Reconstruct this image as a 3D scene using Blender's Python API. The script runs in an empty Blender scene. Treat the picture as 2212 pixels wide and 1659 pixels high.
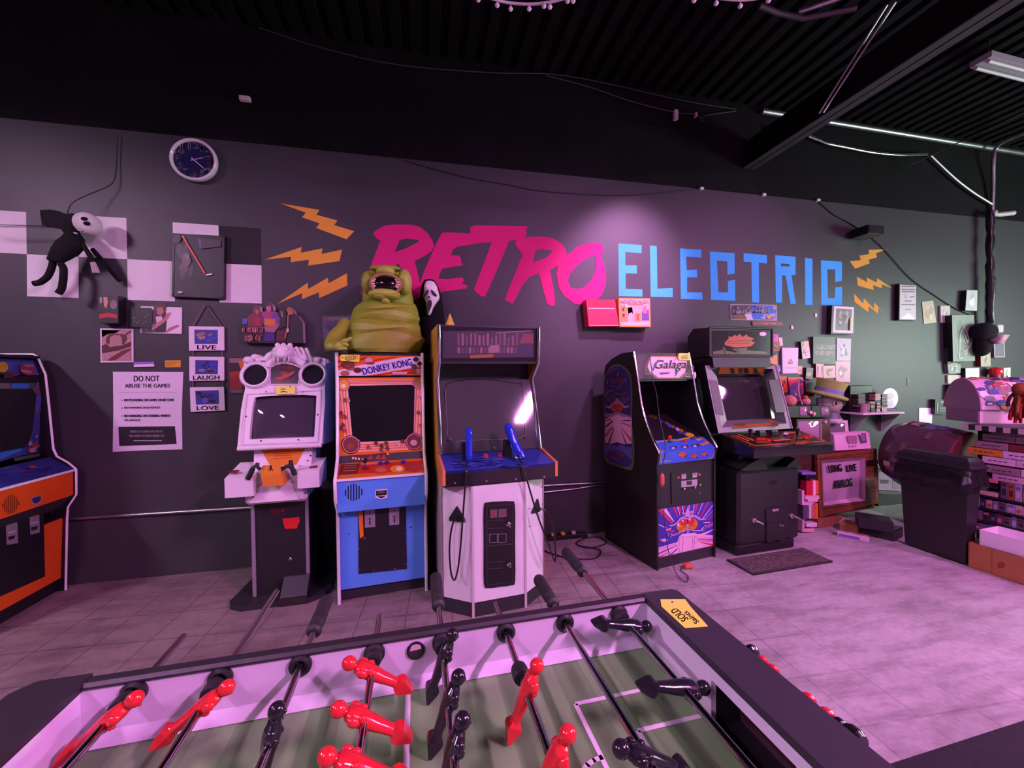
import bpy, math, random
from mathutils import Vector, Matrix
from mathutils.geometry import tessellate_polygon
SC = bpy.context.scene
COL = SC.collection
RND = random.Random(11)
PI = math.pi
# ------------------------------------------------------------------ camera
FPX = 869.375                      # focal length in pixels of the 2212 x 1659 frame
YAW, PITCH, ROLL = 0.213966901, -0.020673327, -0.0093521478
CAMP = Vector((0, 0, 1.6))
_f = Vector((math.sin(YAW)*math.cos(PITCH), math.cos(YAW)*math.cos(PITCH), math.sin(PITCH)))
_r = Vector((math.cos(YAW), -math.sin(YAW), 0))
_u = _r.cross(_f)
CR = _r*math.cos(ROLL) + _u*math.sin(ROLL)
CU = -_r*math.sin(ROLL) + _u*math.cos(ROLL)
CF = _f
cam = bpy.data.cameras.new('camera')
cam.sensor_width = 36.0
cam.lens = 36.0*FPX/2212.0
cam.clip_start = 0.02
camo = bpy.data.objects.new('camera', cam)
COL.objects.link(camo)
camo.matrix_world = Matrix(((CR.x, CU.x, -CF.x, CAMP.x), (CR.y, CU.y, -CF.y, CAMP.y), (CR.z, CU.z, -CF.z, CAMP.z), (0, 0, 0, 1)))
SC.camera = camo
# ------------------------------------------------------------------ view + world
SC.view_settings.view_transform = 'Standard'
SC.view_settings.look = 'None'
SC.view_settings.gamma = 1.0
SC.view_settings.use_curve_mapping = False
SC.view_settings.exposure = 0.0
wd = bpy.data.worlds.new('world'); SC.world = wd
wd.use_nodes = True
wd.node_tree.nodes['Background'].inputs[0].default_value = (0.60, 0.42, 0.62, 1)
wd.node_tree.nodes['Background'].inputs[1].default_value = 0.0
# ------------------------------------------------------------------ lamps (tube fixtures are built with the ceiling)
TUBES = [  # x, y, z of the middle, heading in degrees, strength, colour
    (3.08, -1.75, 4.1, 94, 1250, (1.0, 0.34, 0.95)), (-2.5, -1.95, 4.1, 94, 330, (1.0, 0.46, 1.04)), (5.6, -0.5, 4.1, 90, 620, (1.0, 0.30, 0.92)), (-4.4, 0.6, 3.8, 90, 430, (1.0, 0.66, 1.0))]
def lamp(name, kind, loc, aim, col, power, **kw):
    l = bpy.data.lights.new(name, kind); l.color = col; l.energy = power
    for k, v in kw.items(): setattr(l, k, v)
    o = bpy.data.objects.new(name, l); COL.objects.link(o)
    o.location = loc
    o.rotation_euler = (Vector(aim)-Vector(loc)).to_track_quat('-Z', 'Y').to_euler()
    return o
lamp('spot_light', 'SPOT', (2.75, 1.9, 4.25), (1.95, 3.77, 2.38), (1.0, 0.42, 0.98), 950, spot_size=math.radians(40), spot_blend=1.0, shadow_soft_size=0.08)
lamp('window_light', 'AREA', (9.0, 0.6, 1.9), (5.2, 3.77, 1.6), (0.76, 1.0, 0.86), 265, shape='RECTANGLE', size=2.2, size_y=1.7)

# ------------------------------------------------------------------ helpers: pixels to points
def ray(px, py): return CF + CR*((px-1106)/FPX) + CU*((829.5-py)/FPX)
def atY(px, py, Y): d = ray(px, py); return CAMP + d*(Y/d.y)
def atX(px, py, X): d = ray(px, py); return CAMP + d*(X/d.x)
def atZ(px, py, Z): d = ray(px, py); return CAMP + d*((Z-CAMP.z)/d.z)
YW = 3.77                          # the back wall
# ------------------------------------------------------------------ colours and materials
def s2l(c): c = c/255.0; return c/12.92 if c <= 0.04045 else ((c+0.055)/1.055)**2.4
def rgb(r, g, b): return (s2l(r), s2l(g), s2l(b))
def ph(r, g, b):                   # own colour of a thing photographed as r,g,b under the violet tubes
    a = rgb(r, g, b)
    return tuple(max(0.004, min(0.8, x/y)) for x, y in zip(a, (0.86, 0.52, 0.92)))
WHITE = (0.78, 0.77, 0.76); BLACK = (0.008, 0.008, 0.009); DARK = (0.02, 0.02, 0.023); GREY = (0.2, 0.2, 0.21)
YEL = (0.78, 0.84, 0.10); RED = (0.62, 0.025, 0.03); ORANGE = (0.75, 0.20, 0.015)
_mats = {}
def nodes_mat(name):
    m = bpy.data.materials.new(name); m.use_nodes = True
    return m, m.node_tree.nodes, m.node_tree.links, m.node_tree.nodes['Principled BSDF']
def M(kind):
    if kind in _mats: return _mats[kind]
    P = dict(matte=(0.8, 0, 0, 0.4, 9, .12), satin=(0.45, 0, 0, 0.5, 7, .08), gloss=(0.16, 0, 0, 0.5, 5, .05), chrome=(0.14, 1, 0, 0.5, 6, .05),
             metal=(0.38, 1, 0, 0.5, 20, .12), print=(0.42, 0, 0, 0.4, 30, .06), screen=(0.05, 0, 0.5, 0.6, 3, .04), cloth=(0.95, 0, 0, 0.2, 60, .25),
             rubber=(0.6, 0, 0, 0.4, 14, .12), bag=(0.3, 0, 0, 0.4, 8, .15), skin=(0.5, 0, 0.0, 0.5, 9, .35))[kind]
    m, N, L, b = nodes_mat(kind)
    at = N.new('ShaderNodeAttribute'); at.attribute_name = 'Col'
    tc = N.new('ShaderNodeTexCoord'); nz = N.new('ShaderNodeTexNoise'); nz.inputs['Scale'].default_value = P[4]; nz.inputs['Detail'].default_value = 4
    mr = N.new('ShaderNodeMapRange'); mr.inputs['To Min'].default_value = 1-P[5]; mr.inputs['To Max'].default_value = 1+P[5]*0.5
    mx = N.new('ShaderNodeMix'); mx.data_type = 'RGBA'; mx.blend_type = 'MULTIPLY'; mx.inputs['Factor'].default_value = 1
    L.new(tc.outputs['Object'], nz.inputs['Vector']); L.new(nz.outputs['Fac'], mr.inputs['Value'])
    L.new(at.outputs['Color'], mx.inputs['A']); L.new(mr.outputs['Result'], mx.inputs['B']); L.new(mx.outputs['Result'], b.inputs['Base Color'])
    b.inputs['Roughness'].default_value = P[0]; b.inputs['Metallic'].default_value = P[1]
    b.inputs['Coat Weight'].default_value = P[2]; b.inputs['Coat Roughness'].default_value = 0.03
    b.inputs['Specular IOR Level'].default_value = P[3]
    if kind in ('cloth', 'skin', 'bag'):
        bp = N.new('ShaderNodeBump'); bp.inputs['Strength'].default_value = 0.5 if kind != 'bag' else 0.9; bp.inputs['Distance'].default_value = 0.01
        L.new(nz.outputs['Fac'], bp.inputs['Height']); L.new(bp.outputs['Normal'], b.inputs['Normal'])
    _mats[kind] = m
    return m
def emit_mat(name, col, k):
    if name in _mats: return _mats[name]
    m, N, L, b = nodes_mat(name)
    b.inputs['Base Color'].default_value = (*col, 1); b.inputs['Emission Color'].default_value = (*col, 1); b.inputs['Emission Strength'].default_value = k
    _mats[name] = m
    return m
def ramp_mat(name, stops, scale, rough=0.6, detail=6, stretch=(1, 1, 1), bump=0.0, metallic=0.0, spec=0.5):
    if name in _mats: return _mats[name]
    m, N, L, b = nodes_mat(name)
    tc = N.new('ShaderNodeTexCoord'); mp = N.new('ShaderNodeMapping'); mp.inputs['Scale'].default_value = stretch
    nz = N.new('ShaderNodeTexNoise'); nz.inputs['Scale'].default_value = scale; nz.inputs['Detail'].default_value = detail
    cr = N.new('ShaderNodeValToRGB')
    while len(cr.color_ramp.elements) < len(stops): cr.color_ramp.elements.new(0.5)
    for e, (p, c) in zip(cr.color_ramp.elements, stops): e.position = p; e.color = (*c, 1)
    L.new(tc.outputs['Object'], mp.inputs['Vector']); L.new(mp.outputs['Vector'], nz.inputs['Vector']); L.new(nz.outputs['Fac'], cr.inputs['Fac']); L.new(cr.outputs['Color'], b.inputs['Base Color'])
    b.inputs['Roughness'].default_value = rough; b.inputs['Metallic'].default_value = metallic; b.inputs['Specular IOR Level'].default_value = spec
    if bump:
        bp = N.new('ShaderNodeBump'); bp.inputs['Strength'].default_value = bump; bp.inputs['Distance'].default_value = 0.01
        L.new(nz.outputs['Fac'], bp.inputs['Height']); L.new(bp.outputs['Normal'], b.inputs['Normal'])
    _mats[name] = m
    return m
def wood(name, a, b_): return ramp_mat(name, [(0.3, a), (0.62, b_)], 9, 0.4, 5, (1, 1, 8), 0.05)
WOOD = lambda: wood('walnut veneer', (0.16, 0.045, 0.018), (0.30, 0.10, 0.04))
# ------------------------------------------------------------------ mesh builder: collects pieces, builds ONE mesh object
_fonts = {}
def text2d(s):
    if s in _fonts: return _fonts[s]
    c = bpy.data.curves.new('t', 'FONT'); c.body = s; c.resolution_u = 3; c.fill_mode = 'FRONT'
    o = bpy.data.objects.new('t', c); me = o.to_mesh()
    vs = [(v.co.x, v.co.y) for v in me.vertices]; fs = [tuple(p.vertices) for p in me.polygons]
    o.to_mesh_clear(); bpy.data.objects.remove(o); bpy.data.curves.remove(c)
    if vs:
        x0 = min(v[0] for v in vs); x1 = max(v[0] for v in vs); y0 = min(v[1] for v in vs); y1 = max(v[1] for v in vs)
        vs = [((x-x0)/(x1-x0), (y-y0)/(y1-y0)) for x, y in vs]
    _fonts[s] = (vs, fs)
    return _fonts[s]
class MB:
    def __init__(s): s.v = []; s.f = []; s.fm = []; s.fc = []; s.fs = []; s.mats = []; s.M = None
    def add(s, vs, fs, m='satin', c=GREY, smooth=False):
        m = M(m) if isinstance(m, str) else m
        if m not in s.mats: s.mats.append(m)
        k = s.mats.index(m); o = len(s.v)
        s.v += [tuple(s.M @ Vector(v)) if s.M else tuple(v) for v in vs]
        for f in fs: s.f.append([o+i for i in f]); s.fm.append(k); s.fc.append(c); s.fs.append(smooth)
        return s
    def box(s, lo, hi, m='satin', c=GREY, b=0.0):
        lo = Vector(lo); hi = Vector(hi)
        for i in range(3):
            if lo[i] > hi[i]: lo[i], hi[i] = hi[i], lo[i]
        if b <= 0:
            vs = [(x, y, z) for x in (lo.x, hi.x) for y in (lo.y, hi.y) for z in (lo.z, hi.z)]
            return s.add(vs, [(0, 1, 3, 2), (4, 6, 7, 5), (0, 4, 5, 1), (2, 3, 7, 6), (0, 2, 6, 4), (1, 5, 7, 3)], m, c)
        b = min(b, *[(hi[i]-lo[i])*0.49 for i in range(3)])
        vs = []; idx = {}
        for sx in (0, 1):
            for sy in (0, 1):
                for sz in (0, 1):
                    sg = (sx, sy, sz)
                    for a in range(3):
                        p = [(hi[i] if sg[i] else lo[i]) for i in range(3)]
                        for i in range(3):
                            if i != a: p[i] += -b if sg[i] else b
                        idx[(sg, a)] = len(vs); vs.append(p)
        fs = []
        for a in range(3):
            o1, o2 = (a+1) % 3, (a+2) % 3
            for sa in (0, 1):
                q = []
                for (p1, p2) in ((0, 0), (1, 0), (1, 1), (0, 1)):
                    g = [0]*3; g[a] = sa; g[o1] = p1; g[o2] = p2; q.append(idx[(tuple(g), a)])
                fs.append(q if sa else q[::-1])
            for p1 in (0, 1):
                for p2 in (0, 1):     # edge along axis a
                    g0 = [0]*3; g1 = [0]*3; g0[a] = 0; g1[a] = 1
                    for g in (g0, g1): g[o1] = p1; g[o2] = p2
                    q = [idx[(tuple(g0), o1)], idx[(tuple(g1), o1)], idx[(tuple(g1), o2)], idx[(tuple(g0), o2)]]
                    fs.append(q if p1 == p2 else q[::-1])
        for sx in (0, 1):
            for sy in (0, 1):
                for sz in (0, 1):
                    q = [idx[((sx, sy, sz), a)] for a in range(3)]
                    fs.append(q if (sx+sy+sz) % 2 else q[::-1])
        return s.add(vs, fs, m, c)
    def slab(s, quad, back, m='satin', c=GREY, cs=None):      # polygon front, pushed back by a vector
        quad = [Vector(q) for q in quad]; back = Vector(back); n = len(quad)
        vs = quad+[q+back for q in quad]
        s.add(vs, [list(range(n))], m, c)
        s.add(vs, [list(range(2*n-1, n-1, -1))]+[(i, i+n, (i+1) % n+n, (i+1) % n) for i in range(n)], m, cs or c)
        return s
    def prism(s, poly, x0, x1, m='satin', c=GREY, axis='x'):  # side profile (y,z) pulled along x
        P = {'x': lambda t, a, b: (t, a, b), 'y': lambda t, a, b: (a, t, b), 'z': lambda t, a, b: (a, b, t)}[axis]
        n = len(poly)
        vs = [P(x0, *p) for p in poly]+[P(x1, *p) for p in poly]
        return s.add(vs, [list(range(n)), list(range(2*n-1, n-1, -1))]+[(i, i+n, (i+1) % n+n, (i+1) % n) for i in range(n)], m, c)
    def tube(s, path, r, n=8, m='satin', c=GREY, caps=True, closed=False):
        path = [Vector(p) for p in path]; k = len(path)
        rs = list(r) if isinstance(r, (list, tuple)) else [r]*k
        up = None; vs = []
        for i, p in enumerate(path):
            if closed: t = path[(i+1) % k]-path[i-1]
            else: t = path[min(i+1, k-1)]-path[max(i-1, 0)]
            if t.length < 1e-9: t = Vector((0, 0, 1))
            t.normalize()
            if up is None: up = Vector((0, 0, 1)) if abs(t.z) < 0.9 else Vector((1, 0, 0))
            a = t.cross(up); a = a if a.length > 1e-6 else t.orthogonal(); a.normalize(); b = a.cross(t).normalized(); up = b
            for j in range(n):
                w = 2*PI*j/n; vs.append(p+(a*math.cos(w)+b*math.sin(w))*rs[i])
        fs = [(i*n+j, i*n+(j+1) % n, (i+1) % k*n+(j+1) % n, (i+1) % k*n+j) for i in range(k if closed else k-1) for j in range(n)]
        s.add(vs, fs, m, c, True)
        if caps and not closed: s.add(vs[:n]+vs[-n:], [list(range(n-1, -1, -1)), list(range(n, 2*n))], m, c)
        return s
    def lathe(s, prof, o=(0, 0, 0), n=20, m='satin', c=GREY, ax=(0, 0, 1), sq=(1, 1), cols=None):
        o = Vector(o); ax = Vector(ax).normalized(); u = ax.orthogonal().normalized(); w = ax.cross(u)
        vs = [o+ax*z+(u*math.cos(2*PI*j/n)*sq[0]+w*math.sin(2*PI*j/n)*sq[1])*r for r, z in prof for j in range(n)]
        for i in range(len(prof)-1):
            s.add(vs[i*n:(i+2)*n], [(j, (j+1) % n, n+(j+1) % n, n+j) for j in range(n)], m, cols[i] if cols else c, True)
        return s
    def ball(s, o, r, nu=14, nv=9, m='satin', c=GREY, rot=None):
        r = r if isinstance(r, (tuple, list)) else (r, r, r); vs = []; o = Vector(o)
        for i in range(nv+1):
            t = PI*i/nv
            for j in range(nu):
                p = Vector((math.sin(t)*math.cos(2*PI*j/nu)*r[0], math.sin(t)*math.sin(2*PI*j/nu)*r[1], math.cos(t)*r[2]))
                vs.append(o+(rot @ p if rot else p))
        return s.add(vs, [(i*nu+j, (i+1)*nu+j, (i+1)*nu+(j+1) % nu, i*nu+(j+1) % nu) for i in range(nv) for j in range(nu)], m, c, True)
    def loft(s, rings, m='satin', c=GREY, cap=True, cols=None, smooth=True):
        n = len(rings[0]); vs = [p for r in rings for p in r]
        for i in range(len(rings)-1):
            s.add(list(rings[i])+list(rings[i+1]), [(j, (j+1) % n, n+(j+1) % n, n+j) for j in range(n)], m, cols[i] if cols else c, smooth)
        if cap: s.add(rings[0], [list(range(n-1, -1, -1))], m, c, smooth); s.add(rings[-1], [list(range(n))], m, c, smooth)
        return s
    def build(s, name, parent=None, origin=None, weld=False):
        me = bpy.data.meshes.new(name)
        o = Vector(origin) if origin is not None else None
        me.from_pydata([tuple(Vector(v)-o) for v in s.v] if o else s.v, [], s.f)
        for m in s.mats: me.materials.append(m)
        me.polygons.foreach_set('material_index', s.fm); me.polygons.foreach_set('use_smooth', s.fs)
        ca = me.color_attributes.new('Col', 'FLOAT_COLOR', 'CORNER'); buf = []
        for f, c in zip(s.f, s.fc): buf += [c[0], c[1], c[2], 1.0]*len(f)
        ca.data.foreach_set('color', buf); me.update()
        ob = bpy.data.objects.new(name, me); COL.objects.link(ob)
        if o: ob.location = o
        if parent is not None: ob.parent = parent
        if weld:
            w = ob.modifiers.new('weld', 'WELD'); w.merge_threshold = 1e-4
        return ob
def tag(o, label=None, cat=None, group=None, kind=None):
    if label: o['label'] = label
    if cat: o['category'] = cat
    if group: o['group'] = group
    if kind: o['kind'] = kind
    return o
def thing(name, label, cat, loc, rz=0.0, group=None, rot=None):
    o = bpy.data.objects.new(name, None); COL.objects.link(o); o.empty_display_size = 0.1
    o.location = loc; o.rotation_euler = rot or (0, 0, rz)
    return tag(o, label, cat, group)
def mat_of(o):
    l = Vector(o.location); return Matrix.Translation(l) @ o.rotation_euler.to_matrix().to_4x4()
class Panel:                       # flat printed face: shapes laid on it in (u,v) metres or, px=True, as seen at photo pixels
    def __init__(s, mb, O, U, V, fr=None, px=False, m='print', lift=0.0006):
        s.mb = mb; s.O = Vector(O); s.U = Vector(U).normalized(); s.V = Vector(V).normalized(); s.N = s.U.cross(s.V).normalized()
        s.fr = fr; s.px = px; s.m = m; s.lift = lift; s.k = 0; s.clip = None
        s.inv = fr.inverted() if fr else None
    def cv(s, p):
        if not s.px: return p
        c = s.inv @ CAMP if s.fr else CAMP
        d = (s.inv.to_3x3() @ ray(*p)) if s.fr else ray(*p)
        q = c+d*((s.O-c).dot(s.N)/d.dot(s.N))-s.O
        u, v = (q.dot(s.U), q.dot(s.V)) if abs(s.U.dot(s.V)) < 1e-6 else s._sk(q)
        return (max(s.clip[0], min(s.clip[1], u)), v) if s.clip else (u, v)
    def _sk(s, q):
        W = s.N.cross(s.U); v = q.dot(W)/s.V.dot(W); return (q.dot(s.U)-v*s.V.dot(s.U), v)
    def at(s, uv, k=0): return s.O+s.U*uv[0]+s.V*uv[1]+s.N*(k*s.lift)
    def pt(s, p, k=0): return s.at(s.cv(p), k)
    def lv(s, k): 
        if k is None: s.k += 1; return s.k
        return k
    def poly(s, pts, c, k=None, holes=(), m=None):
        k = s.lv(k); loops = [[s.pt(p, k) for p in L] for L in [pts]+list(holes)]
        fl = [p for L in loops for p in L]
        if holes or len(pts) > 4: tris = [t for t in tessellate_polygon([[Vector((*s.cv(p), 0)) for p in L] for L in [pts]+list(holes)])]
        else: tris = [tuple(range(len(pts)))]
        s.mb.add(fl, tris, m or s.m, c); return s
    def rect(s, x0, y0, x1, y1, c, k=None, m=None): return s.poly([(x0, y0), (x1, y0), (x1, y1), (x0, y1)], c, k, m=m)
    def disc(s, cx, cy, rx, ry, c, k=None, n=20, m=None, a=0):
        return s.poly([(cx+rx*math.cos(2*PI*i/n)*math.cos(a)-ry*math.sin(2*PI*i/n)*math.sin(a), cy+rx*math.cos(2*PI*i/n)*math.sin(a)+ry*math.sin(2*PI*i/n)*math.cos(a)) for i in range(n)], c, k, m=m)
    def ring(s, cx, cy, rx, ry, w, c, k=None, n=24):
        f = lambda q: [(cx+rx*q*math.cos(2*PI*i/n), cy+ry*q*math.sin(2*PI*i/n)) for i in range(n)]
        k = s.lv(k); a = [s.pt(p, k) for p in f(1)]; b = [s.pt(p, k) for p in f(1-w)]
        s.mb.add(a+b, [(i, (i+1) % n, n+(i+1) % n, n+i) for i in range(n)], s.m, c); return s
    def line(s, pts, w, c, k=None, m=None, closed=False):
        k = s.lv(k); q = [Vector(s.cv(p)) for p in pts]
        w = w*0.5*(s.scale(pts[0]) if s.px else 1.0)
        if closed: q.append(q[0])
        for a, b in zip(q, q[1:]):
            d = (b-a); 
            if d.length < 1e-9: continue
            d.normalize(); n = Vector((-d.y, d.x))*w; e = d*w*0.5
            s.mb.add([s.at(p, k) for p in (a-n-e, b-n+e, b+n+e, a+n-e)], [(0, 1, 2, 3)], m or s.m, c)
        return s
    def scale(s, p): a = Vector(s.cv(p)); b = Vector(s.cv((p[0], p[1]+1))); return (b-a).length
    def text(s, t, p0, p1, pt, c, k=None, bold=0.0, m=None):   # baseline from p0 to p1, cap top above p0 at pt
        k = s.lv(k); vs, fs = text2d(t)
        if not fs: return s
        a = Vector(s.cv(p0)); e1 = Vector(s.cv(p1))-a; e2 = Vector(s.cv(pt))-a
        offs = [(0, 0)] if not bold else [(-bold, 0), (bold, 0), (0, bold), (0, -bold)]
        for ox, oy in offs:
            s.mb.add([s.at(a+e1*(x+ox)+e2*(y+oy), k) for x, y in vs], fs, m or s.m, c)
        return s
    def blot(s, cx, cy, rx, ry, cols, n, k=None, seed=0, sz=0.3):   # loose patches of printed colour inside a box
        r = random.Random(seed)
        k = s.lv(k)
        for i in range(n):
            x = cx+(r.random()*2-1)*rx*(1-sz); y = cy+(r.random()*2-1)*ry*(1-sz)
            m_ = r.randint(5, 8); a0 = r.random()*6
            s.poly([(x+rx*sz*(0.5+0.6*r.random())*math.cos(a0+2*PI*j/m_), y+ry*sz*(0.5+0.6*r.random())*math.sin(a0+2*PI*j/m_)) for j in range(m_)], r.choice(cols), k+i*0.2)
        s.k = max(s.k, k+n*0.2+1)
        return s
def wall_panel(mb, off=0.0, px=True, m='print'): return Panel(mb, (0, YW-off, 0), (1, 0, 0), (0, 0, 1), None, px, m)
def smooth_loop(pts, n=3):         # rounds a traced outline
    out = []; k = len(pts)
    for i in range(k):
        p0, p1, p2, p3 = (Vector(pts[(i+j-1) % k]) for j in range(4))
        for j in range(n):
            t = j/n
            out.append(tuple(0.5*((2*p1)+(p2-p0)*t+(2*p0-5*p1+4*p2-p3)*t*t+(3*p1-p0-3*p2+p3)*t*t*t)))
    return out
def crop(s, ox, oy, pts): return [(ox+s*x, oy+s*y) for x, y in pts]
def curve_pts(pts, n=6):           # smooth open line through points
    pts = [Vector(p) for p in pts]; P = [pts[0]*2-pts[1]]+pts+[pts[-1]*2-pts[-2]]; out = []
    for i in range(1, len(P)-2):
        p0, p1, p2, p3 = P[i-1:i+3]
        for j in range(n):
            t = j/n; out.append(0.5*((2*p1)+(p2-p0)*t+(2*p0-5*p1+4*p2-p3)*t*t+(3*p1-p0-3*p2+p3)*t*t*t))
    return out+[pts[-1]]
# ================================================================== the setting
XL, XR, YF, ZC = -5.2, 10.5, -5.5, 4.5
ZB = 3.555                         # the grey paint ends here, black above
def mat_wall():
    m, N, L, b = nodes_mat('grey wall paint')
    tc = N.new('ShaderNodeTexCoord'); n1 = N.new('ShaderNodeTexNoise'); n1.inputs['Scale'].default_value = 1.3; n1.inputs['Detail'].default_value = 5
    n2 = N.new('ShaderNodeTexNoise'); n2.inputs['Scale'].default_value = 160
    cr = N.new('ShaderNodeValToRGB'); cr.color_ramp.elements[0].color = (0.034, 0.034, 0.038, 1); cr.color_ramp.elements[1].color = (0.046, 0.046, 0.050, 1)
    bp = N.new('ShaderNodeBump'); bp.inputs['Strength'].default_value = 0.12; bp.inputs['Distance'].default_value = 0.004
    L.new(tc.outputs['Object'], n1.inputs['Vector']); L.new(tc.outputs['Object'], n2.inputs['Vector']); L.new(n1.outputs['Fac'], cr.inputs['Fac']); L.new(cr.outputs['Color'], b.inputs['Base Color'])
    L.new(n2.outputs['Fac'], bp.inputs['Height']); L.new(bp.outputs['Normal'], b.inputs['Normal']); b.inputs['Roughness'].default_value = 0.46
    b.inputs['Specular IOR Level'].default_value = 0.32
    return m
WALLM = mat_wall()
BLACKM = ramp_mat('black ceiling paint', [(0.3, (0.0035, 0.0032, 0.004)), (0.7, (0.006, 0.0055, 0.007))], 6, 0.8, 4, bump=0.1, spec=0.12)
def mat_floor():
    m, N, L, b = nodes_mat('worn concrete and tile floor')
    tc = N.new('ShaderNodeTexCoord')
    def noise(sc, det, st=(1, 1, 1)):
        mp = N.new('ShaderNodeMapping'); mp.inputs['Scale'].default_value = st; mp.inputs['Rotation'].default_value = (0, 0, 0.5)
        z = N.new('ShaderNodeTexNoise'); z.inputs['Scale'].default_value = sc; z.inputs['Detail'].default_value = det; z.inputs['Roughness'].default_value = 0.65
        L.new(tc.outputs['Object'], mp.inputs['Vector']); L.new(mp.outputs['Vector'], z.inputs['Vector']); return z
    def ramp(src, stops):
        cr = N.new('ShaderNodeValToRGB')
        while len(cr.color_ramp.elements) < len(stops): cr.color_ramp.elements.new(0.5)
        for e, (p, c) in zip(cr.color_ramp.elements, stops): e.position = p; e.color = (*c, 1)
        L.new(src, cr.inputs['Fac']); return cr
    def mix(a, b2, mode, f=1.0):
        x = N.new('ShaderNodeMix'); x.data_type = 'RGBA'; x.blend_type = mode
        if isinstance(f, float): x.inputs['Factor'].default_value = f
        else: L.new(f, x.inputs['Factor'])
        L.new(a, x.inputs['A']); L.new(b2, x.inputs['B']); return x
    base = ramp(noise(1.6, 8).outputs['Fac'], [(0.25, (0.26, 0.24, 0.24)), (0.5, (0.42, 0.40, 0.40)), (0.75, (0.52, 0.50, 0.50))])
    st = ramp(noise(2.2, 9, (1, 4.5, 1)).outputs['Fac'], [(0.35, (0.66, 0.64, 0.64)), (0.55, (1, 1, 1))])
    fine = ramp(noise(26, 6).outputs['Fac'], [(0.3, (0.82, 0.8, 0.8)), (0.7, (1.08, 1.06, 1.06))])
    c = mix(mix(base.outputs['Color'], st.outputs['Color'], 'MULTIPLY').outputs['Result'], fine.outputs['Color'], 'MULTIPLY')
    # faint tile joints that show where old tiles lay, on the cabinet side
    br = N.new('ShaderNodeTexBrick'); br.offset = 0.0; br.inputs['Scale'].default_value = 1.0; br.inputs['Brick Width'].default_value = 0.305; br.inputs['Row Height'].default_value = 0.305
    br.inputs['Mortar Size'].default_value = 0.008; br.inputs['Mortar Smooth'].default_value = 0.7
    br.inputs['Color1'].default_value = (1, 1, 1, 1); br.inputs['Color2'].default_value = (0.93, 0.92, 0.92, 1); br.inputs['Mortar'].default_value = (0.50, 0.48, 0.48, 1)
    mp = N.new('ShaderNodeMapping'); mp.inputs['Rotation'].default_value = (0, 0, 0.06); L.new(tc.outputs['Object'], mp.inputs['Vector']); L.new(mp.outputs['Vector'], br.inputs['Vector'])
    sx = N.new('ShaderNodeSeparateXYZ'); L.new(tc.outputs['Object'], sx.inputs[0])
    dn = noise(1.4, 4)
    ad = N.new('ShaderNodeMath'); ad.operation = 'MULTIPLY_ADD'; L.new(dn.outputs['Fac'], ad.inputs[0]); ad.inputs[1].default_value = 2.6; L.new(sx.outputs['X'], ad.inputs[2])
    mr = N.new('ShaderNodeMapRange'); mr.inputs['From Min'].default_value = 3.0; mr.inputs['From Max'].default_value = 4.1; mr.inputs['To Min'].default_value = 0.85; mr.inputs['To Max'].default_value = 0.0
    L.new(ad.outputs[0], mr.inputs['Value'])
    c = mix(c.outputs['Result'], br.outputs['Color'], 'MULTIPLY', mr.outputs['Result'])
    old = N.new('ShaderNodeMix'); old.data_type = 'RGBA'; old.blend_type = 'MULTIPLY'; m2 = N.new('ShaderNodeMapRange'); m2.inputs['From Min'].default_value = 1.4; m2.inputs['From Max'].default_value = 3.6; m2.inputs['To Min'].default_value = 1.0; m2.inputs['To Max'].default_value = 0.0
    L.new(ad.outputs[0], m2.inputs['Value']); L.new(m2.outputs['Result'], old.inputs['Factor']); L.new(c.outputs['Result'], old.inputs['A']); old.inputs['B'].default_value = (0.60, 0.50, 0.47, 1); c = old   # darker and browner where the old tiles lay
    L.new(c.outputs['Result'], b.inputs['Base Color']); b.inputs['Roughness'].default_value = 0.55; b.inputs['Specular IOR Level'].default_value = 0.35
    bp = N.new('ShaderNodeBump'); bp.inputs['Strength'].default_value = 0.25; bp.inputs['Distance'].default_value = 0.004
    L.new(noise(40, 6).outputs['Fac'], bp.inputs['Height']); L.new(bp.outputs['Normal'], b.inputs['Normal'])
    return m
def struct(mb, name, parent=None):
    o = mb.build(name, parent)
    return tag(o, kind='structure')
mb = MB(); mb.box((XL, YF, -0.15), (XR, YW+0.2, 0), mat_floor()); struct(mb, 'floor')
mb = MB(); mb.box((XL, YW, 0), (XR, YW+0.2, ZB), WALLM); mb.box((XL, YW, ZB), (XR, YW+0.2, ZC+0.2), BLACKM); wall_back = struct(mb, 'wall_back')
mb = MB(); mb.box((XL-0.2, YF, 0), (XL, YW+0.2, ZC+0.2), WALLM); struct(mb, 'wall_left')
mb = MB(); mb.box((XR, YF, 0), (XR+0.2, YW+0.2, ZC+0.2), WALLM); struct(mb, 'wall_right')
mb = MB(); mb.box((XL, YF-0.2, 0), (XR, YF, ZC+0.2), WALLM); struct(mb, 'wall_front')
# corrugated roof deck, flutes running away from the wall
mb = MB(); pr = []; x = XL
while x < XR: pr += [(x, ZC), (x+0.085, ZC), (x+0.10, ZC+0.06), (x+0.14, ZC+0.06)]; x += 0.16
poly = pr+[(XR+0.1, ZC+0.2), (XL, ZC+0.2)]
mb.prism(poly, YF, YW, BLACKM, axis='y'); struct(mb, 'ceiling')
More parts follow.
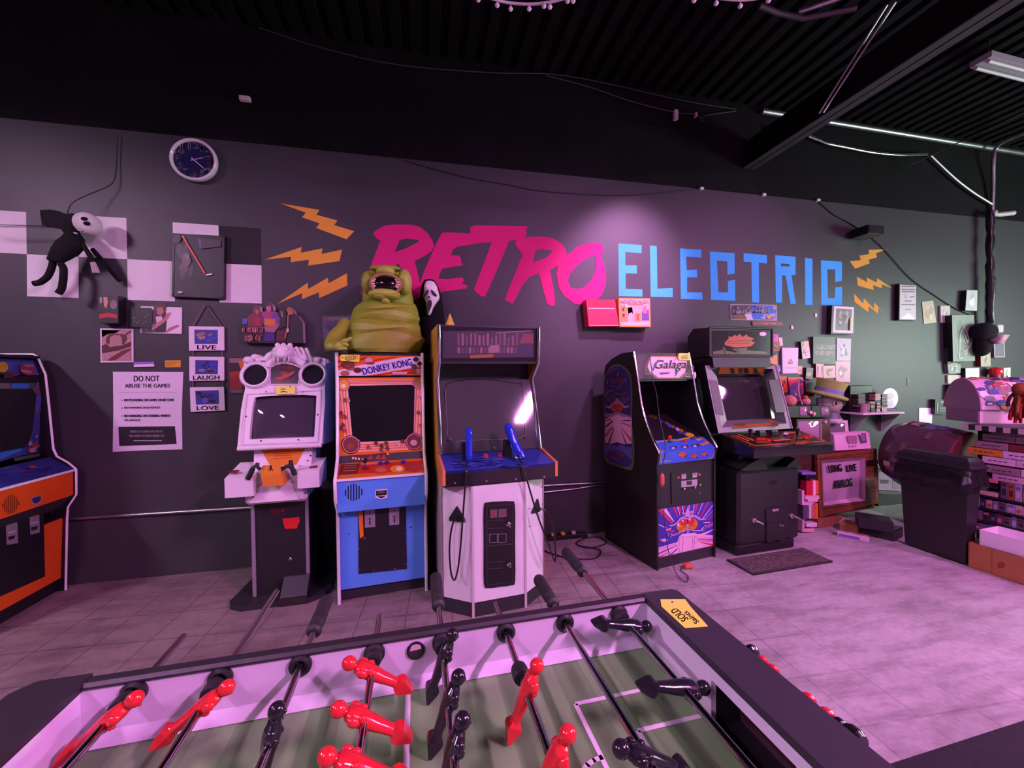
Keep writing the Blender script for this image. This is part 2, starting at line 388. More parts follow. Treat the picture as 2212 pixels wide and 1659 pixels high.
# the painted mural: part of the wall
PINK = (0.60, 0.008, 0.16); BLUE = (0.05, 0.40, 0.85); BOLT = (0.72, 0.36, 0.04)
def mural_part(name, fn, label=None):
    mb = MB(); p = wall_panel(mb, 0.0004, m='matte'); fn(p); o = mb.build(name, wall_back); 
    if label: o['label'] = label
    return o
def retro(p):
    A = lambda pts: crop(0.3526, 560, 420, pts)
    p.poly(A([(697, 240), (712, 222), (765, 192), (830, 184), (930, 186), (985, 200), (1030, 235), (1062, 285), (1071, 320), (1055, 350), (1010, 378), (952, 408), (975, 500), (988, 560), (988, 625), (960, 648), (940, 640), (900, 540), (868, 448), (850, 420), (835, 440), (770, 560), (720, 640), (660, 640), (620, 610), (690, 420), (735, 300), (745, 285), (720, 270)]), PINK, 1, [A([(860, 280), (900, 270), (980, 278), (975, 290), (900, 330), (828, 356)])])
    p.poly(A([(1120, 235), (1150, 232), (1300, 240), (1310, 270), (1345, 300), (1215, 320), (1190, 335), (1172, 372), (1225, 375), (1240, 405), (1232, 412), (1250, 432), (1120, 455), (1095, 515), (1150, 520), (1245, 508), (1255, 530), (1240, 542), (1278, 560), (1270, 575), (1120, 597), (1060, 610), (1000, 605), (985, 545), (1010, 470), (1085, 300)]), PINK, 2)
    p.poly(A([(1295, 200), (1320, 190), (1640, 195), (1645, 205), (1632, 212), (1640, 240), (1625, 262), (1645, 272), (1530, 285), (1500, 360), (1440, 500), (1400, 590), (1385, 620), (1370, 628), (1340, 612), (1315, 580), (1350, 490), (1425, 293), (1300, 300), (1304, 275), (1290, 240)]), PINK, 3)
    p.poly(A([(1565, 295), (1580, 275), (1640, 262), (1720, 258), (1800, 268), (1850, 300), (1875, 330), (1880, 360), (1886, 378), (1850, 425), (1780, 465), (1800, 560), (1810, 640), (1810, 680), (1790, 683), (1765, 670), (1740, 590), (1715, 490), (1700, 488), (1650, 510), (1610, 560), (1570, 640), (1550, 672), (1535, 660), (1505, 650), (1515, 610), (1560, 500), (1600, 400), (1615, 370), (1580, 325)]), PINK, 4, [A([(1690, 345), (1730, 335), (1800, 345), (1760, 385), (1678, 418)])])
    p.poly(A([(1885, 372), (1950, 320), (2020, 298), (2085, 295), (2105, 320), (2112, 345), (2105, 362), (2085, 368), (2110, 420), (2125, 500), (2120, 560), (2095, 620), (2050, 660), (1990, 678), (1930, 670), (1870, 625), (1835, 570), (1820, 490), (1830, 430)]), PINK, 5, [A([(2055, 372), (2000, 395), (1940, 440), (1900, 490), (1890, 530), (1905, 570), (1940, 580), (1985, 572), (2030, 530), (2055, 480), (2064, 430)])])
def electric(p):
    A = lambda pts: crop(0.3526, 1200, 480, pts)
    for i, (o, h) in enumerate([
        ([(385, 130), (527, 140), (527, 190), (427, 182), (428, 265), (498, 264), (498, 315), (430, 312), (430, 408), (532, 412), (532, 456), (388, 452)], None),
        ([(578, 143), (620, 147), (624, 408), (718, 402), (718, 460), (583, 457)], None),
        ([(763, 160), (893, 170), (893, 217), (800, 210), (804, 294), (866, 290), (868, 338), (806, 336), (806, 430), (898, 430), (901, 474), (768, 470)], None),
        ([(945, 180), (1097, 190), (1097, 315), (1053, 322), (1052, 240), (988, 235), (998, 430), (1056, 430), (1056, 360), (1100, 352), (1100, 482), (952, 475)], None),
        ([(1152, 190), (1295, 202), (1295, 253), (1245, 248), (1247, 495), (1204, 490), (1200, 245), (1152, 242)], None),
        ([(1345, 202), (1470, 212), (1470, 322), (1445, 325), (1472, 500), (1440, 500), (1408, 325), (1388, 325), (1388, 493), (1350, 493)], [(1380, 252), (1434, 256), (1432, 272), (1382, 270)]),
        ([(1528, 218), (1574, 224), (1574, 508), (1530, 506)], None),
        ([(1625, 233), (1755, 242), (1755, 358), (1713, 368), (1713, 290), (1665, 288), (1668, 466), (1712, 466), (1712, 400), (1756, 395), (1756, 508), (1628, 506)], None)]):
        p.poly(A(o), BLUE, 1, [A(h)] if h else [])
mural_part('mural_lettering', retro, 'hot pink brush lettering RETRO painted on the wall')
mural_part('mural_lettering', electric, 'blue block lettering ELECTRIC painted on the wall')
LB = lambda pts: crop(0.3526, 560, 420, pts); RB = lambda pts: crop(0.3526, 1200, 480, pts)
for b_ in [LB([(130, 55), (370, 95), (350, 125), (480, 160), (458, 188), (582, 225), (535, 275), (348, 205), (370, 178), (262, 140), (285, 112)]),
           LB([(32, 400), (260, 322), (255, 358), (388, 330), (382, 365), (507, 338), (492, 408), (300, 436), (305, 400), (192, 415), (195, 382)]),
           LB([(108, 672), (298, 540), (300, 580), (420, 510), (425, 545), (537, 483), (540, 558), (368, 635), (365, 600), (262, 642), (262, 605)]),
           RB([(2035, 165), (1918, 170), (1922, 195), (1862, 205), (1870, 232), (1803, 240), (1835, 285), (1925, 252), (1918, 230), (1970, 215), (1962, 190)]),
           RB([(2070, 410), (1970, 342), (1968, 370), (1905, 338), (1910, 368), (1845, 333), (1852, 388), (1948, 416), (1945, 385), (2000, 405), (1998, 380)]),
           RB([(2035, 583), (1952, 492), (1950, 530), (1888, 465), (1885, 500), (1828, 437), (1832, 487), (1915, 552), (1918, 515), (1975, 560), (1978, 525)])]:
    mural_part('mural_lightning_bolt', lambda p: p.poly(b_, BOLT, 1), 'orange painted lightning bolt')
def checks(p):
    W = (0.74, 0.73, 0.72)
    xs = [-110, 57.5, 170, 274.5, 374, 472, 564]
    top = lambda x: 455+0.0578*x if x < 375 else 480+0.073*(x-373)
    for q in ([(-110, 448), (56.5, 458), (58, 549), (-110, 540)], [(168, 465), (273, 471), (275, 560), (170, 555)], [(373, 480), (472, 487), (474, 569), (374, 564)],
              [(58, 549), (170, 555), (170, 643.5), (58.5, 640)], [(275, 560), (374, 564.5), (378, 651), (276, 648)], [(474, 569), (565, 573.5), (565.5, 655.5), (474, 653)]): p.poly(q, W, 1)
    p.poly([(472, 487), (563, 493.5), (565, 573.5), (474, 569)], (0.018, 0.018, 0.02), 1)
mural_part('mural_checkers', checks, 'white painted checker squares')
# pipes, beam and runs under the roof
PIPEM = ramp_mat('galvanised steel', [(0.3, (0.30, 0.31, 0.31)), (0.7, (0.45, 0.46, 0.46))], 20, 0.35, 4, metallic=0.9)
BEAMM = ramp_mat('dark painted steel', [(0.3, (0.030, 0.028, 0.032)), (0.7, (0.045, 0.042, 0.048))], 8, 0.55, 4)
pb = atY(1629, 367, YW)
mb = MB(); zb = pb.z; xb = pb.x; h = 0.30; BX = xb
mb.box((xb-0.15, YF, zb), (xb-0.082, YW, zb+0.012), BEAMM); mb.box((xb-0.068, YF, zb), (xb, YW, zb+0.012), BEAMM); mb.box((xb-0.09, YF, zb+0.012), (xb-0.06, YW, zb+h), BLACKM)
struct(mb, 'ceiling_beam')
mb = MB(); y = YW-0.035
mb.tube([atY(1646, 240.4, y), atY(2212, 332, y), atY(2420, 366, y)], 0.030, 8, PIPEM); tag(mb.build('conduit_pipe'), 'long pale steel pipe running where the black wall meets the roof', 'pipe')
mb = MB()
mb.tube(curve_pts([atY(2140, 712, YW-0.03), atY(2143, 480, YW-0.03), atY(2145, 400, YW-0.06), atY(2146, 345, YW-0.11), atY(2153, 318, YW-0.14), atY(2178, 302, YW-0.3), atY(2260, 268, YW-0.8)], 5), 0.022, 8, PIPEM)
tag(mb.build('conduit_pipe'), 'upright steel conduit on the right wall bending away under the roof', 'pipe')
# low rail along the wall
def rail(pts, label, r=0.013):
    mb = MB(); mb.tube([atY(*p, YW-0.02) for p in pts], r, 8, PIPEM); tag(mb.build('conduit_pipe'), label, 'pipe')
rail([(60, 1127), (150, 1121), (340, 1109), (545, 1096)], 'thin steel conduit low on the wall between orange cabinet and white cabinet')
rail([(1150, 1050.5), (1288, 1043), (1330, 1040)], 'upper of two thin conduits between white gun cabinet and black cabinet', 0.010)
rail([(1150, 1066), (1235, 1057), (1288, 1049), (1330, 1047)], 'lower of two thin conduits between white gun cabinet and black cabinet', 0.008)
# tube fixtures
for i, (x, y, z, hd, k, TUBE_COL) in enumerate(TUBES):
    t = thing('ceiling_light', ['violet twin tube light behind the table on the right', 'violet twin tube light behind the table on the left', 'violet twin tube light over the right of the hall', 'pale twin tube light by the left wall'][i], 'ceiling light', (x, y, z), math.radians(hd), 'twin tube lights')
    mb = MB(); mb.prism([(-0.16, -0.03), (-0.10, 0.04), (-0.10, 0.10), (0.10, 0.10), (0.10, 0.04), (0.16, -0.03), (0.15, -0.03), (0.09, 0.03), (-0.09, 0.03), (-0.15, -0.03)], -0.65, 0.65, 'satin', WHITE); mb.box((-0.01, -0.01, 0.10), (0.01, 0.01, ZC-z), 'metal', GREY); mb.build('housing', t)  # unseen flared hood, shaped to keep the tube light off the roof
    em = emit_mat('lit violet tube %d' % i, TUBE_COL, k)
    for dy in (-0.06, 0.06):
        mb = MB(); mb.tube([(-0.6, dy, 0), (0.6, dy, 0)], 0.019, 8, em); mb.build('tube', t)
# ================================================================== arcade cabinets
def fpanel(mb, t, a, b, lift=0.0008, m='print', x=0.0):       # px panel on the face of thing t rising from (y,z)=a to b
    return Panel(mb, (x, a[0], a[1]), (1, 0, 0), (0, b[0]-a[0], b[1]-a[1]), mat_of(t), True, m, lift)
def board(mb, x0, x1, a, b, th, m, c):                        # board whose front runs from (y,z)=a up to b
    v = Vector((0, b[0]-a[0], b[1]-a[1])); n = Vector((1, 0, 0)).cross(v).normalized()
    mb.slab([(x0, *a), (x1, *a), (x1, *b), (x0, *b)], -n*th, m, c)
def sides(t, w, prof, th, colL, colR, m='satin'):
    for nm, x0, x1, c in (('side_panel', 0, th, colL), ('side_panel', w-th, w, colR)):
        mb = MB(); mb.prism(prof, x0, x1, m, c); yield mb, nm
def molding(t, x, path, c, r=0.011, m='gloss'):
    mb = MB(); mb.tube([(x, p[0], p[1]) for p in path], r, 8, m, c); return mb.build('edge_molding', t)
def push_button(t, p, c, r=0.014, n=(0, -0.35, 0.94), parent=None):
    mb = MB(); mb.lathe([(r*1.35, 0), (r*1.35, 0.006), (r, 0.008), (r*0.95, 0.016), (0, 0.017)], p, 12, 'gloss', c, n); return mb.build('button', parent or t)
def joystick(t, p, c, h=0.07, ball=True):
    mb = MB(); p = Vector(p); mb.lathe([(0.024, 0), (0.022, 0.005), (0, 0.006)], p, 12, 'satin', BLACK); mb.tube([p, p+Vector((0, 0, h))], 0.006, 6, 'metal', GREY)
    if ball: mb.ball(p+Vector((0, 0, h+0.012)), 0.018, 12, 8, 'gloss', c)
    else: mb.lathe([(0.008, h*0.2), (0.012, h*0.5), (0.019, h), (0.018, h+0.012), (0, h+0.016)], p, 12, 'gloss', c)
    return mb.build('joystick', t)
def hang_tag(name, label, t_fr, pts, fn, lift=0.002, c=YEL, face=None):
    mb = MB(); P = face(mb); q = [P.pt(p, 1) for p in pts]; mb.slab([P.pt(p, 3) for p in pts], -P.N*0.0016, 'print', c)
    P.k = 4; fn(P); M4 = t_fr
    mb.v = [tuple(M4 @ Vector(v)) for v in mb.v]
    o = sum((Vector(v) for v in mb.v), Vector())/len(mb.v)
    return tag(mb.build(name, None, o), label, 'price tag', 'yellow sold tags')
SCREEN = (0.012, 0.011, 0.013)
# ------------------------------------------------------------------ blue cabinet
o = atZ(730, 1306, 0); YD = math.radians(4.7)
dk = thing('arcade_cabinet', 'blue arcade cabinet with white edges and orange striped screen surround', 'arcade cabinet', o, YD, 'arcade cabinets')
W = 0.622
prof = [(0.0, 0.0), (0.0, 0.66), (-0.105, 0.77), (-0.11, 0.905), (-0.02, 0.965), (0.055, 1.03), (0.11, 1.60), (0.10, 1.78), (0.62, 1.78), (0.70, 1.5), (0.70, 0.0)]
for mb, nm in sides(dk, W, prof, 0.018, (0.05, 0.13, 0.42), (0.05, 0.13, 0.42)): mb.build(nm, dk)
for x in (0.009, W-0.009): molding(dk, x, prof[:8], WHITE, 0.0115)
x0, x1 = 0.018, W-0.018
LB_ = (0.09, 0.30, 0.80)
mb = MB(); mb.box((x0, 0.05, 0.0), (x1, 0.07, 0.1), 'satin', DARK); mb.box((x0, 0.10, 1.757), (x1, 0.69, 1.775), 'satin', BLACK); mb.box((x0, 0.66, 0.1), (x1, 0.68, 1.5), 'satin', BLACK); mb.box((x0, 0.12, 1.595), (x1, 0.3, 1.612), 'satin', BLACK); mb.build('body', dk)
mb = MB(); board(mb, x0, x1, (0.02, 0.09), (0.02, 0.69), 0.016, 'satin', LB_); P = fpanel(mb, dk, (0.02, 0), (0.02, 1)); P.disc(754, 1153, 1.6, 1.6, BLACK); P.disc(887, 1139, 1.8, 1.8, BLACK); mb.build('front_panel', dk)
mb = MB(); board(mb, x0, x1, (-0.085, 0.68), (-0.095, 0.895), 0.016, 'satin', LB_); mb.box((x0, -0.085, 0.676), (x1, 0.03, 0.69), 'satin', LB_)
P = fpanel(mb, dk, (-0.085, 0.68), (-0.095, 0.895))
for i, (h, x) in enumerate(zip((12, 27, 34, 36, 33, 27, 13), range(7))):
    X = 746.5+x*5.85; P.line([(X, 1064-h*0.5-x*0.15), (X, 1064+h*0.5-x*0.15)], 2.4, BLACK, 1)
P.poly([(810.5, 1058), (837, 1056), (836.5, 1075), (824, 1078), (811, 1075.5)], WHITE, 1); P.poly([(812, 1060), (835.5, 1058), (835, 1069), (812.5, 1071)], BLACK, 2)
for yy in (1061.5, 1065): P.line([(817, yy), (831, yy-1)], 1.3, (0.25, 0.2, 0.1), 3)
P.poly([(814, 1072.5), (834, 1071), (824, 1076.5)], BLACK, 2); mb.build('speaker_panel', dk)
mb = MB(); mb.box((x0, -0.107, 0.893), (x1, -0.09, 0.908), 'gloss', WHITE); mb.build('edge_molding', dk)
mb = MB(); board(mb, x0, x1, (-0.095, 0.905), (0.05, 0.985), 0.015, 'satin', (0.50, 0.13, 0.01))
P = fpanel(mb, dk, (-0.095, 0.905), (0.05, 0.985)); A = lambda pts: crop(0.2411, 480, 960, pts)
P.poly(A([(1060, 185), (1790, 148), (1790, 235), (1035, 272)]), (0.42, 0.02, 0.012), 1)
P.poly(A([(1070, 180), (1235, 172), (1210, 265), (1045, 275)]), (0.10, 0.02, 0.015), 2)
for yy in (195, 215, 240): P.line(A([(1090, yy), (1200, yy-7)]), 1.2, (0.4, 0.12, 0.06), 3)
P.disc(*A([(1425, 232)])[0], 17, 8, (0.35, 0.05, 0.03), 2); P.disc(*A([(1570, 220)])[0], 16, 8, (0.62, 0.25, 0.02), 2); P.disc(*A([(1720, 212)])[0], 18, 9, (0.30, 0.04, 0.03), 2)
P.line(A([(1250, 178), (1400, 172)]), 4, (0.65, 0.2, 0.14), 3); P.disc(*A([(1585, 220)])[0], 7, 5, (0.7, 0.55, 0.35), 3); P.disc(*A([(1425, 232)])[0], 11, 5, (0.48, 0.12, 0.05), 3)
mb.build('control_panel', dk)
def on(t, px, py, a, b): P = fpanel(MB(), t, a, b); return P.pt((px, py), 0)
joystick(dk, on(dk, 789, 1012, (-0.095, 0.905), (0.05, 0.985)), BLACK, 0.045)
for q in ((822, 1002), (836, 1001), (871, 999)): push_button(dk, on(dk, *q, (-0.095, 0.905), (0.05, 0.985)), (0.03, 0.02, 0.30), 0.013)
mb = MB(); board(mb, x0, x1, (0.05, 0.985), (0.065, 1.035), 0.015, 'satin', DARK); P = fpanel(mb, dk, (0.05, 0.985), (0.065, 1.035)); A = lambda pts: crop(0.1507, 700, 750, pts)
P.poly(A([(385, 1555), (940, 1510), (940, 1615), (390, 1645)]), (0.06, 0.014, 0.014), 1)
for i, (x, y) in enumerate(((415, 1590), (455, 1595), (500, 1600), (560, 1605))): P.disc(*A([(x, y)])[0], 2.2, 2.6, (0.7, 0.55, 0.5), 2)
for x in (660, 770, 850): P.poly(A([(x-45, 1610), (x+45, 1604), (x+10, 1535)]), (0.25, 0.05, 0.03), 2)
P.disc(*A([(912, 1530)])[0], 2.6, 2.4, (0.7, 0.3, 0.1), 2); mb.build('instruction_strip', dk)
# screen surround and screen
fa, fb = (0.07, 1.035), (0.115, 1.595)
mb = MB(); P = fpanel(mb, dk, fa, fb); board(mb, x0, x1, fa, fb, 0.012, 'print', (0.66, 0.17, 0.012))
PK = (0.80, 0.42, 0.26); RS = (0.45, 0.02, 0.02)
P.poly(A([(290, 468), (1425, 455), (1425, 540), (200, 545)]), PK, 1); P.poly(A([(205, 560), (345, 560), (405, 1290), (280, 1330)]), PK, 1); P.poly(A([(1300, 540), (1425, 540), (1395, 1330), (1280, 1260)]), PK, 1); P.poly(A([(460, 1360), (1220, 1330), (1200, 1470), (480, 1500)]), PK, 1)
for i in range(3):
    d = i*20; P.line(A([(300, 482+d), (1400, 470+d)]), 1.1, RS, 2); P.line(A([(225+d*2, 620), (285+d*2, 1290)]), 1.3, RS, 2); P.line(A([(1325+d*2, 600), (1300+d*2, 1250)]), 1.3, RS, 2); P.line(A([(500, 1400+d*1.7), (1190, 1370+d*1.7)]), 1.3, RS, 2)
gl = A([(375, 555), (1255, 535), (1300, 570), (1285, 1215), (1180, 1300), (1150, 1335), (525, 1358), (500, 1318), (405, 1275), (345, 620)])
P.poly(gl, PK, 2.5); P.line(gl, 1.4, (0.75, 0.6, 0.65), 3, closed=True)
for (x, y, r, c1, c2) in ((283, 543, 84, (0.70, 0.30, 0.03), (0.75, 0.6, 0.6)), (1355, 525, 76, (0.45, 0.2, 0.05), (0.45, 0.2, 0.12)), (385, 1395, 127, (0.17, 0.04, 0.035), (0.24, 0.06, 0.04)), (1290, 1350, 118, (0.15, 0.03, 0.03), (0.5, 0.36, 0.36))):
    q = A([(x, y)])[0]; R_ = r*0.1507
    P.disc(*q, R_*1.06, R_*1.06, BLACK, 5); P.disc(*q, R_*0.97, R_*0.97, (0.6, 0.3, 0.35), 6); P.disc(*q, R_*0.88, R_*0.88, c1, 7); P.disc(q[0]-R_*0.05, q[1]+R_*0.15, R_*0.42, R_*0.36, c2, 8)
for i, (x, y, c) in enumerate(((300, 760, (0.15, 0.07, 0.05)), (345, 750, (0.4, 0.2, 0.15)), (245, 940, (0.14, 0.02, 0.02)), (265, 990, (0.4, 0.03, 0.02)), (300, 1000, (0.14, 0.03, 0.03)), (272, 1115, (0.12, 0.03, 0.03)), (245, 1160, (0.12, 0.03, 0.03)), (305, 1195, (0.5, 0.03, 0.02)), (1345, 720, (0.5, 0.25, 0.22)), (1400, 730, (0.35, 0.05, 0.04)), (1350, 935, (0.2, 0.05, 0.04)), (1380, 1120, (0.45, 0.1, 0.02)), (635, 1430, (0.25, 0.08, 0.03)), (745, 1375, (0.1, 0.03, 0.02)), (825, 1410, (0.1, 0.03, 0.02)), (890, 1375, (0.12, 0.05, 0.02)), (905, 1445, (0.12, 0.05, 0.02)), (820, 1465, (0.2, 0.06, 0.02)), (1060, 1380, (0.5, 0.35, 0.35)), (1125, 1345, (0.12, 0.03, 0.02)))):
    q = A([(x, y)])[0]; P.disc(*q, 4.2, 4.6, c, 9, 9); P.disc(q[0]+2.5, q[1]+3.2, 2.6, 2.2, tuple(v*1.5 for v in c), 10, 7)
mb.build('screen_surround', dk)
mb = MB(); P = fpanel(mb, dk, fa, fb, m='screen'); P.poly(gl, (0.008, 0.008, 0.009), 4); mb.build('screen', dk)
# marquee
fa, fb = (0.102, 1.61), (0.095, 1.757)
mb = MB(); board(mb, x0, x1, fa, fb, 0.02, 'print', (0.72, 0.16, 0.012)); P = fpanel(mb, dk, fa, fb)
WH = (0.72, 0.66, 0.74)
P.poly(A([(190, 340), (450, 270), (1100, 150), (1425, 125), (1425, 265), (600, 410), (190, 412)]), WH, 1)
for q in ([(190, 200), (330, 140), (400, 140), (190, 235)], [(190, 270), (600, 140), (680, 140), (190, 300)], [(720, 180), (1000, 140), (1060, 140), (700, 205)], [(700, 405), (1425, 280), (1425, 300), (800, 405)], [(960, 405), (1425, 325), (1425, 350), (1080, 405)]): P.poly(A(q), (0.42, 0.02, 0.012), 2)
P.poly(A([(190, 340), (330, 300), (600, 410), (190, 412)]), WH, 2.5)
for (x, y, rx, ry, c) in ((340, 250, 15, 9, (0.12, 0.035, 0.025)), (370, 285, 11, 8, (0.34, 0.10, 0.06)), (300, 375, 10, 6, (0.36, 0.12, 0.08)), (480, 330, 9, 6, (0.10, 0.02, 0.015)), (1315, 175, 6, 5, (0.04, 0.02, 0.02)), (1370, 235, 5, 5, (0.05, 0.02, 0.02)), (1290, 280, 6, 6, (0.09, 0.05, 0.05)), (1270, 355, 9, 5, (0.25, 0.05, 0.02)), (1350, 340, 7, 5, (0.45, 0.3, 0.3)), (640, 190, 8, 7, (0.6, 0.45, 0.45)), (660, 230, 10, 3, (0.35, 0.03, 0.02))): P.disc(*A([(x, y)])[0], rx, ry, c, 4)
P.text('DONKEY KONG', A([(568, 398)])[0], A([(1268, 258)])[0], A([(536, 298)])[0], (0.55, 0.55, 0.8), 5, 0.006); P.text('DONKEY KONG', A([(568, 396)])[0], A([(1268, 256)])[0], A([(538, 300)])[0], (0.03, 0.03, 0.42), 7, 0.003)
P.poly(smooth_loop(A([(975, 372), (990, 350), (1180, 348), (1192, 370), (1178, 393), (990, 396)]), 4), (0.25, 0.02, 0.02), 5); P.poly(smooth_loop(A([(982, 372), (995, 356), (1176, 354), (1185, 370), (1174, 387), (995, 390)]), 4), (0.75, 0.62, 0.62), 6)
P.text('Nintendo', A([(1005, 386)])[0], A([(1168, 382)])[0], A([(1005, 362)])[0], (0.30, 0.02, 0.03), 7)
mb.build('marquee', dk)
# coin door
mb = MB(); P = fpanel(mb, dk, (0.02, 0), (0.02, 1), 0.001, 'satin'); A = lambda pts: crop(0.2411, 480, 960, pts)
mb.slab([P.pt(q, 6) for q in A([(1220, 548), (1645, 532), (1655, 1110), (1222, 1158)])], (0, 0.005, 0), 'satin', BLACK)
for q in ((1232, 930), (1232, 1118), (1355, 1130), (1550, 1108), (1642, 798), (1645, 1066)): P.disc(*A([q])[0], 1.5, 1.5, GREY, 8, 8)
cd = mb.build('coin_door', dk)
for q in ([(1275, 582), (1368, 576), (1372, 735), (1278, 742)], [(1495, 566), (1586, 560), (1586, 714), (1497, 722)]):
    mb = MB(); P = fpanel(mb, dk, (0.02, 0), (0.02, 1), 0.001, 'metal'); mb.slab([P.pt(p, 9) for p in A(q)], (0, 0.003, 0), 'satin', (0.30, 0.28, 0.31))
    cxy = A([((q[0][0]+q[1][0])/2, (q[0][1]+q[2][1])/2)])[0]; P.disc(cxy[0], cxy[1]+1, 2.6, 2.6, (0.6, 0.6, 0.6), 11, 10, m='chrome'); P.line([(cxy[0]+.5, cxy[1]+6), (cxy[0]+.5, cxy[1]+13)], 2.2, BLACK, 11); P.line([(cxy[0]-1, cxy[1]-14), (cxy[0], cxy[1]-8)], 1, DARK, 11); mb.build('coin_slot', cd)
mb = MB(); P = fpanel(mb, dk, (0.02, 0), (0.02, 1), 0.001); P.poly(A([(1220, 562), (1258, 558), (1268, 815), (1235, 838)]), (0.75, 0.20, 0.02), 13); tag(mb.build('tape_strip', dk), 'orange tape on coin door')
mb = MB(); mb.lathe([(0.012, 0), (0.012, 0.008), (0, 0.009)], on(dk, *A([(1275, 836)])[0], (0.014, 0), (0.014, 1)), 12, 'metal', GREY, (0, -1, 0)); mb.build('lock', cd)
A = lambda pts: crop(0.1507, 700, 750, pts)
def dktag(P): P.text('SOLD', A([(300, 180)])[0], A([(460, 176)])[0], A([(300, 130)])[0], BLACK, 5); P.disc(*A([(262, 150)])[0], 1.2, 1.2, BLACK, 5, 8); P.line(A([(320, 195), (380, 193)]), 1.2, BLACK, 5)
hang_tag('price_tag', 'yellow SOLD tag on the marquee of the blue cabinet', mat_of(dk), A([(240, 115), (265, 103), (515, 108), (505, 212), (240, 198), (232, 165)]), dktag, face=lambda mb: fpanel(mb, dk, (0.092, 1.61), (0.085, 1.757), 0.001))

# ------------------------------------------------------------------ white cabinet with two guns
o = Vector((0.076, 2.731, 0)); YA = math.radians(4.5)
gc = thing('arcade_cabinet', 'tall white arcade cabinet with dark marquee and two blue guns', 'arcade cabinet', o, YA, 'arcade cabinets')
x0, x1 = 0.03, 0.80; WP = (0.72, 0.70, 0.71); OR2 = (0.55, 0.22, 0.03)
prof = [(0.10, 0.0), (0.10, 0.88), (0.16, 1.0), (0.14, 1.045), (0.30, 1.57), (0.16, 1.70), (0.16, 1.967), (0.64, 1.967), (0.76, 1.6), (0.76, 0.0)]
mb = MB(); mb.prism(prof, x0, x0+0.02, 'satin', (0.55, 0.30, 0.03)); mb.build('side_panel', gc)
mb = MB(); mb.prism(prof, x1-0.02, x1, 'satin', OR2); mb.build('side_panel', gc)
for x in (x0+0.01, x1-0.01): molding(gc, x, [(0.14, 1.045), (0.30, 1.575), (0.16, 1.70), (0.16, 1.967)], (0.72, 0.7, 0.72), 0.014, 'chrome')
mb = MB(); xi0, xi1 = x0+0.02, x1-0.02
mb.box((xi0, 0.165, 1.955), (xi1, 0.64, 1.965), 'satin', BLACK); mb.box((xi0, 0.165, 1.69), (xi1, 0.4, 1.705), 'satin', BLACK); mb.box((xi0, 0.38, 1.55), (xi1, 0.40, 1.70), 'satin', DARK); mb.box((xi0, 0.72, 0.1), (xi1, 0.74, 1.6), 'satin', BLACK); mb.build('body', gc)
# lower body: three faceted fronts with a dark kick
ft = [(x0, 0.02), (0.21, -0.12), (0.578, -0.115), (x1-0.04, 0.02)]
def facets(z0, z1, ofs, m, c):
    mb = MB(); q = [(x, y+ofs) for x, y in ft]; mb.prism(q+[(x1-0.04, 0.75), (x0, 0.75)], z0, z1, m, c, 'z'); return mb
facets(0.10, 0.875, 0, 'satin', WP).build('front_panel', gc)
facets(0.0, 0.10, 0.006, 'satin', DARK).build('kick_plate', gc)
for (x, y) in ft[1:3]:
    mb = MB(); mb.box((x-0.008, y-0.006, 0.0), (x+0.008, y+0.01, 0.875), 'gloss', (0.5, 0.45, 0.46), 0.002); mb.build('corner_trim', gc)
for (x, y) in (ft[0], ft[3]):
    mb = MB(); mb.box((x-0.006, y-0.006, 0.06), (x+0.006, y+0.008, 0.875), 'metal', (0.6, 0.55, 0.55), 0.002); mb.build('corner_trim', gc)
# control shelf
mb = MB(); df = -0.13; a, b = (df, 0.992), (0.16, 1.045)
mb.slab([(x0, df, 0.992), (x1, df, 0.992), (x1-0.03, 0.16, 1.045), (x0, 0.16, 1.045)], (0, 0, -0.02), 'gloss', (0.03, 0.05, 0.33))
P = fpanel(mb, gc, a, b, m='gloss'); P.blot(1058, 1000, 95, 12, [(0.02, 0.035, 0.22), (0.05, 0.08, 0.42), (0.02, 0.03, 0.16), (0.07, 0.10, 0.48)], 60, 1, 5, 0.16)
P.poly([(1112, 996), (1130, 993), (1133, 997), (1114, 1000)], WHITE, 40); P.poly([(1064, 968), (1067, 977), (1070, 978)], WHITE, 40)
mb.build('control_panel', gc)
mb = MB(); mb.slab([(x0, df, 0.885), (x1, df, 0.885), (x1, df, 0.99), (x0, df, 0.99)], (0, 0.25, 0), 'gloss', BLACK)
P = fpanel(mb, gc, (df, 0), (df, 1)); 
for q in ((983, 1043.5), (1051, 1039), (1115, 1035), (1176, 1030)): P.disc(*q, 2.2, 2.2, (0.5, 0.45, 0.45), 1, 10, m='metal')
mb.build('shelf_front', gc)
for x in (x0-0.012, x1-0.006):
    mb = MB(); mb.prism([(0.16, 1.05), (df-0.012, 1.0), (df-0.012, 0.90), (0.02, 0.855), (0.16, 0.855)], x, x+0.018, 'satin', (0.62, 0.20, 0.06)); mb.build('shelf_end', gc)
for q in ((1048.5, 986), (1080, 984)): push_button(gc, on(gc, *q, a, b), (0.6, 0.05, 0.03), 0.017, (0, -0.18, 0.98))
# monitor glass
a, b = (0.15, 1.048), (0.31, 1.57)
mb = MB(); board(mb, xi0, xi1, a, b, 0.012, 'screen', (0.060, 0.056, 0.060))
P = fpanel(mb, gc, a, b, 0.001, 'screen'); A = lambda pts: crop(0.2049, 900, 660, pts)
P.line(smooth_loop(A([(320, 830), (700, 780), (1050, 820), (1110, 860), (1140, 1300), (1130, 1390), (1080, 1400), (380, 1425), (335, 1390), (315, 1100)]), 3), 1.6, (0.02, 0.02, 0.022), 2, closed=True)
P.line(A([(303, 870), (312, 1100), (330, 1380), (380, 1430), (1100, 1400), (1150, 1360), (1148, 1250)]), 0.8, (0.25, 0.22, 0.25), 3)
mb.build('screen', gc)
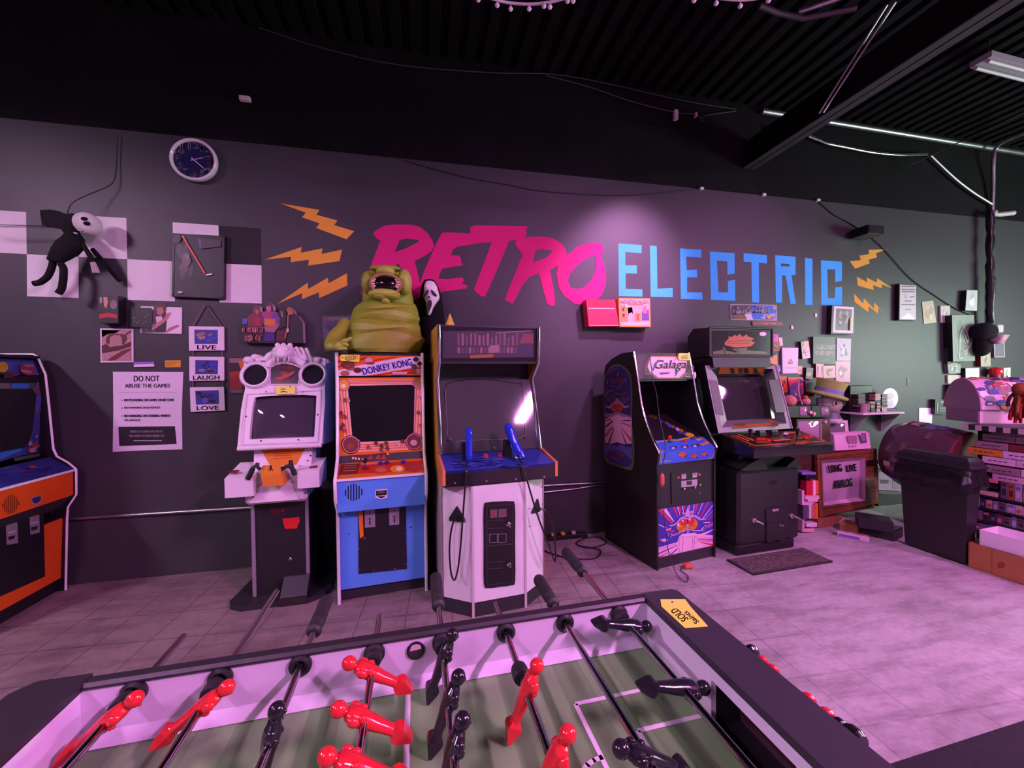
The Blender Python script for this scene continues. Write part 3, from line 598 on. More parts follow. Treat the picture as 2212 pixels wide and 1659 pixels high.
# marquee
a, b = (0.168, 1.70), (0.168, 1.955)
mb = MB(); board(mb, xi0, xi1, a, b, 0.015, 'gloss', (0.020, 0.017, 0.022)); P = fpanel(mb, gc, a, b)
P.poly(A([(275, 270), (1235, 265), (1235, 545), (275, 555)]), (0.035, 0.028, 0.04), 1)
r = random.Random(4)
for i in range(15):
    X = 430+i*44; h = r.choice((0, 20, 40)); P.poly(A([(X, 295+h), (X+24, 293+h), (X+24, 420), (X, 425)]), r.choice(((0.17, 0.085, 0.11), (0.12, 0.06, 0.09), (0.21, 0.12, 0.14))), 2)
for i in range(16):
    X = 430+i*40; P.poly(A([(X, 440), (X+26, 438), (X+26, 500), (X, 503)]), r.choice(((0.12, 0.06, 0.08), (0.24, 0.12, 0.15), (0.09, 0.05, 0.08))), 2.5)
P.poly(A([(770, 420), (870, 415), (870, 495), (770, 500)]), (0.27, 0.14, 0.17), 3); P.line(A([(570, 540), (800, 530)]), 7, (0.26, 0.10, 0.02), 3); P.line(A([(840, 290), (1200, 265)]), 2, (0.22, 0.12, 0.15), 3)
P.poly(A([(1120, 300), (1230, 300), (1230, 400), (1080, 400)]), (0.16, 0.04, 0.05), 3); P.disc(*A([(1090, 480)])[0], 9, 6, (0.03, 0.025, 0.09), 3); P.disc(*A([(1180, 470)])[0], 7, 6, (0.03, 0.025, 0.09), 3)
mb.build('marquee', gc)
# coin door
A = lambda pts: crop(0.2411, 900, 960, pts); yC = -0.1175
mb = MB(); P = fpanel(mb, gc, (yC, 0), (yC, 1), 0.001, 'satin')
out = smooth_loop(A([(600, 560), (640, 518), (740, 510), (840, 508), (878, 545), (880, 880), (880, 1215), (845, 1255), (740, 1270), (640, 1280), (602, 1240), (600, 900)]), 3)
mb.slab([P.pt(p, 8) for p in out], (0, 0.008, 0), 'gloss', BLACK)
P.line(smooth_loop(A([(628, 570), (650, 545), (740, 540), (830, 538), (855, 560), (858, 880), (858, 1200), (830, 1230), (740, 1240), (655, 1250), (630, 1225), (628, 900)]), 3), 1.6, (0.03, 0.028, 0.03), 9, closed=True)
for q in ([(640, 675), (770, 672)], [(640, 750), (775, 742)], [(625, 905), (855, 885)], [(640, 1050), (770, 1040)], [(640, 1110), (775, 1100)]): P.line(A(q), 1.6, (0.05, 0.045, 0.05), 10)
for X in (650, 728): P.line(A([(X, 800), (X+70, 796), (X+70, 870), (X, 876)]), 1.4, (0.16, 0.14, 0.15), 10, closed=True)
cd = mb.build('coin_door', gc)
for q in ([(655, 580), (720, 577), (720, 650), (655, 655)], [(730, 573), (802, 570), (802, 645), (730, 652)]):
    mb = MB(); P = fpanel(mb, gc, (yC, 0), (yC, 1), 0.001); P.poly(A(q), (0.10, 0.085, 0.09), 11); X = (q[0][0]+q[1][0])/2; P.text('25' if X > 700 else '0', A([(X-20, 640)])[0], A([(X+20, 638)])[0], A([(X-20, 595)])[0], (0.45, 0.02, 0.02), 12); mb.build('coin_slot', cd)
for q in ((820, 710), (822, 1068)):
    mb = MB(); c = on(gc, *A([q])[0], (yC-0.008, 0), (yC-0.008, 1)); mb.lathe([(0.016, 0), (0.016, 0.01), (0.008, 0.014), (0, 0.014)], c, 14, 'chrome', (0.7, 0.7, 0.7), (0, -1, 0)); mb.lathe([(0.007, 0.014), (0.007, 0.03), (0, 0.031)], c, 8, 'chrome', (0.7, 0.7, 0.7), (0.3, -1, -0.5)); mb.build('lock', cd)
# access plate and cable anchors on the facets
def facet_panel(mb, i, m='print'):
    a = Vector((*ft[i], 0)); b = Vector((*ft[i+1], 0)); return Panel(mb, a, b-a, (0, 0, 1), mat_of(gc), True, m, 0.001)
mb = MB(); P = facet_panel(mb, 2); P.poly(A([(1003, 405), (1138, 380), (1138, 720), (1003, 745)]), (0.66, 0.64, 0.65), 1)
for q in ((1010, 415), (1008, 575), (1010, 735), (1125, 535), (1122, 385)): P.disc(*A([q])[0], 1.3, 1.3, BLACK, 2, 8)
mb.build('access_plate', gc)
for i, q in ((0, [(365, 550), (300, 650), (300, 680), (435, 690), (430, 655)]), (2, [(1075, 485), (1022, 610), (1028, 617), (1085, 600), (1100, 590)])):
    mb = MB(); P = facet_panel(mb, i); f = [P.pt(p, 14) for p in A(q)]; mb.slab(f, -P.N*0.013, 'satin', BLACK); mb.build('cable_anchor', gc)
# the guns, each with its cable: lifted out of black rests on the shelf
for i, (q0, q1, lab) in enumerate((((1012, 1002), (1012, 950), 'blue light gun standing upright in the left rest'), ((1104, 1000), (1100, 945), 'blue light gun tilted forward in the right rest'))):
    base = on(gc, *q0, (0.02, 1.0), (0.02, 1.2)); base.z = 1.03
    mb = MB(); mb.box((base.x-0.045, base.y+0.0, 1.0), (base.x+0.012, base.y+0.06, 1.14), 'satin', BLACK, 0.006); mb.build('gun_rest', gc)
    t = thing('light_gun', lab, 'light gun', mat_of(gc) @ Vector((base.x-0.005, base.y-0.035, 1.085)), YA, 'blue light guns')
    BL = (0.015, 0.04, 0.55); mb = MB()
    if i == 0:
        mb.loft([[(x*sx, y*sx-0.01, z) for x, y in [(-0.018, -0.03), (0.018, -0.03), (0.022, 0.0), (0.018, 0.03), (-0.018, 0.03), (-0.022, 0)]] for z, sx in ((-0.05, 0.8), (-0.02, 1.0), (0.05, 1.02), (0.10, 1.05), (0.14, 0.95), (0.165, 0.6))], 'gloss', BL); mb.box((-0.02, -0.045, 0.09), (0.02, 0.0, 0.13), 'gloss', BL, 0.008)
    else:
        mb.loft([[(cx_+x*sx, cy_+y*sx, z) for x, y in [(-0.02, -0.03), (0.02, -0.03), (0.025, 0.0), (0.02, 0.03), (-0.02, 0.03), (-0.025, 0)]] for z, sx, cx_, cy_ in ((-0.045, 0.9, 0.06, -0.05), (-0.01, 1.1, 0.045, -0.03), (0.05, 1.2, 0.015, 0.0), (0.10, 1.25, 0.0, 0.02), (0.145, 1.2, -0.012, 0.03), (0.175, 0.7, -0.015, 0.03))], 'gloss', BL); mb.tube([(0.0, 0.0, 0.06), (-0.01, -0.03, 0.02), (0.02, -0.04, -0.01)], 0.007, 6, 'gloss', BL)
    mb.build('gun_body', t)
    inv = mat_of(t).inverted() @ mat_of(gc)
    def gp(q, y): return inv @ on(gc, *q, (y, 0), (y, 1))
    if i == 0: path = [(1010, 998, -0.03), (1008, 1012, -0.15), (1004, 1060, -0.16), (999, 1130, -0.145), (994, 1190, -0.13), (988, 1235, -0.12), (981, 1253, -0.115), (974, 1235, -0.10), (971, 1190, -0.09), (974, 1150, -0.085), (981, 1124, -0.085), (987, 1113, -0.088)]
    else: path = [(1118, 985, -0.05), (1128, 1004, -0.16), (1142, 1050, -0.18), (1160, 1110, -0.17), (1182, 1170, -0.13), (1194, 1203, -0.09), (1199, 1213, -0.05), (1200, 1195, -0.04), (1197, 1150, -0.04), (1190, 1118, -0.045), (1180, 1105, -0.06), (1164, 1096, -0.075)]
    mb = MB(); mb.tube(curve_pts([gp(q[:2], q[2]) for q in path], 5), 0.0062, 7, 'gloss', (0.012, 0.011, 0.012)); mb.build('cable', t)
# ------------------------------------------------------------------ white moulded pedestal cabinet
o = atZ(551, 1299, 0); e = atZ(667, 1284, 0); d = e-o; YH = math.atan2(d.y, d.x); WHD = d.length
hy = thing('arcade_cabinet', 'white moulded arcade cabinet on a black pedestal with orange steering yoke', 'arcade cabinet', o, YH, 'arcade cabinets')
WP2 = (0.74, 0.70, 0.73)
mb = MB(); mb.prism([(-0.15, -0.02), (-0.13, -0.07), (-0.05, -0.12), (WHD+0.04, -0.12), (WHD+0.12, -0.06), (WHD+0.15, 0.0), (WHD+0.12, 0.30), (WHD, 0.55), (0.0, 0.55), (-0.12, 0.30)], 0.0, 0.035, 'satin', DARK, 'z'); mb.build('base_plate', hy)
mb = MB(); mb.box((0, 0, 0.035), (WHD, 0.48, 0.73), 'satin', (0.010, 0.010, 0.012)); P = fpanel(mb, hy, (0, 0), (0, 1)); A = lambda pts: crop(0.2411, 480, 960, pts)
P.line(A([(430, 775), (570, 765)]), 1, (0.03, 0.025, 0.03), 1); P.line(A([(430, 835), (570, 825)]), 1, (0.03, 0.025, 0.03), 1)
P.poly(A([(425, 575), (575, 565), (575, 625), (425, 632)]), (0.05, 0.012, 0.015), 1); P.poly(A([(535, 578), (548, 577), (548, 600), (535, 602)]), (0.3, 0.02, 0.03), 2); mb.build('pedestal', hy)
mb = MB(); P = fpanel(mb, hy, (0, 0), (0, 1)); P.poly(A([(542, 662), (640, 655), (690, 648), (697, 695), (680, 712), (672, 752), (565, 756), (548, 700)]), (0.62, 0.02, 0.02), 4); tag(mb.build('tape_patch', hy), 'red tape patch')
mb = MB(); mb.lathe([(0.012, 0), (0.012, 0.012), (0.005, 0.016), (0.005, 0.026), (0, 0.027)], on(hy, 628, 1206, (0, 0), (0, 1)), 12, 'chrome', (0.7, 0.7, 0.7), (0, -1, 0)); mb.build('lock', hy)
for x in (0.0, WHD):
    mb = MB(); mb.box((x-0.012, -0.010, 0.035), (x+0.012, 0.004, 0.74), 'satin', (0.24, 0.21, 0.24), 0.003); mb.build('corner_trim', hy)
mb = MB(); px = on(hy, 606, 1310, (-0.11, 0), (-0.11, 1)).x; pw = 0.17
mb.prism([(-0.125, 0.0), (-0.125, 0.05), (-0.02, 0.16), (0.0, 0.16), (0.0, 0.0)], px, px+pw, 'satin', DARK); mb.box((px-0.01, -0.13, 0.0), (px+pw+0.01, -0.11, 0.055), 'metal', (0.12, 0.1, 0.11)); mb.build('foot_pedal', hy)
# lower shroud with side wings
mb = MB(); mb.box((-0.02, -0.10, 0.72), (WHD+0.02, 0.30, 0.86), 'satin', WP2, 0.02)
mb.prism([(-0.16, 0.80), (-0.16, 0.93), (0.10, 0.985), (0.10, 0.80)], -0.11, 0.06, 'satin', WP2); mb.prism([(-0.16, 0.83), (-0.16, 0.95), (0.10, 0.99), (0.10, 0.83)], WHD-0.02, WHD+0.12, 'satin', WP2)
mb.slab([(0.02, -0.13, 0.745), (WHD-0.02, -0.13, 0.745), (WHD-0.07, -0.10, 0.84), (0.09, -0.10, 0.84)], (0, 0.1, 0), 'satin', (0.66, 0.62, 0.66)); mb.box((0.02, -0.08, 0.85), (WHD-0.02, 0.28, 0.97), 'satin', WP2, 0.015)
P = fpanel(mb, hy, (-0.1005, 0), (-0.1005, 1))
for q in ((547, 1073), (660, 1065)): P.disc(*q, 2, 2, BLACK, 2, 10)
mb.build('shroud', hy)
for x in (-0.075, WHD+0.07):
    mb = MB(); mb.box((x-0.025, -0.12, 0.955), (x+0.025, -0.075, 0.968), 'gloss', (0.18, 0.02, 0.02), 0.004); mb.build('button', hy)
# funnel with the orange plate
mb = MB(); a, b = (-0.06, 0.95), (0.10, 1.12); P = fpanel(mb, hy, a, b, 0.002)
mb.slab([P.pt(q, 0) for q in [(548, 1010), (549, 966), (676, 958), (672, 1004)]], (0, 0.3, 0), 'satin', WP2)
P.poly([(563, 968), (662, 964), (640, 1004), (584, 1006)], (0.62, 0.20, 0.02), 2)
for yy in (981, 986, 991): P.line([(592, yy), (630, yy-1.5)], 1, (0.25, 0.08, 0.02), 3)
for q in ((665, 996), (671, 985)): P.disc(*q, 1.8, 1.8, BLACK, 3, 8)
mb.build('funnel', hy)
mb = MB(); c = on(hy, 588, 1026, (-0.16, 0), (-0.16, 1))
OG = (0.66, 0.22, 0.02)
mb.slab([on(hy, *q, (-0.20, 0), (-0.20, 1)) for q in A([(372, 380), (555, 368), (525, 262), (345, 282)])], (0, 0.09, 0.01), 'satin', OG); Pq = fpanel(mb, hy, (-0.20, 0.97), (-0.16, 1.02))
q4 = [on(hy, *q, (-0.20, 0), (-0.20, 1)) for q in A([(345, 282), (525, 262)])]; q4 += [on(hy, *q, (-0.125, 0), (-0.125, 1)) for q in A([(525, 172), (360, 190)])]
mb.slab(q4, (0, 0.02, -0.03), 'satin', OG)
v = (q4[3]-q4[0]); Pt = Panel(mb, q4[0], q4[1]-q4[0], v, mat_of(hy), True, 'print', 0.0015); cc = A([(435, 215)])[0]
for dx in (-1, 0, 1): Pt.line([(cc[0]+dx*0.8, cc[1]-6), (cc[0]+dx*1.6, cc[1]+0), (cc[0]+dx*4.6, cc[1]+5)], 1.1, BLACK, 1)
yk = mb.build('steering_yoke', hy)
for s, qs in ((-1, [(345, 225), (300, 190), (275, 215), (240, 290), (225, 310)]), (1, [(530, 215), (590, 195), (612, 190), (640, 240), (650, 275)])):
    mb = MB(); mb.tube([on(hy, *A([q])[0], (-0.16, 0), (-0.16, 1)) for q in qs], [0.012, 0.013, 0.016, 0.018, 0.017], 8, 'rubber', BLACK)
    top = on(hy, *A([(320, 165) if s < 0 else (612, 140)])[0], (-0.15, 0), (-0.15, 1)); mid = on(hy, *A([(300, 210) if s < 0 else (620, 215)])[0], (-0.16, 0), (-0.16, 1)); mb.tube([top, mid], [0.012, 0.018], 8, 'rubber', BLACK); mb.build('grip', yk)
# head: moulded screen frame
a, b = (-0.02, 1.09), (0.14, 1.62); CP = lambda pts: crop(0.1567, 500, 730, pts)
mb = MB(); P = fpanel(mb, hy, a, b, 0.002)
outl = [(80, 1520), (90, 1400), (100, 1300), (130, 1000), (165, 800), (190, 690), (150, 560), (148, 500), (165, 420), (175, 310), (200, 270), (370, 228), (425, 262), (480, 260), (600, 190), (620, 130), (960, 130), (1060, 210), (1120, 262), (1200, 262), (1285, 280), (1300, 400), (1300, 560), (1285, 690), (1290, 900), (1265, 1200), (1245, 1470)]
gl = CP([(320, 820), (500, 800), (700, 790), (1000, 785), (1172, 795), (1165, 1000), (1140, 1368), (700, 1385), (245, 1400), (262, 1180), (290, 960)])
front = [P.pt(p, 0) for p in CP(outl)]; n = len(front); back = Vector((0.03, 0.28, -0.02))
tris = tessellate_polygon([[Vector((*P.cv(p), 0)) for p in CP(outl)], [Vector((*P.cv(p), 0)) for p in gl]])
mb.add(front+[P.pt(p, 0) for p in gl], [tuple(t) for t in tris], 'satin', WP2)
mb.add(front+[f+back for f in front], [(i, i+n, (i+1) % n+n, (i+1) % n) for i in range(n)]+[list(range(2*n-1, n-1, -1))], 'satin', WP2)
g3 = [P.pt(p, 0) for p in gl]; mb.add(g3+[p+Vector((0, 0.04, 0)) for p in g3], [(i, (i+1) % len(g3), (i+1) % len(g3)+len(g3), i+len(g3)) for i in range(len(g3))], 'satin', (0.6, 0.56, 0.6))
for ins in ([(215, 775), (1235, 720), (1220, 1010), (1190, 1430), (150, 1470), (165, 1200)],): mb.tube([P.pt(p, 1) for p in CP(ins)], 0.007, 6, 'satin', WP2, closed=True)
for q in ((482, 748), (978, 742), (203, 1085), (1190, 1060), (410, 1420), (925, 1403), (973, 597)): P.disc(*CP([q])[0], 2, 2, BLACK, 3, 10)
# lip under the screen, ridge over the marquee, beast ornament
mb.tube([P.pt(p, 3) for p in CP([(90, 1530), (700, 1500), (1245, 1480)])], 0.016, 8, 'satin', WP2)
for seg in ([(500, 410), (520, 370), (620, 290)], [(830, 290), (900, 310), (1010, 380)]): mb.tube([P.pt(p, 4) for p in CP(seg)], 0.028, 8, 'satin', WP2)
for seg in ([(460, 320), (520, 250), (610, 200)], [(870, 200), (960, 250), (1040, 310)]): mb.tube([P.pt(p, 5) for p in CP(seg)], [0.018, 0.022, 0.02], 8, 'satin', WP2)
for (x, y, r_) in ((235, 310, 0.035), (1190, 310, 0.03), (330, 270, 0.03), (380, 310, 0.022), (440, 300, 0.02), (1110, 300, 0.022), (1050, 290, 0.02), (490, 270, 0.016), (545, 235, 0.016), (930, 235, 0.016), (990, 265, 0.016)): mb.ball(P.pt(CP([(x, y)])[0], 4), (r_, r_*0.7, r_*0.8), 10, 7, 'satin', WP2)
c = P.pt(CP([(730, 215)])[0], 10)
mb.ball(c, (0.085, 0.06, 0.06), 14, 9, 'satin', WP2); mb.ball(c+Vector((-0.035, -0.035, 0.02)), 0.024, 10, 7, 'satin', WP2); mb.ball(c+Vector((0.03, -0.035, 0.02)), 0.024, 10, 7, 'satin', WP2)
mb.ball(c+Vector((0, -0.045, -0.02)), (0.045, 0.03, 0.03), 10, 7, 'satin', WP2)
for dx in (-0.055, -0.025, 0.02, 0.05): mb.lathe([(0.009, 0), (0.006, 0.03), (0.0, 0.05)], c+Vector((dx, -0.05, -0.03)), 7, 'satin', WP2, (0, -0.1, -1))
for i in range(6): mb.tube([c+Vector((-0.02+i*0.035, 0.0, 0.055-i*0.004)), c+Vector((0.015+i*0.035, -0.015, 0.02-i*0.012)), c+Vector((0.02+i*0.035, -0.01, -0.02-i*0.01))], 0.011, 6, 'satin', WP2)
for dx in (-0.04, 0.0, 0.045): mb.ball(c+Vector((dx, 0.0, 0.055)), 0.02, 8, 6, 'satin', WP2)
mb.build('screen_frame', hy)
mb = MB(); P2 = fpanel(mb, hy, (a[0]+0.035, a[1]), (b[0]+0.035, b[1]), 0.001, 'screen'); cs = [P2.pt(p, 0) for p in CP([(200, 770), (1240, 740), (1210, 1420), (180, 1450)])]; g = 9; vs = []
for i in range(g):
    for j in range(g):
        u, v = j/(g-1), i/(g-1); vs.append((cs[0]*(1-u)+cs[1]*u)*(1-v)+(cs[3]*(1-u)+cs[2]*u)*v+P2.N*(0.05*(1-(2*u-1)**2)*(1-(2*v-1)**2)-0.02))
mb.add(vs, [(i*g+j, i*g+j+1, (i+1)*g+j+1, (i+1)*g+j) for i in range(g-1) for j in range(g-1)], 'screen', (0.055, 0.045, 0.065), True); mb.build('screen', hy)
for cx_, cy_, rx in ((335, 515, 137), (1128, 510, 130)):
    mb = MB(); P = fpanel(mb, hy, a, b, 0.002); cen = P.pt(CP([(cx_, cy_)])[0], 0); r_ = rx*0.1567*P.scale(CP([(cx_, cy_)])[0]); nrm = P.N
    mb.lathe([(r_*1.34, -0.02), (r_*1.34, 0.012), (r_*1.2, 0.026), (r_*1.04, 0.022), (r_, 0.004)], cen, 28, 'satin', WP2, nrm); mb.lathe([(r_*1.02, 0.007), (r_*0.5, 0.003), (0, 0.002)], cen, 24, 'cloth', (0.010, 0.009, 0.014), nrm); mb.build('speaker', hy)
mb = MB(); P = fpanel(mb, hy, a, b, 0.002); q = CP([(540, 645), (540, 415), (620, 370), (730, 350), (850, 370), (968, 415), (925, 643)])
P.poly(q, (0.035, 0.030, 0.032), 2, m='gloss'); P.line(q, 2, WP2, 4, closed=True)
P.text('HYDRA', CP([(655, 445)])[0], CP([(855, 440)])[0], CP([(668, 395)])[0], (0.40, 0.06, 0.02), 5, 0.006)
P.poly(CP([(590, 555), (680, 545), (720, 500), (800, 490), (885, 455), (850, 510), (760, 560), (690, 590), (640, 585)]), (0.38, 0.035, 0.02), 5); P.poly(CP([(660, 470), (760, 465), (780, 500), (680, 510)]), (0.16, 0.03, 0.02), 4); P.poly(CP([(640, 600), (700, 610), (690, 625), (620, 620)]), (0.2, 0.03, 0.02), 4)
mb.build('marquee', hy)
def hytag(P): P.text('sold', CP([(680, 722)])[0], CP([(745, 720)])[0], CP([(680, 690)])[0], BLACK, 5); P.line(CP([(680, 748), (720, 738), (770, 750)]), 1.6, BLACK, 5); P.disc(*CP([(812, 675)])[0], 1.6, 1.6, BLACK, 5, 8)
hang_tag('price_tag', 'yellow tag between the speakers and screen of the white moulded cabinet', mat_of(hy), CP([(605, 668), (860, 656), (878, 690), (878, 770), (615, 778), (605, 740)]), hytag, face=lambda mb: fpanel(mb, hy, (a[0]-0.012, a[1]), (b[0]-0.012, b[1]), 0.001))

# ------------------------------------------------------------------ black cabinet with the striped insect art
o = atZ(1419, 1233, 0); e = atZ(1547, 1207, 0); YG = math.radians(9.5)
gal = thing('arcade_cabinet', 'black arcade cabinet with blue control panel and striped red eyed insect artwork', 'arcade cabinet', o, YG, 'arcade cabinets')
W = 0.645
BK = (0.007, 0.007, 0.008)
prof = [(0.0, 0.0), (0.0, 0.86), (-0.02, 0.96), (0.0, 1.0), (0.035, 1.045), (0.12, 1.18), (0.19, 1.34), (0.235, 1.56), (0.29, 1.80), (0.45, 1.795), (0.60, 1.75), (0.70, 1.69), (0.72, 1.64), (0.72, 0.0)]
for mb, nm in sides(gal, W, prof, 0.018, BK, BK):
    if mb.v[0][0] < 0.01:      # the left side carries a long decal, its inks darkened as side shade
        fr = mat_of(gal); P = Panel(mb, (0, 0, 0), (0, -1, 0), (0, 0, 1), fr, True, 'print', 0.0008); A = lambda pts: crop(0.1566, 1280, 770, pts)
        out = smooth_loop(A([(150, 600), (155, 350), (190, 230), (250, 140), (350, 105), (450, 150), (510, 220), (540, 330), (550, 600), (545, 900), (570, 1150), (575, 1400), (545, 1560), (440, 1550), (300, 1500), (185, 1450), (160, 1250), (165, 900)]), 3)
        P.poly(out, (0.085, 0.10, 0.05), 1); ins = smooth_loop(A([(165, 600), (172, 360), (205, 245), (260, 165), (350, 128), (440, 170), (495, 235), (525, 335), (532, 600), (528, 900), (545, 1150), (550, 1390), (525, 1500), (430, 1520), (310, 1475), (205, 1420), (178, 1250), (180, 900)]), 3)
        P.poly(ins, (0.03, 0.022, 0.12), 2)
        for q in ([(230, 200), (330, 150), (370, 160), (240, 240)],): P.poly(A(q), (0.07, 0.07, 0.25), 3)
        P.text('Galaga', A([(255, 395)])[0], A([(425, 375)])[0], A([(262, 300)])[0], (0.28, 0.10, 0.16), 4, 0.01)
        P.line(A([(245, 410), (300, 408), (350, 440), (380, 420), (430, 350)]), 0.9, (0.36, 0.16, 0.2), 4)
        for q in ([(348, 265), (360, 220)], [(210, 375), (212, 340)], [(452, 345), (455, 310)]): P.line(A(q), 2.2, (0.5, 0.25, 0.1), 4)
        P.poly(A([(175, 520), (220, 460), (270, 455), (330, 500), (330, 520), (270, 480), (225, 500), (190, 560), (175, 570)]), (0.085, 0.10, 0.05), 4); P.poly(A([(330, 500), (400, 520), (470, 490), (480, 510), (400, 545), (330, 520)]), (0.085, 0.10, 0.05), 4)
        for i, (x, y) in enumerate(((240, 520), (280, 520), (320, 520), (205, 570), (380, 560), (430, 560), (470, 540), (510, 560))): P.line(A([(x, y), (300+(x-345)*0.25+45, 690)]), 1.4, (0.32, 0.15, 0.25) if i % 2 else (0.3, 0.03, 0.04), 4)
        P.poly(A([(165, 690), (240, 680), (320, 610), (345, 570), (380, 610), (440, 680), (530, 680), (450, 715), (400, 690), (345, 660), (280, 700), (230, 720)]), (0.33, 0.18, 0.30), 5)
        P.disc(*A([(305, 705)])[0], 7, 8, (0.38, 0.10, 0.02), 6); P.disc(*A([(385, 705)])[0], 6, 8, (0.36, 0.08, 0.02), 6); P.disc(*A([(318, 695)])[0], 4, 5, (0.36, 0.02, 0.02), 7); P.disc(*A([(378, 690)])[0], 3.6, 5, (0.36, 0.02, 0.02), 7)
        P.poly(A([(160, 785), (260, 790), (345, 750), (430, 790), (560, 830), (440, 840), (345, 800), (260, 840), (170, 830)]), (0.24, 0.12, 0.22), 6)
        P.poly(A([(180, 860), (345, 800), (545, 850), (545, 1200), (440, 1210), (345, 1180), (230, 1210), (178, 1180)]), (0.50, 0.28, 0.42), 5)
        for q, c in (([(290, 880), (190, 950), (185, 985), (290, 900)], (0.03, 0.02, 0.10)), ([(280, 960), (185, 1080), (182, 1120), (285, 985)], (0.38, 0.02, 0.03)), ([(300, 980), (215, 1200), (235, 1210), (305, 1000)], (0.03, 0.02, 0.10)), ([(390, 960), (540, 1130), (540, 1180), (400, 980)], (0.38, 0.02, 0.05)), ([(390, 990), (490, 1230), (470, 1235), (395, 1010)], (0.03, 0.02, 0.10)), ([(400, 880), (530, 870), (530, 895), (400, 890)], (0.03, 0.02, 0.14)), ([(400, 905), (540, 950), (540, 975), (400, 920)], (0.40, 0.06, 0.10)), ([(270, 860), (180, 870), (180, 895), (275, 875)], (0.3, 0.05, 0.09))): P.poly(A(q), c, 7)
        P.poly(smooth_loop(A([(170, 1250), (240, 1210), (300, 1220), (345, 1245), (400, 1210), (470, 1250), (550, 1260), (545, 1420), (440, 1330), (345, 1300), (230, 1310), (180, 1380)]), 3), (0.07, 0.06, 0.24), 8)
        P.text('Galaga', A([(262, 1410)])[0], A([(428, 1420)])[0], A([(262, 1340)])[0], (0.22, 0.07, 0.16), 9, 0.01); P.ring(*A([(345, 1375)])[0], 14, 8, 0.15, (0.2, 0.07, 0.15), 9)
    mb.build(nm, gal)
x0, x1 = 0.018, W-0.018
for x in (0.009, W-0.009): molding(gal, x, [(-0.02, 0.96), (0.0, 1.0), (0.035, 1.045), (0.075, 1.105), (0.12, 1.18), (0.16, 1.26), (0.19, 1.34), (0.235, 1.56), (0.29, 1.80)], (0.6, 0.58, 0.6), 0.010, 'chrome')
mb = MB(); mb.box((x0, 0.02, 0.0), (x1, 0.04, 0.10), 'satin', DARK); mb.box((x0, 0.29, 1.775), (x1, 0.74, 1.79) if False else (x1, 0.5, 1.79), 'satin', BK); mb.box((x0, 0.69, 0.1), (x1, 0.71, 1.6), "satin", BK); mb.box((x0, 0.26, 1.54), (x1, 0.5, 1.555), 'satin', BK); mb.build('body', gal)
mb = MB(); P = fpanel(mb, gal, (0.015, 0), (0.015, 1)); board(mb, x0, x1, (0.015, 0.08), (0.015, 0.86), 0.016, 'satin', (0.014, 0.013, 0.014)); mb.box((x0, 0.008, 0.085), (x1, 0.02, 0.10), 'satin', (0.03, 0.025, 0.03)); mb.build('front_panel', gal)
# lower artwork
mb = MB(); P = fpanel(mb, gal, (0.012, 0), (0.012, 1)); A = lambda pts: crop(0.09643, 1380, 1060, pts)
P.poly(A([(425, 415), (1695, 232), (1700, 1250), (440, 1505)]), (0.055, 0.03, 0.38), 1)
C0 = (1070, 760); PKW = (0.78, 0.45, 0.66); RD = (0.55, 0.03, 0.06)
P.poly(A([(440, 1270), (860, 1150), (900, 1020), (1260, 960), (1700, 1000), (1700, 1250), (440, 1505)]), PKW, 2)
for q, c in (([(430, 440), (500, 410), (770, 730), (730, 740)], RD), ([(510, 405), (610, 395), (790, 690), (770, 690)], PKW), ([(755, 370), (805, 365), (880, 600), (865, 610)], RD), ([(850, 362), (875, 358), (925, 560), (915, 560)], PKW), ([(875, 355), (920, 352), (945, 500), (930, 510)], RD), ([(960, 345), (985, 342), (1000, 470), (990, 470)], PKW), ([(1000, 340), (1030, 338), (1040, 450), (1030, 450)], RD), ([(1110, 325), (1135, 322), (1120, 440), (1110, 440)], PKW), ([(1215, 310), (1260, 305), (1225, 500), (1210, 480)], (0.35, 0.2, 0.62)), ([(1275, 300), (1325, 290), (1260, 520), (1245, 520)], RD), ([(1420, 270), (1440, 268), (1320, 540), (1310, 530)], PKW), ([(1530, 255), (1570, 248), (1380, 590), (1360, 580)], RD), ([(1690, 265), (1697, 280), (1440, 620), (1425, 610)], PKW), ([(1690, 400), (1697, 415), (1500, 610), (1490, 600)], (0.4, 0.25, 0.65)), ([(1690, 490), (1697, 520), (1520, 680), (1510, 670)], RD), ([(1695, 700), (1697, 715), (1500, 815), (1500, 800)], PKW), ([(1695, 735), (1697, 765), (1530, 840), (1530, 815)], RD), ([(440, 745), (640, 840), (600, 840), (440, 770)], PKW), ([(640, 850), (800, 900), (790, 940), (640, 890)], RD),
             ([(1700, 1075), (1700, 1105), (1300, 1100), (1300, 1090)], (0.07, 0.03, 0.38)), ([(1700, 1115), (1700, 1140), (1300, 1130), (1300, 1120)], RD), ([(1700, 1195), (1700, 1245), (1500, 1200), (1340, 1140)], RD), ([(1700, 1030), (1700, 1045), (1290, 1080), (1290, 1070)], (0.6, 0.1, 0.2)), ([(440, 1390), (860, 1210), (860, 1225), (440, 1425)], (0.16, 0.04, 0.33)), ([(440, 1310), (840, 1180), (840, 1190), (440, 1320)], (0.3, 0.12, 0.4)), ([(640, 1450), (730, 1390), (870, 1270), (860, 1310), (740, 1420)], (0.09, 0.06, 0.40)), ([(440, 1470), (700, 1370), (690, 1385), (440, 1500)], RD)): P.poly(A(q), c, 3)
for x in (900, 975, 1190, 1235): P.line(A([(x, 1050), (x+15, 1150), (x-10, 1250), (x+10, 1370)]), 0.8, (0.3, 0.12, 0.32), 4)
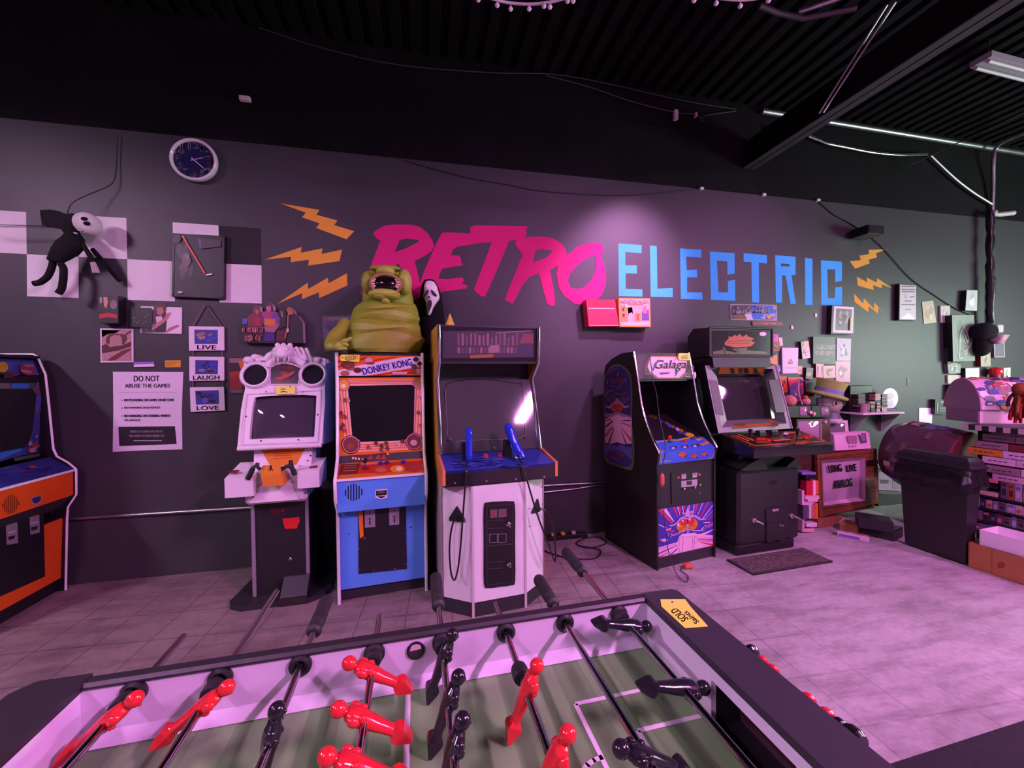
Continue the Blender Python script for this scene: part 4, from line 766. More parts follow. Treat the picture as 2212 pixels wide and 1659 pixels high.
P.disc(*A([(955, 800)])[0], 12, 11, (0.62, 0.20, 0.01), 5); P.disc(*A([(1200, 740)])[0], 11, 12, (0.62, 0.20, 0.01), 5); P.poly(A([(860, 870), (1070, 800), (1280, 770), (1290, 800), (1070, 850), (900, 930)]), (0.62, 0.17, 0.02), 6); P.line(A([(860, 885), (960, 830), (1060, 780)]), 1.8, (0.20, 0.16, 0.01), 7); P.line(A([(1110, 775), (1200, 775), (1290, 805)]), 1.8, (0.20, 0.16, 0.01), 7)
P.disc(*A([(995, 700)])[0], 7.4, 7.2, (0.60, 0.015, 0.02), 8); P.disc(*A([(1160, 680)])[0], 7.4, 7.8, (0.60, 0.015, 0.02), 8); P.disc(*A([(968, 670)])[0], 2, 3, PKW, 9, 10); P.disc(*A([(1125, 640)])[0], 2, 3, PKW, 9, 10); P.disc(*A([(870, 765)])[0], 2.6, 4.5, PKW, 9, 10); P.disc(*A([(1078, 775)])[0], 2.6, 3.6, (0.5, 0.35, 0.7), 9, 10)
LV = (0.28, 0.22, 0.62)
P.poly(A([(670, 775), (760, 760), (840, 700), (900, 620), (980, 570), (1075, 620), (1180, 540), (1280, 560), (1380, 630), (1500, 620), (1450, 650), (1330, 660), (1220, 590), (1090, 640), (1060, 640), (960, 630), (870, 710), (790, 780), (670, 795)]), LV, 9); P.line(A([(670, 775), (760, 760), (840, 700), (900, 620), (980, 575), (1075, 622), (1180, 545), (1280, 560), (1380, 630), (1500, 620)]), 1.5, PKW, 10)
P.poly(A([(1075, 345), (1100, 430), (1130, 460), (1200, 430), (1215, 500), (1160, 560), (1075, 590), (1000, 560), (950, 500), (970, 470), (1020, 490), (1050, 440)]), (0.5, 0.3, 0.66), 9); P.poly(A([(985, 500), (1030, 520), (1020, 560), (1000, 550)]), RD, 11); P.poly(A([(1120, 510), (1180, 460), (1170, 520), (1140, 550)]), RD, 11)
P.poly(A([(800, 1000), (1070, 860), (1370, 880), (1480, 760), (1470, 860), (1400, 920), (1100, 900), (1060, 905), (830, 1010), (640, 1020), (600, 950), (660, 930), (720, 1000)]), (0.13, 0.09, 0.40), 8); P.line(A([(740, 1000), (1070, 850), (1240, 890), (1370, 880), (1480, 760)]), 1.5, PKW, 10)
P.poly(A([(650, 930), (760, 970), (710, 1040), (660, 1000)]), LV, 9); P.poly(A([(655, 935), (690, 960), (715, 1020), (680, 1000)]), BLACK, 11); P.poly(A([(1370, 890), (1390, 830), (1490, 760), (1470, 860), (1410, 910)]), LV, 9); P.poly(A([(1445, 790), (1465, 790), (1440, 870), (1430, 850)]), BLACK, 11)
for q in ([(440, 1080), (600, 1060), (640, 1110), (560, 1140), (480, 1120)], [(1420, 700), (1600, 690), (1560, 720), (1440, 720)], [(580, 870), (730, 820), (700, 850), (600, 890)], [(1250, 1000), (1680, 850), (1560, 930), (1400, 1000), (1280, 1030)], [(880, 1020), (960, 960), (1260, 930), (1250, 1000), (1100, 1030)]): P.poly(A(q), PKW, 9)
P.poly(A([(440, 1075), (510, 1070), (500, 1120), (450, 1115)]), (0.6, 0.06, 0.05), 10); P.poly(A([(1620, 860), (1690, 835), (1680, 870), (1620, 885)]), (0.6, 0.08, 0.05), 10); P.disc(*A([(1080, 910)])[0], 3, 4, LV, 11, 10)
mb.build('front_artwork', gal)
# coin door
A = lambda pts: crop(0.2291, 1360, 900, pts)
mb = MB(); P = fpanel(mb, gal, (0.014, 0), (0.014, 1), 0.001, 'satin')
mb.slab([P.pt(q, 6) for q in A([(390, 535), (680, 490), (680, 790), (395, 820)])], (0, 0.004, 0), 'satin', (0.011, 0.010, 0.011)); P.line(A([(390, 535), (680, 490), (680, 790), (395, 820)]), 1, (0.03, 0.025, 0.03), 7, closed=True); P.line(A([(445, 550), (645, 520), (645, 690), (450, 710)]), 0.8, (0.028, 0.024, 0.028), 7, closed=True)
P.poly(A([(440, 755), (475, 750), (475, 775), (445, 780)]), BLACK, 8); P.poly(A([(543, 743), (577, 738), (577, 762), (547, 768)]), BLACK, 8)
P.disc(*A([(455, 572)])[0], 2.8, 2.8, (0.5, 0.05, 0.02), 8, 12); P.disc(*A([(653, 545)])[0], 2.8, 2.8, (0.5, 0.05, 0.08), 8, 12)
P.poly(A([(480, 605), (632, 588), (632, 648), (482, 665)]), (0.42, 0.33, 0.38), 8, m='satin'); P.poly(A([(530, 605), (580, 600), (580, 640), (532, 645)]), (0.03, 0.02, 0.03), 9); P.poly(A([(650, 695), (668, 718), (650, 735)]), (0.10, 0.08, 0.09), 8)
cd = mb.build('coin_door', gal)
for q in ([(482, 542), (525, 537), (525, 580), (483, 587)], [(585, 530), (628, 525), (628, 568), (587, 575)]):
    mb = MB(); P = fpanel(mb, gal, (0.014, 0), (0.014, 1), 0.001, 'satin'); P.poly(A(q), (0.45, 0.40, 0.44), 9); m_ = A([((q[0][0]+q[1][0])/2, (q[0][1]+q[2][1])/2)])[0]; P.poly([(m_[0]-4, m_[1]-3), (m_[0]+4, m_[1]-4), (m_[0], m_[1])], (0.12, 0.1, 0.11), 10); mb.build('coin_slot', cd)
for q in ((510, 682), (612, 668), (660, 645)):
    mb = MB(); mb.lathe([(0.011, 0), (0.011, 0.010), (0.005, 0.013), (0, 0.014)], on(gal, *A([q])[0], (0.006, 0), (0.006, 1)), 10, 'chrome', (0.7, 0.7, 0.7), (0, -1, 0)); mb.build('lock', cd)
# control panel
a, b = (-0.01, 0.965), (0.12, 1.04); OLV = (0.42, 0.36, 0.03)
mb = MB(); board(mb, x0, x1, (0.0, 0.865), (-0.01, 0.965), 0.012, 'print', (0.045, 0.12, 0.62)); board(mb, x0, x1, a, b, 0.012, 'print', (0.045, 0.12, 0.62))
P = fpanel(mb, gal, a, b); P.line(A([(240, 240), (300, 235), (380, 218), (450, 225), (520, 205), (640, 195), (700, 215), (760, 250), (810, 280)]), 2.2, OLV, 1); P.line(A([(250, 290), (300, 330), (340, 322)]), 2, OLV, 1)
for q in ([(375, 285), (440, 278), (445, 300), (390, 305)], [(485, 275), (550, 268), (560, 290), (495, 297)], [(580, 265), (650, 258), (660, 280), (590, 287)]): P.poly(A(q), (0.03, 0.03, 0.09), 2); mm = A(q)[0]; P.disc(mm[0]+8, mm[1]+3, 4, 2, (0.6, 0.5, 0.6), 3, 8)
for q, c in (((690, 262), (0.6, 0.2, 0.05)), ((725, 250), (0.6, 0.25, 0.08)), ((650, 215), (0.7, 0.3, 0.1))): P.disc(*A([q])[0], 5, 3, c, 2, 10)
P = fpanel(mb, gal, (0.0, 0.865), (-0.01, 0.965)); P.line(A([(300, 330), (285, 425), (390, 415)]), 2, OLV, 2); P.line(A([(810, 290), (795, 360), (770, 390), (740, 398)]), 2, OLV, 2)
for (x, y, s) in ((500, 355, 1.0), (610, 370, 0.8), (705, 352, 0.7)):
    q = A([(x, y)])[0]; P.disc(*q, 10*s, 4*s, (0.10, 0.11, 0.04), 2, 9, a=0.4); P.disc(q[0], q[1], 6.5*s, 5.5*s, (0.55, 0.13, 0.02), 3, 10); P.disc(q[0], q[1]-1, 4*s, 2.6*s, (0.62, 0.02, 0.03), 4, 8); P.disc(q[0]-8*s, q[1]+1, 2.4*s, 2*s, (0.6, 0.2, 0.03), 4, 8); P.disc(q[0]+7*s, q[1]+4*s, 3*s, 2.4*s, (0.02, 0.09, 0.03), 4, 8)
mb.build('control_panel', gal)
joystick(gal, on(gal, *A([(378, 235)])[0], a, b)-Vector((0, 0, 0.0)), (0.62, 0.02, 0.03), 0.025)
push_button(gal, on(gal, *A([(517, 238)])[0], a, b), (0.6, 0.02, 0.03), 0.013, (0, -0.5, 0.87))
# sloping bezel and dark screen deep in the hood
mb = MB(); a2, b2 = (0.125, 1.045), (0.60, 1.20); board(mb, x0, x1, a2, b2, 0.01, 'print', (0.018, 0.014, 0.020)); P = fpanel(mb, gal, a2, b2)
A7 = lambda pts: crop(0.1929, 1240, 640, pts)
for i, (x, y, c) in enumerate(((860, 1340, (0.20, 0.10, 0.02)), (910, 1360, (0.16, 0.09, 0.02)), (980, 1400, (0.05, 0.06, 0.35)), (1040, 1420, (0.22, 0.12, 0.04)), (1070, 1450, (0.06, 0.10, 0.6)), (1110, 1460, (0.25, 0.16, 0.05)), (1160, 1490, (0.5, 0.45, 0.6)), (1200, 1505, (0.5, 0.2, 0.02)), (1185, 1525, (0.05, 0.05, 0.4)), (1240, 1540, (0.06, 0.05, 0.3)), (1330, 1580, (0.04, 0.05, 0.25)))): P.disc(*A7([(x, y)])[0], 5, 4, c, 2, 7, a=0.5)
P.disc(*A7([(1295, 1555)])[0], 10, 4.5, (0.62, 0.42, 0.02), 3, 14, a=0.2); P.line(A7([(850, 1340), (1000, 1390), (1180, 1480), (1400, 1590)]), 1.2, (0.1, 0.05, 0.02), 2)
mb.build('screen_surround', gal)
mb = MB(); board(mb, x0, x1, (0.60, 1.20), (0.45, 1.545), 0.01, 'screen', (0.004, 0.004, 0.005)); mb.build('screen', gal)
# marquee
a, b = (0.238, 1.556), (0.288, 1.775)
mb = MB(); board(mb, x0, x1, a, b, 0.015, 'satin', BK); P = fpanel(mb, gal, a, b); A = A7
P.poly(A([(860, 670), (1180, 672), (1290, 700), (1255, 790), (1250, 850), (1180, 920), (940, 920), (860, 860), (790, 870), (800, 760)]), (0.55, 0.17, 0.05), 1); P.poly(A([(865, 682), (1178, 684), (1280, 710), (1245, 790), (1240, 850), (1175, 910), (945, 910), (865, 852), (800, 860), (812, 770)]), (0.80, 0.52, 0.66), 2)
for q in ([(775, 800), (830, 680), (855, 690), (820, 790), (850, 850), (790, 890)], [(1345, 800), (1290, 700), (1255, 740), (1290, 790), (1260, 870), (1320, 880)]): P.poly(A(q), (0.20, 0.24, 0.13), 3); P.poly([((x-1421-A([q[0]])[0][0]*0)*1.0+1421, y) for x, y in A(q)], (0.20, 0.24, 0.13), 3)
P.poly(A([(790, 880), (850, 850), (945, 912), (900, 925), (785, 905)]), (0.16, 0.20, 0.11), 3); P.poly(A([(1180, 912), (1250, 850), (1330, 880), (1330, 905), (1200, 925)]), (0.16, 0.20, 0.11), 3); P.poly(A([(785, 880), (850, 875), (930, 925), (785, 925)]), BK, 4); P.poly(A([(1195, 925), (1260, 878), (1335, 885), (1335, 925)]), BK, 4)
GT = (0.02, 0.16, 0.09)
P.text('Galaga', A([(878, 845)])[0], A([(1240, 838)])[0], A([(915, 715)])[0], (0.50, 0.20, 0.06), 5, 0.012); P.text('Galaga', A([(880, 842)])[0], A([(1238, 835)])[0], A([(917, 718)])[0], GT, 7, 0.006)
P.line(A([(880, 830), (905, 760), (945, 715)]), 3, GT, 8); P.line(A([(1160, 640), (1110, 750)]), 1, (0.5, 0.2, 0.06), 8); P.poly(A([(1130, 840), (1165, 835), (1135, 900)]), GT, 8)
P.text('MIDWAY', A([(958, 878)])[0], A([(1068, 872)])[0], A([(958, 856)])[0], (0.06, 0.015, 0.06), 6, 0.01); P.disc(*A([(1348, 885)])[0], 3, 7.5, (0.8, 0.5, 0.62), 6, 14); P.line(A([(1240, 900), (1300, 895)]), 2, (0.3, 0.25, 0.3), 6)
mb.build('marquee', gal)
def galtag(P): P.text('SOLD', A([(1200, 708)])[0], A([(1275, 700)])[0], A([(1198, 668)])[0], BLACK, 5)
hang_tag('price_tag', 'yellow SOLD tag on the marquee of the black insect cabinet', mat_of(gal), A([(1165, 655), (1180, 638), (1295, 640), (1303, 720), (1175, 712), (1165, 700)]), galtag, face=lambda mb: fpanel(mb, gal, (0.226, 1.556), (0.276, 1.775), 0.001))
# orange corded plug: cord taped to the cabinet top, hanging over its front to the floor
inv = mat_of(gal)
def gw(q, y): return inv @ on(gal, *q, (y, 0), (y, 1))
pts = [gw((1403, 766), 0.27), gw((1408, 800), 0.22), gw((1410, 822), 0.19), gw((1418, 850), 0.12), gw((1424, 900), 0.02), gw((1434, 945), -0.05), gw((1437, 975), -0.06), gw((1432, 1000), -0.04), gw((1427, 1012), -0.035), gw((1428, 1028), -0.03), gw((1432, 1050), -0.03), gw((1437, 1062), -0.03), gw((1434, 1110), -0.02), gw((1440, 1170), -0.02), gw((1448, 1205), -0.03)]+[atZ(1460, 1237, 0.02), atZ(1472, 1252, 0.008), atZ(1484, 1257, 0.008), atZ(1486, 1244, 0.008), atZ(1472, 1233, 0.008), atZ(1473, 1226, 0.01), atZ(1482, 1223, 0.02)]
cr_ = thing('plug_cable', 'thin dark cord with orange plug hanging down the front of the black cabinet', 'cord', pts[-1])
mb = MB(); mb.tube([p-pts[-1] for p in curve_pts(pts, 4)], 0.0035, 6, 'rubber', (0.05, 0.035, 0.045)); mb.build('cable', cr_)
mb = MB(); mb.box((-0.02, -0.03, -0.012), (0.05, 0.025, 0.022), 'rubber', (0.62, 0.10, 0.04), 0.008); mb.build('plug', cr_)
c = gw((1430, 1037), -0.03)-pts[-1]; mb = MB(); mb.loft([[(c.x+x*k, c.y+y*k, c.z+z) for x, y in [(-0.016, -0.01), (0.016, -0.01), (0.016, 0.01), (-0.016, 0.01)]] for z, k in ((-0.055, 0.4), (-0.03, 1), (0.03, 1), (0.055, 0.4))], 'rubber', (0.55, 0.10, 0.09)); mb.build('inline_switch', cr_)
# ------------------------------------------------------------------ black cabinet with the wide control deck
o = atZ(1595, 1207, 0); YM = math.radians(3.0)
mk = thing('arcade_cabinet', 'black arcade cabinet with wide control deck and framed grey screen, standing at a rubber mat', 'arcade cabinet', o, YM, 'arcade cabinets')
W = (atZ(1727, 1186, 0)-o).length; BK2 = (0.009, 0.009, 0.010)
mb = MB(); mb.box((0, 0.0, 0.10), (W, 0.66, 0.755), 'satin', BK2, 0.025); mb.box((0.01, 0.025, 0.0), (W-0.02, 0.64, 0.11), 'satin', BK2, 0.02)
mb.box((0.10, 0.10, 0.74), (W-0.08, 0.60, 1.0), 'satin', BK2)
mb.prism([(0.42, 0.72), (0.66, 0.72), (0.66, 1.70), (0.60, 1.70)], -0.03, W+0.06, 'satin', BK2)
P = fpanel(mb, mk, (-0.001, 0), (-0.001, 1)); P.poly([(1663, 1040), (1678, 1037), (1678, 1046), (1664, 1048)], (0.002, 0.002, 0.002), 1)
mb.build('body', mk)
for q in ([(1600, 1016), (1625, 999), (1645, 990), (1662, 1019)], [(1684, 1022), (1719, 990.5), (1732.5, 1012)]):
    mb = MB(); f = [on(mk, *p, (0.02, 0), (0.02, 1)) for p in q]; mb.slab(f, (0, 0.2, 0.02), 'satin', (0.035, 0.036, 0.037)); mb.build('gusset', mk)
A = lambda pts: crop(0.2291, 1360, 900, pts)
mb = MB(); P = fpanel(mb, mk, (0, 0), (0, 1), 0.001, 'satin')
mb.slab([P.pt(q, 10) for q in smooth_loop(A([(1280, 890), (1310, 865), (1370, 858), (1435, 855), (1462, 880), (1465, 1010), (1465, 1140), (1380, 1160), (1290, 1180), (1285, 1030)]), 3)], (0, 0.010, 0), 'satin', (0.011, 0.010, 0.011)); P.line(A([(1290, 905), (1320, 875), (1430, 865), (1455, 890), (1460, 985), (1295, 1010), (1292, 910)]), 1.1, (0.04, 0.03, 0.035), 12); P.poly(A([(1335, 868), (1392, 862), (1395, 882), (1340, 892)]), (0.42, 0.3, 0.36), 12); P.line(A([(1295, 1010), (1460, 985)]), 1.2, (0.03, 0.025, 0.028), 12)
cd = mb.build('coin_door', mk)
for par, q in ((cd, (1423, 1020)),):
    mb = MB(); mb.lathe([(0.016, 0), (0.016, 0.008), (0.007, 0.012), (0.007, 0.026), (0, 0.027)], on(mk, *A([q])[0], (-0.010, 0), (-0.010, 1)), 12, 'chrome', (0.7, 0.65, 0.68), (0, -1, 0)); mb.build('lock', par)
for q in ((1170, 980), (1525, 935)):
    mb = MB(); c = on(mk, *A([q])[0], (0, 0), (0, 1)); mb.lathe([(0.024, 0), (0.022, 0.012), (0.01, 0.016), (0.009, 0.03)], c, 12, 'metal', (0.6, 0.52, 0.55), (0, -1, 0)); mb.tube([c+Vector((-0.012, -0.03, 0.008)), c+Vector((0.02, -0.04, -0.004)), c+Vector((0.052, -0.05, -0.022))], [0.011, 0.009, 0.007], 8, 'metal', (0.6, 0.52, 0.55)); mb.build('lever', mk)
# control deck
a, b = (-0.18, 1.0), (0.22, 1.085)
pp = lambda q: on(mk, *q, a, b)
mb = MB(); q4 = [pp((1628, 969)), pp((1800, 958)), pp((1728, 930)), pp((1558, 938))]
mb.slab(q4, (0, 0.006, -0.02), 'gloss', (0.035, 0.012, 0.008)); P = fpanel(mb, mk, a, b, m='gloss')
P.line(A([(960, 180), (1180, 275), (1840, 230), (1640, 155)]), 1.4, (0.50, 0.12, 0.02), 1)
P.blot(1690, 950, 70, 14, [(0.14, 0.035, 0.015), (0.09, 0.02, 0.015), (0.22, 0.06, 0.02), (0.10, 0.03, 0.02)], 26, 1, 3, 0.2)
for q in ([(1000, 190), (1120, 240)], [(1030, 180), (1160, 235)], [(1360, 235), (1510, 225)], [(1490, 165), (1570, 160)]): P.line(A(q), 1.8, (0.6, 0.13, 0.03), 14)
P.disc(*A([(1475, 170)])[0], 6, 3, (0.75, 0.6, 0.65), 14, 14)
mb.build('control_panel', mk)
mb = MB(); f0, f1 = q4[0], q4[1]; mb.slab([f0+Vector((0, 0, -0.085)), f1+Vector((0, 0, -0.085)), f1+Vector((0, 0, -0.003)), f0+Vector((0, 0, -0.003))], (0, 0.02, 0), 'gloss', BK2)
for i, j in ((0, 3), (1, 2)): mb.slab([q4[i]+Vector((0, 0, -0.085)), q4[j]+Vector((0, 0, -0.15)), q4[j]+Vector((0, 0, -0.003)), q4[i]+Vector((0, 0, -0.003))], (0.015 if i == 0 else -0.015, 0, 0), 'gloss', BK2)
mb.slab([f0+Vector((0, 0, -0.085)), f1+Vector((0, 0, -0.085)), q4[2]+Vector((0, 0, -0.15)), q4[3]+Vector((0, 0, -0.15))], (0, 0, 0.01), 'satin', BK2)
mb.tube([f0+Vector((0, -0.004, -0.006)), f1+Vector((0, -0.004, -0.006))], 0.007, 6, 'gloss', BK2); mb.build('deck_edge', mk)
for q in ((1140, 215), (1583, 205)): joystick(mk, pp(A([q])[0]), BLACK, 0.075, False)
for q in ((1212, 218), (1255, 220), (1305, 226), (1650, 200), (1692, 190)): push_button(mk, pp(A([q])[0]), (0.65, 0.02, 0.015), 0.016, (0, -0.2, 0.98))
for q in ((1240, 178), (1355, 172)):
    c = pp(A([q])[0]); mb = MB(); mb.loft([[(c.x+x*k+dx, c.y+y*k, c.z+z) for x, y in [(-0.032, -0.02), (0.032, -0.02), (0.04, 0.02), (-0.04, 0.02)]] for z, k, dx in ((0, 1, 0), (0.03, 1.05, 0), (0.045, 0.8, -0.01))], 'satin', BLACK, smooth=False); mb.tube([c+Vector((0.035, 0.01, 0.03)), c+Vector((0.055, 0.015, 0.035))], 0.009, 8, 'gloss', (0.6, 0.03, 0.02)); mb.build('control_box', mk)
# screen frame: flat face, four sloping cheeks, picture tube
a, b = (0.20, 1.10), (0.40, 1.70); A2 = lambda pts: crop(0.1929, 1480, 640, pts)
Pf = lambda mb, dy=0.0, m='satin': fpanel(mb, mk, (a[0]+dy, a[1]), (b[0]+dy, b[1]), 0.001, m)
mb = MB(); P = Pf(mb); FC = (0.24, 0.22, 0.24)
out = A2([(222, 775), (1015, 772), (1195, 1480), (372, 1532)]); hol = A2([(290, 815), (985, 812), (1138, 1425), (410, 1470)])
Q = [P.pt(p, 0) for p in out]; H = [P.pt(p, 0) for p in hol]
mb.add(Q+H, [(0, 1, 5, 4), (1, 2, 6, 5), (2, 3, 7, 6), (3, 0, 4, 7)], 'satin', FC)
bk = Vector((0, 0.10, -0.02)); mb.add(Q+[q+bk for q in Q], [(0, 4, 5, 1), (1, 5, 6, 2), (2, 6, 7, 3), (3, 7, 4, 0)], 'satin', BK2)
P2 = Pf(mb, 0.15); I = [P2.pt(p, 0) for p in A2([(355, 900), (890, 885), (1005, 1365), (465, 1390)])]
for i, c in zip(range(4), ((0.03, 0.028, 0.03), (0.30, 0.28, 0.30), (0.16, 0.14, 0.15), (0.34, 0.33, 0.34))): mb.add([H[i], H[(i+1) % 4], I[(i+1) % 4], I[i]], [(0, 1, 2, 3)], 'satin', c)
mb.tube([Q[1]+Vector((0, -0.004, 0)), Q[2]+Vector((0, -0.004, 0))], 0.006, 6, 'gloss', (0.3, 0.3, 0.3))
mb.build('screen_frame', mk)
for q, s0 in ((A2([(270, 935), (355, 945), (430, 1330), (345, 1320)]), 1), (A2([(935, 938), (1045, 930), (1118, 1300), (1015, 1300)]), 1)): mb = MB(); mb.slab([P.pt(p, 3) for p in q], -P.N*0.012, 'satin', (0.085, 0.08, 0.085)); mb.build('grille', mk)
mb = MB()
def strip(i, pts, c):   # printed strips on the top and bottom cheeks
    O, Ux = H[i], H[(i+1) % 4]-H[i]; V = I[i]-H[i]; V = V-Ux*(V.dot(Ux)/Ux.dot(Ux)); N_ = Ux.cross(V); 
    if N_.y > 0: O, Ux = H[(i+1) % 4], -Ux
    P = Panel(mb, O, Ux, V, mat_of(mk), True, 'print', 0.001); P.poly(A2(pts), c, 1); return P
OGR = (0.55, 0.16, 0.015)
P3 = strip(0, [(388, 795), (890, 798), (880, 870), (375, 868)], OGR); r = random.Random(2)
for X in (500, 590, 650, 660, 760): P3.poly(A2([(X, 805), (X+45, 805), (X+60, 860), (X+10, 860)]), r.choice(((0.06, 0.03, 0.02), (0.16, 0.06, 0.02), (0.30, 0.10, 0.02))), 2)
mb.build('instruction_strip', mk); mb = MB(); P3 = strip(2, [(497, 1408), (975, 1385), (1055, 1438), (545, 1475)], OGR)
for X in (520, 580, 950): P3.poly(A2([(X, 1412), (X+70, 1408), (X+100, 1450), (X+40, 1458)]), (0.16, 0.10, 0.06), 2)
mb.build('instruction_strip', mk)
mb = MB(); g = 9; P4 = Pf(mb, 0.16); cs = [P4.pt(p, 0) for p in A2([(330, 880), (910, 860), (1030, 1390), (440, 1415)])]; vs = []
for i in range(g):
    for j in range(g):
        u, v = j/(g-1), i/(g-1); p = (cs[0]*(1-u)+cs[1]*u)*(1-v)+(cs[3]*(1-u)+cs[2]*u)*v; vs.append(p+P4.N*(0.03*(1-(2*u-1)**2)*(1-(2*v-1)**2)-0.008))
mb.add(vs, [(i*g+j, i*g+j+1, (i+1)*g+j+1, (i+1)*g+j) for i in range(g-1) for j in range(g-1)], 'screen', (0.035, 0.030, 0.034), True); mb.build('screen', mk)
# marquee hood
y0 = 0.36; q = [on(mk, *p, (y0, 0), (y0, 1)) for p in ((1533, 707), (1668, 706), (1664, 771), (1535, 769))]
xa, xb, za, zb_ = q[0].x, q[1].x, q[3].z, q[0].z
mb = MB(); pr = [(y0, za), (y0, zb_-0.01), (y0+0.02, zb_), (y0+0.22, zb_+0.01), (y0+0.30, zb_-0.06), (y0+0.30, za-0.02)]
mb.prism(pr, xa, xb, 'satin', BK2); mb.prism([(0.34, 1.66), (y0+0.3, 1.66), (y0+0.3, za), (y0, za)], xa+0.03, xb-0.03, 'satin', BK2)
for e0, e1 in (((xa, zb_), (xb, zb_)), ((xa, za), (xa, zb_)), ((xb, za), (xb, zb_)), ((xa, za), (xb, za))): mb.tube([(e0[0], y0-0.002, e0[1]), (e1[0], y0-0.002, e1[1])], 0.012, 6, 'satin', (0.03, 0.028, 0.03))
mb.build('marquee_hood', mk)
mb = MB(); P = fpanel(mb, mk, (y0-0.004, 0), (y0-0.004, 1)); gq = A2([(285, 385), (945, 380), (945, 650), (290, 655)]); P.poly(gq, (0.030, 0.028, 0.030), 1, m='gloss')
RF = (0.40, 0.035, 0.025)
P.poly(A2([(445, 550), (440, 520), (490, 470), (480, 450), (520, 455), (560, 430), (575, 450), (610, 420), (640, 455), (690, 425), (700, 450), (770, 470), (740, 500), (780, 520), (735, 560), (560, 575), (500, 560)]), RF, 2); P.line(A2([(480, 505), (730, 495)]), 1.4, (0.1, 0.015, 0.01), 3); P.line(A2([(470, 530), (720, 525)]), 1.4, (0.1, 0.015, 0.01), 3)
for q_ in ([(420, 560), (450, 590), (440, 630), (470, 650), (430, 640)], [(520, 590), (700, 575), (690, 600), (560, 610)], [(310, 620), (420, 600), (560, 630), (640, 600), (900, 620), (930, 645), (310, 650)]): P.poly(A2(q_), (0.12, 0.045, 0.04), 2)
P.disc(*A2([(868, 422)])[0], 7.5, 4.5, (0.75, 0.45, 0.65), 4); P.poly(A2([(570, 590), (610, 590), (605, 645), (575, 645)]), (0.03, 0.04, 0.05), 3)
mb.build('marquee', mk)
# rubber mat in front of it
mt = [atZ(1549, 1208, 0), atZ(1627, 1243, 0), atZ(1797, 1215, 0), atZ(1728, 1187, 0)]
iv = mat_of(mk).inverted(); f0 = mat_of(mk) @ Vector((-0.12, -0.006, 0)); f1 = mat_of(mk) @ Vector((W+0.03, -0.006, 0))
mb = MB(); mb.slab([p+Vector((0, 0, 0.014)) for p in (f0, mt[1], mt[2], f1)], (0, 0, -0.013), ramp_mat('ribbed rubber mat', [(0.35, (0.03, 0.022, 0.022)), (0.6, (0.13, 0.095, 0.09))], 60, 0.9, 3, (1, 0.4, 1), 0.8), DARK)
e = (f0, mt[1], mt[2]); mb.tube([p+Vector((0, 0, 0.009)) for p in e], 0.009, 6, 'rubber', BLACK)
tag(mb.build('floor_mat', None, (mt[1]+mt[2]+f0+f1)/4), 'dark ribbed rubber mat on the floor before the wide deck cabinet', 'mat')

# ------------------------------------------------------------------ orange cabinet at the left edge, facing along the wall
XO = -2.70; YO = 3.70
oc = thing('arcade_cabinet', 'orange arcade cabinet with white edge at the far left, turned sideways', 'arcade cabinet', (XO, YO-0.62, 0), PI/2, 'arcade cabinets')
pr = [(XO-p.x, p.z) for p in (atY(*q, YO) for q in ((143.5, 1270), (146.6, 1117), (148.5, 1094), (166.6, 1067), (166, 1013), (149, 999), (125, 986), (117, 969), (108, 881), (100, 809), (83, 771), (75, 766)))]
pr[0] = (pr[0][0], 0.0)
poly = pr+[(0.62, pr[-1][1]), (0.74, pr[-1][1]-0.2), (0.74, 0.0)]; W = 0.62
ORG = (0.64, 0.085, 0.006)
for mb, nm in sides(oc, W, poly, 0.018, BLACK, BLACK): mb.build(nm, oc)
for x in (0.009, W-0.009): molding(oc, x, pr+[(0.60, pr[-1][1])], WHITE, 0.009)
x0, x1 = 0.018, W-0.018; ins = lambda p, d=0.02, dz=0: (p[0]+d, p[1]+dz)
mb = MB(); mb.box((x0, pr[0][0]+0.05, 0), (x1, pr[0][0]+0.07, 0.11), 'satin', BLACK); mb.box((x0, 0.1, pr[-1][1]-0.03), (x1, 0.72, pr[-1][1]-0.012), 'satin', BLACK); mb.box((x0, 0.70, 0.1), (x1, 0.72, 1.5), 'satin', BLACK); mb.build('body', oc)
a, b = ins(pr[0], 0.02, 0.10), ins(pr[1], 0.02)
A = lambda pts: crop(0.3857, 0, 720, pts); B = lambda pts: crop(0.1568, 0, 740, pts)
mb = MB(); board(mb, x0, x1, a, b, 0.016, 'satin', ORG); P = fpanel(mb, oc, a, b, 0.001, 'satin'); P.poly(A([(275, 990), (308, 982), (292, 1015)]), BLACK, 2); mb.build('front_panel', oc)
mb = MB(); P = fpanel(mb, oc, a, b, 0.001, 'satin'); mb.slab([P.pt(q, 5) for q in A([(-60, 1070), (240, 988), (248, 1362), (-60, 1500)])], -P.N*0.004, 'satin', BLACK); cd = mb.build('coin_door', oc)
for q in ([(25, 1075), (90, 1058), (95, 1175), (30, 1185)], [(158, 1030), (213, 1015), (217, 1115), (163, 1130)]):
    mb = MB(); P = fpanel(mb, oc, a, b, 0.001, 'satin'); P.poly(A(q), (0.20, 0.17, 0.19), 7); m_ = A([((q[0][0]+q[1][0])/2, (q[0][1]+q[2][1])/2)])[0]; P.poly([(m_[0]-8, m_[1]+6), (m_[0]+8, m_[1]+2), (m_[0]+5, m_[1]+10), (m_[0]-6, m_[1]+13)], BLACK, 8); P.line([(m_[0]-8, m_[1]-3), (m_[0]+8, m_[1]-6)], 3, (0.4, 0.36, 0.38), 8); mb.build('coin_slot', cd)
a, b = ins(pr[3], 0.012), ins(pr[4], 0.012)
mb = MB(); board(mb, x0, x1, a, b, 0.016, 'satin', ORG); board(mb, x0, x1, ins(pr[2], 0.03), a, 0.016, 'satin', DARK); P = fpanel(mb, oc, a, b, 0.001, 'satin')
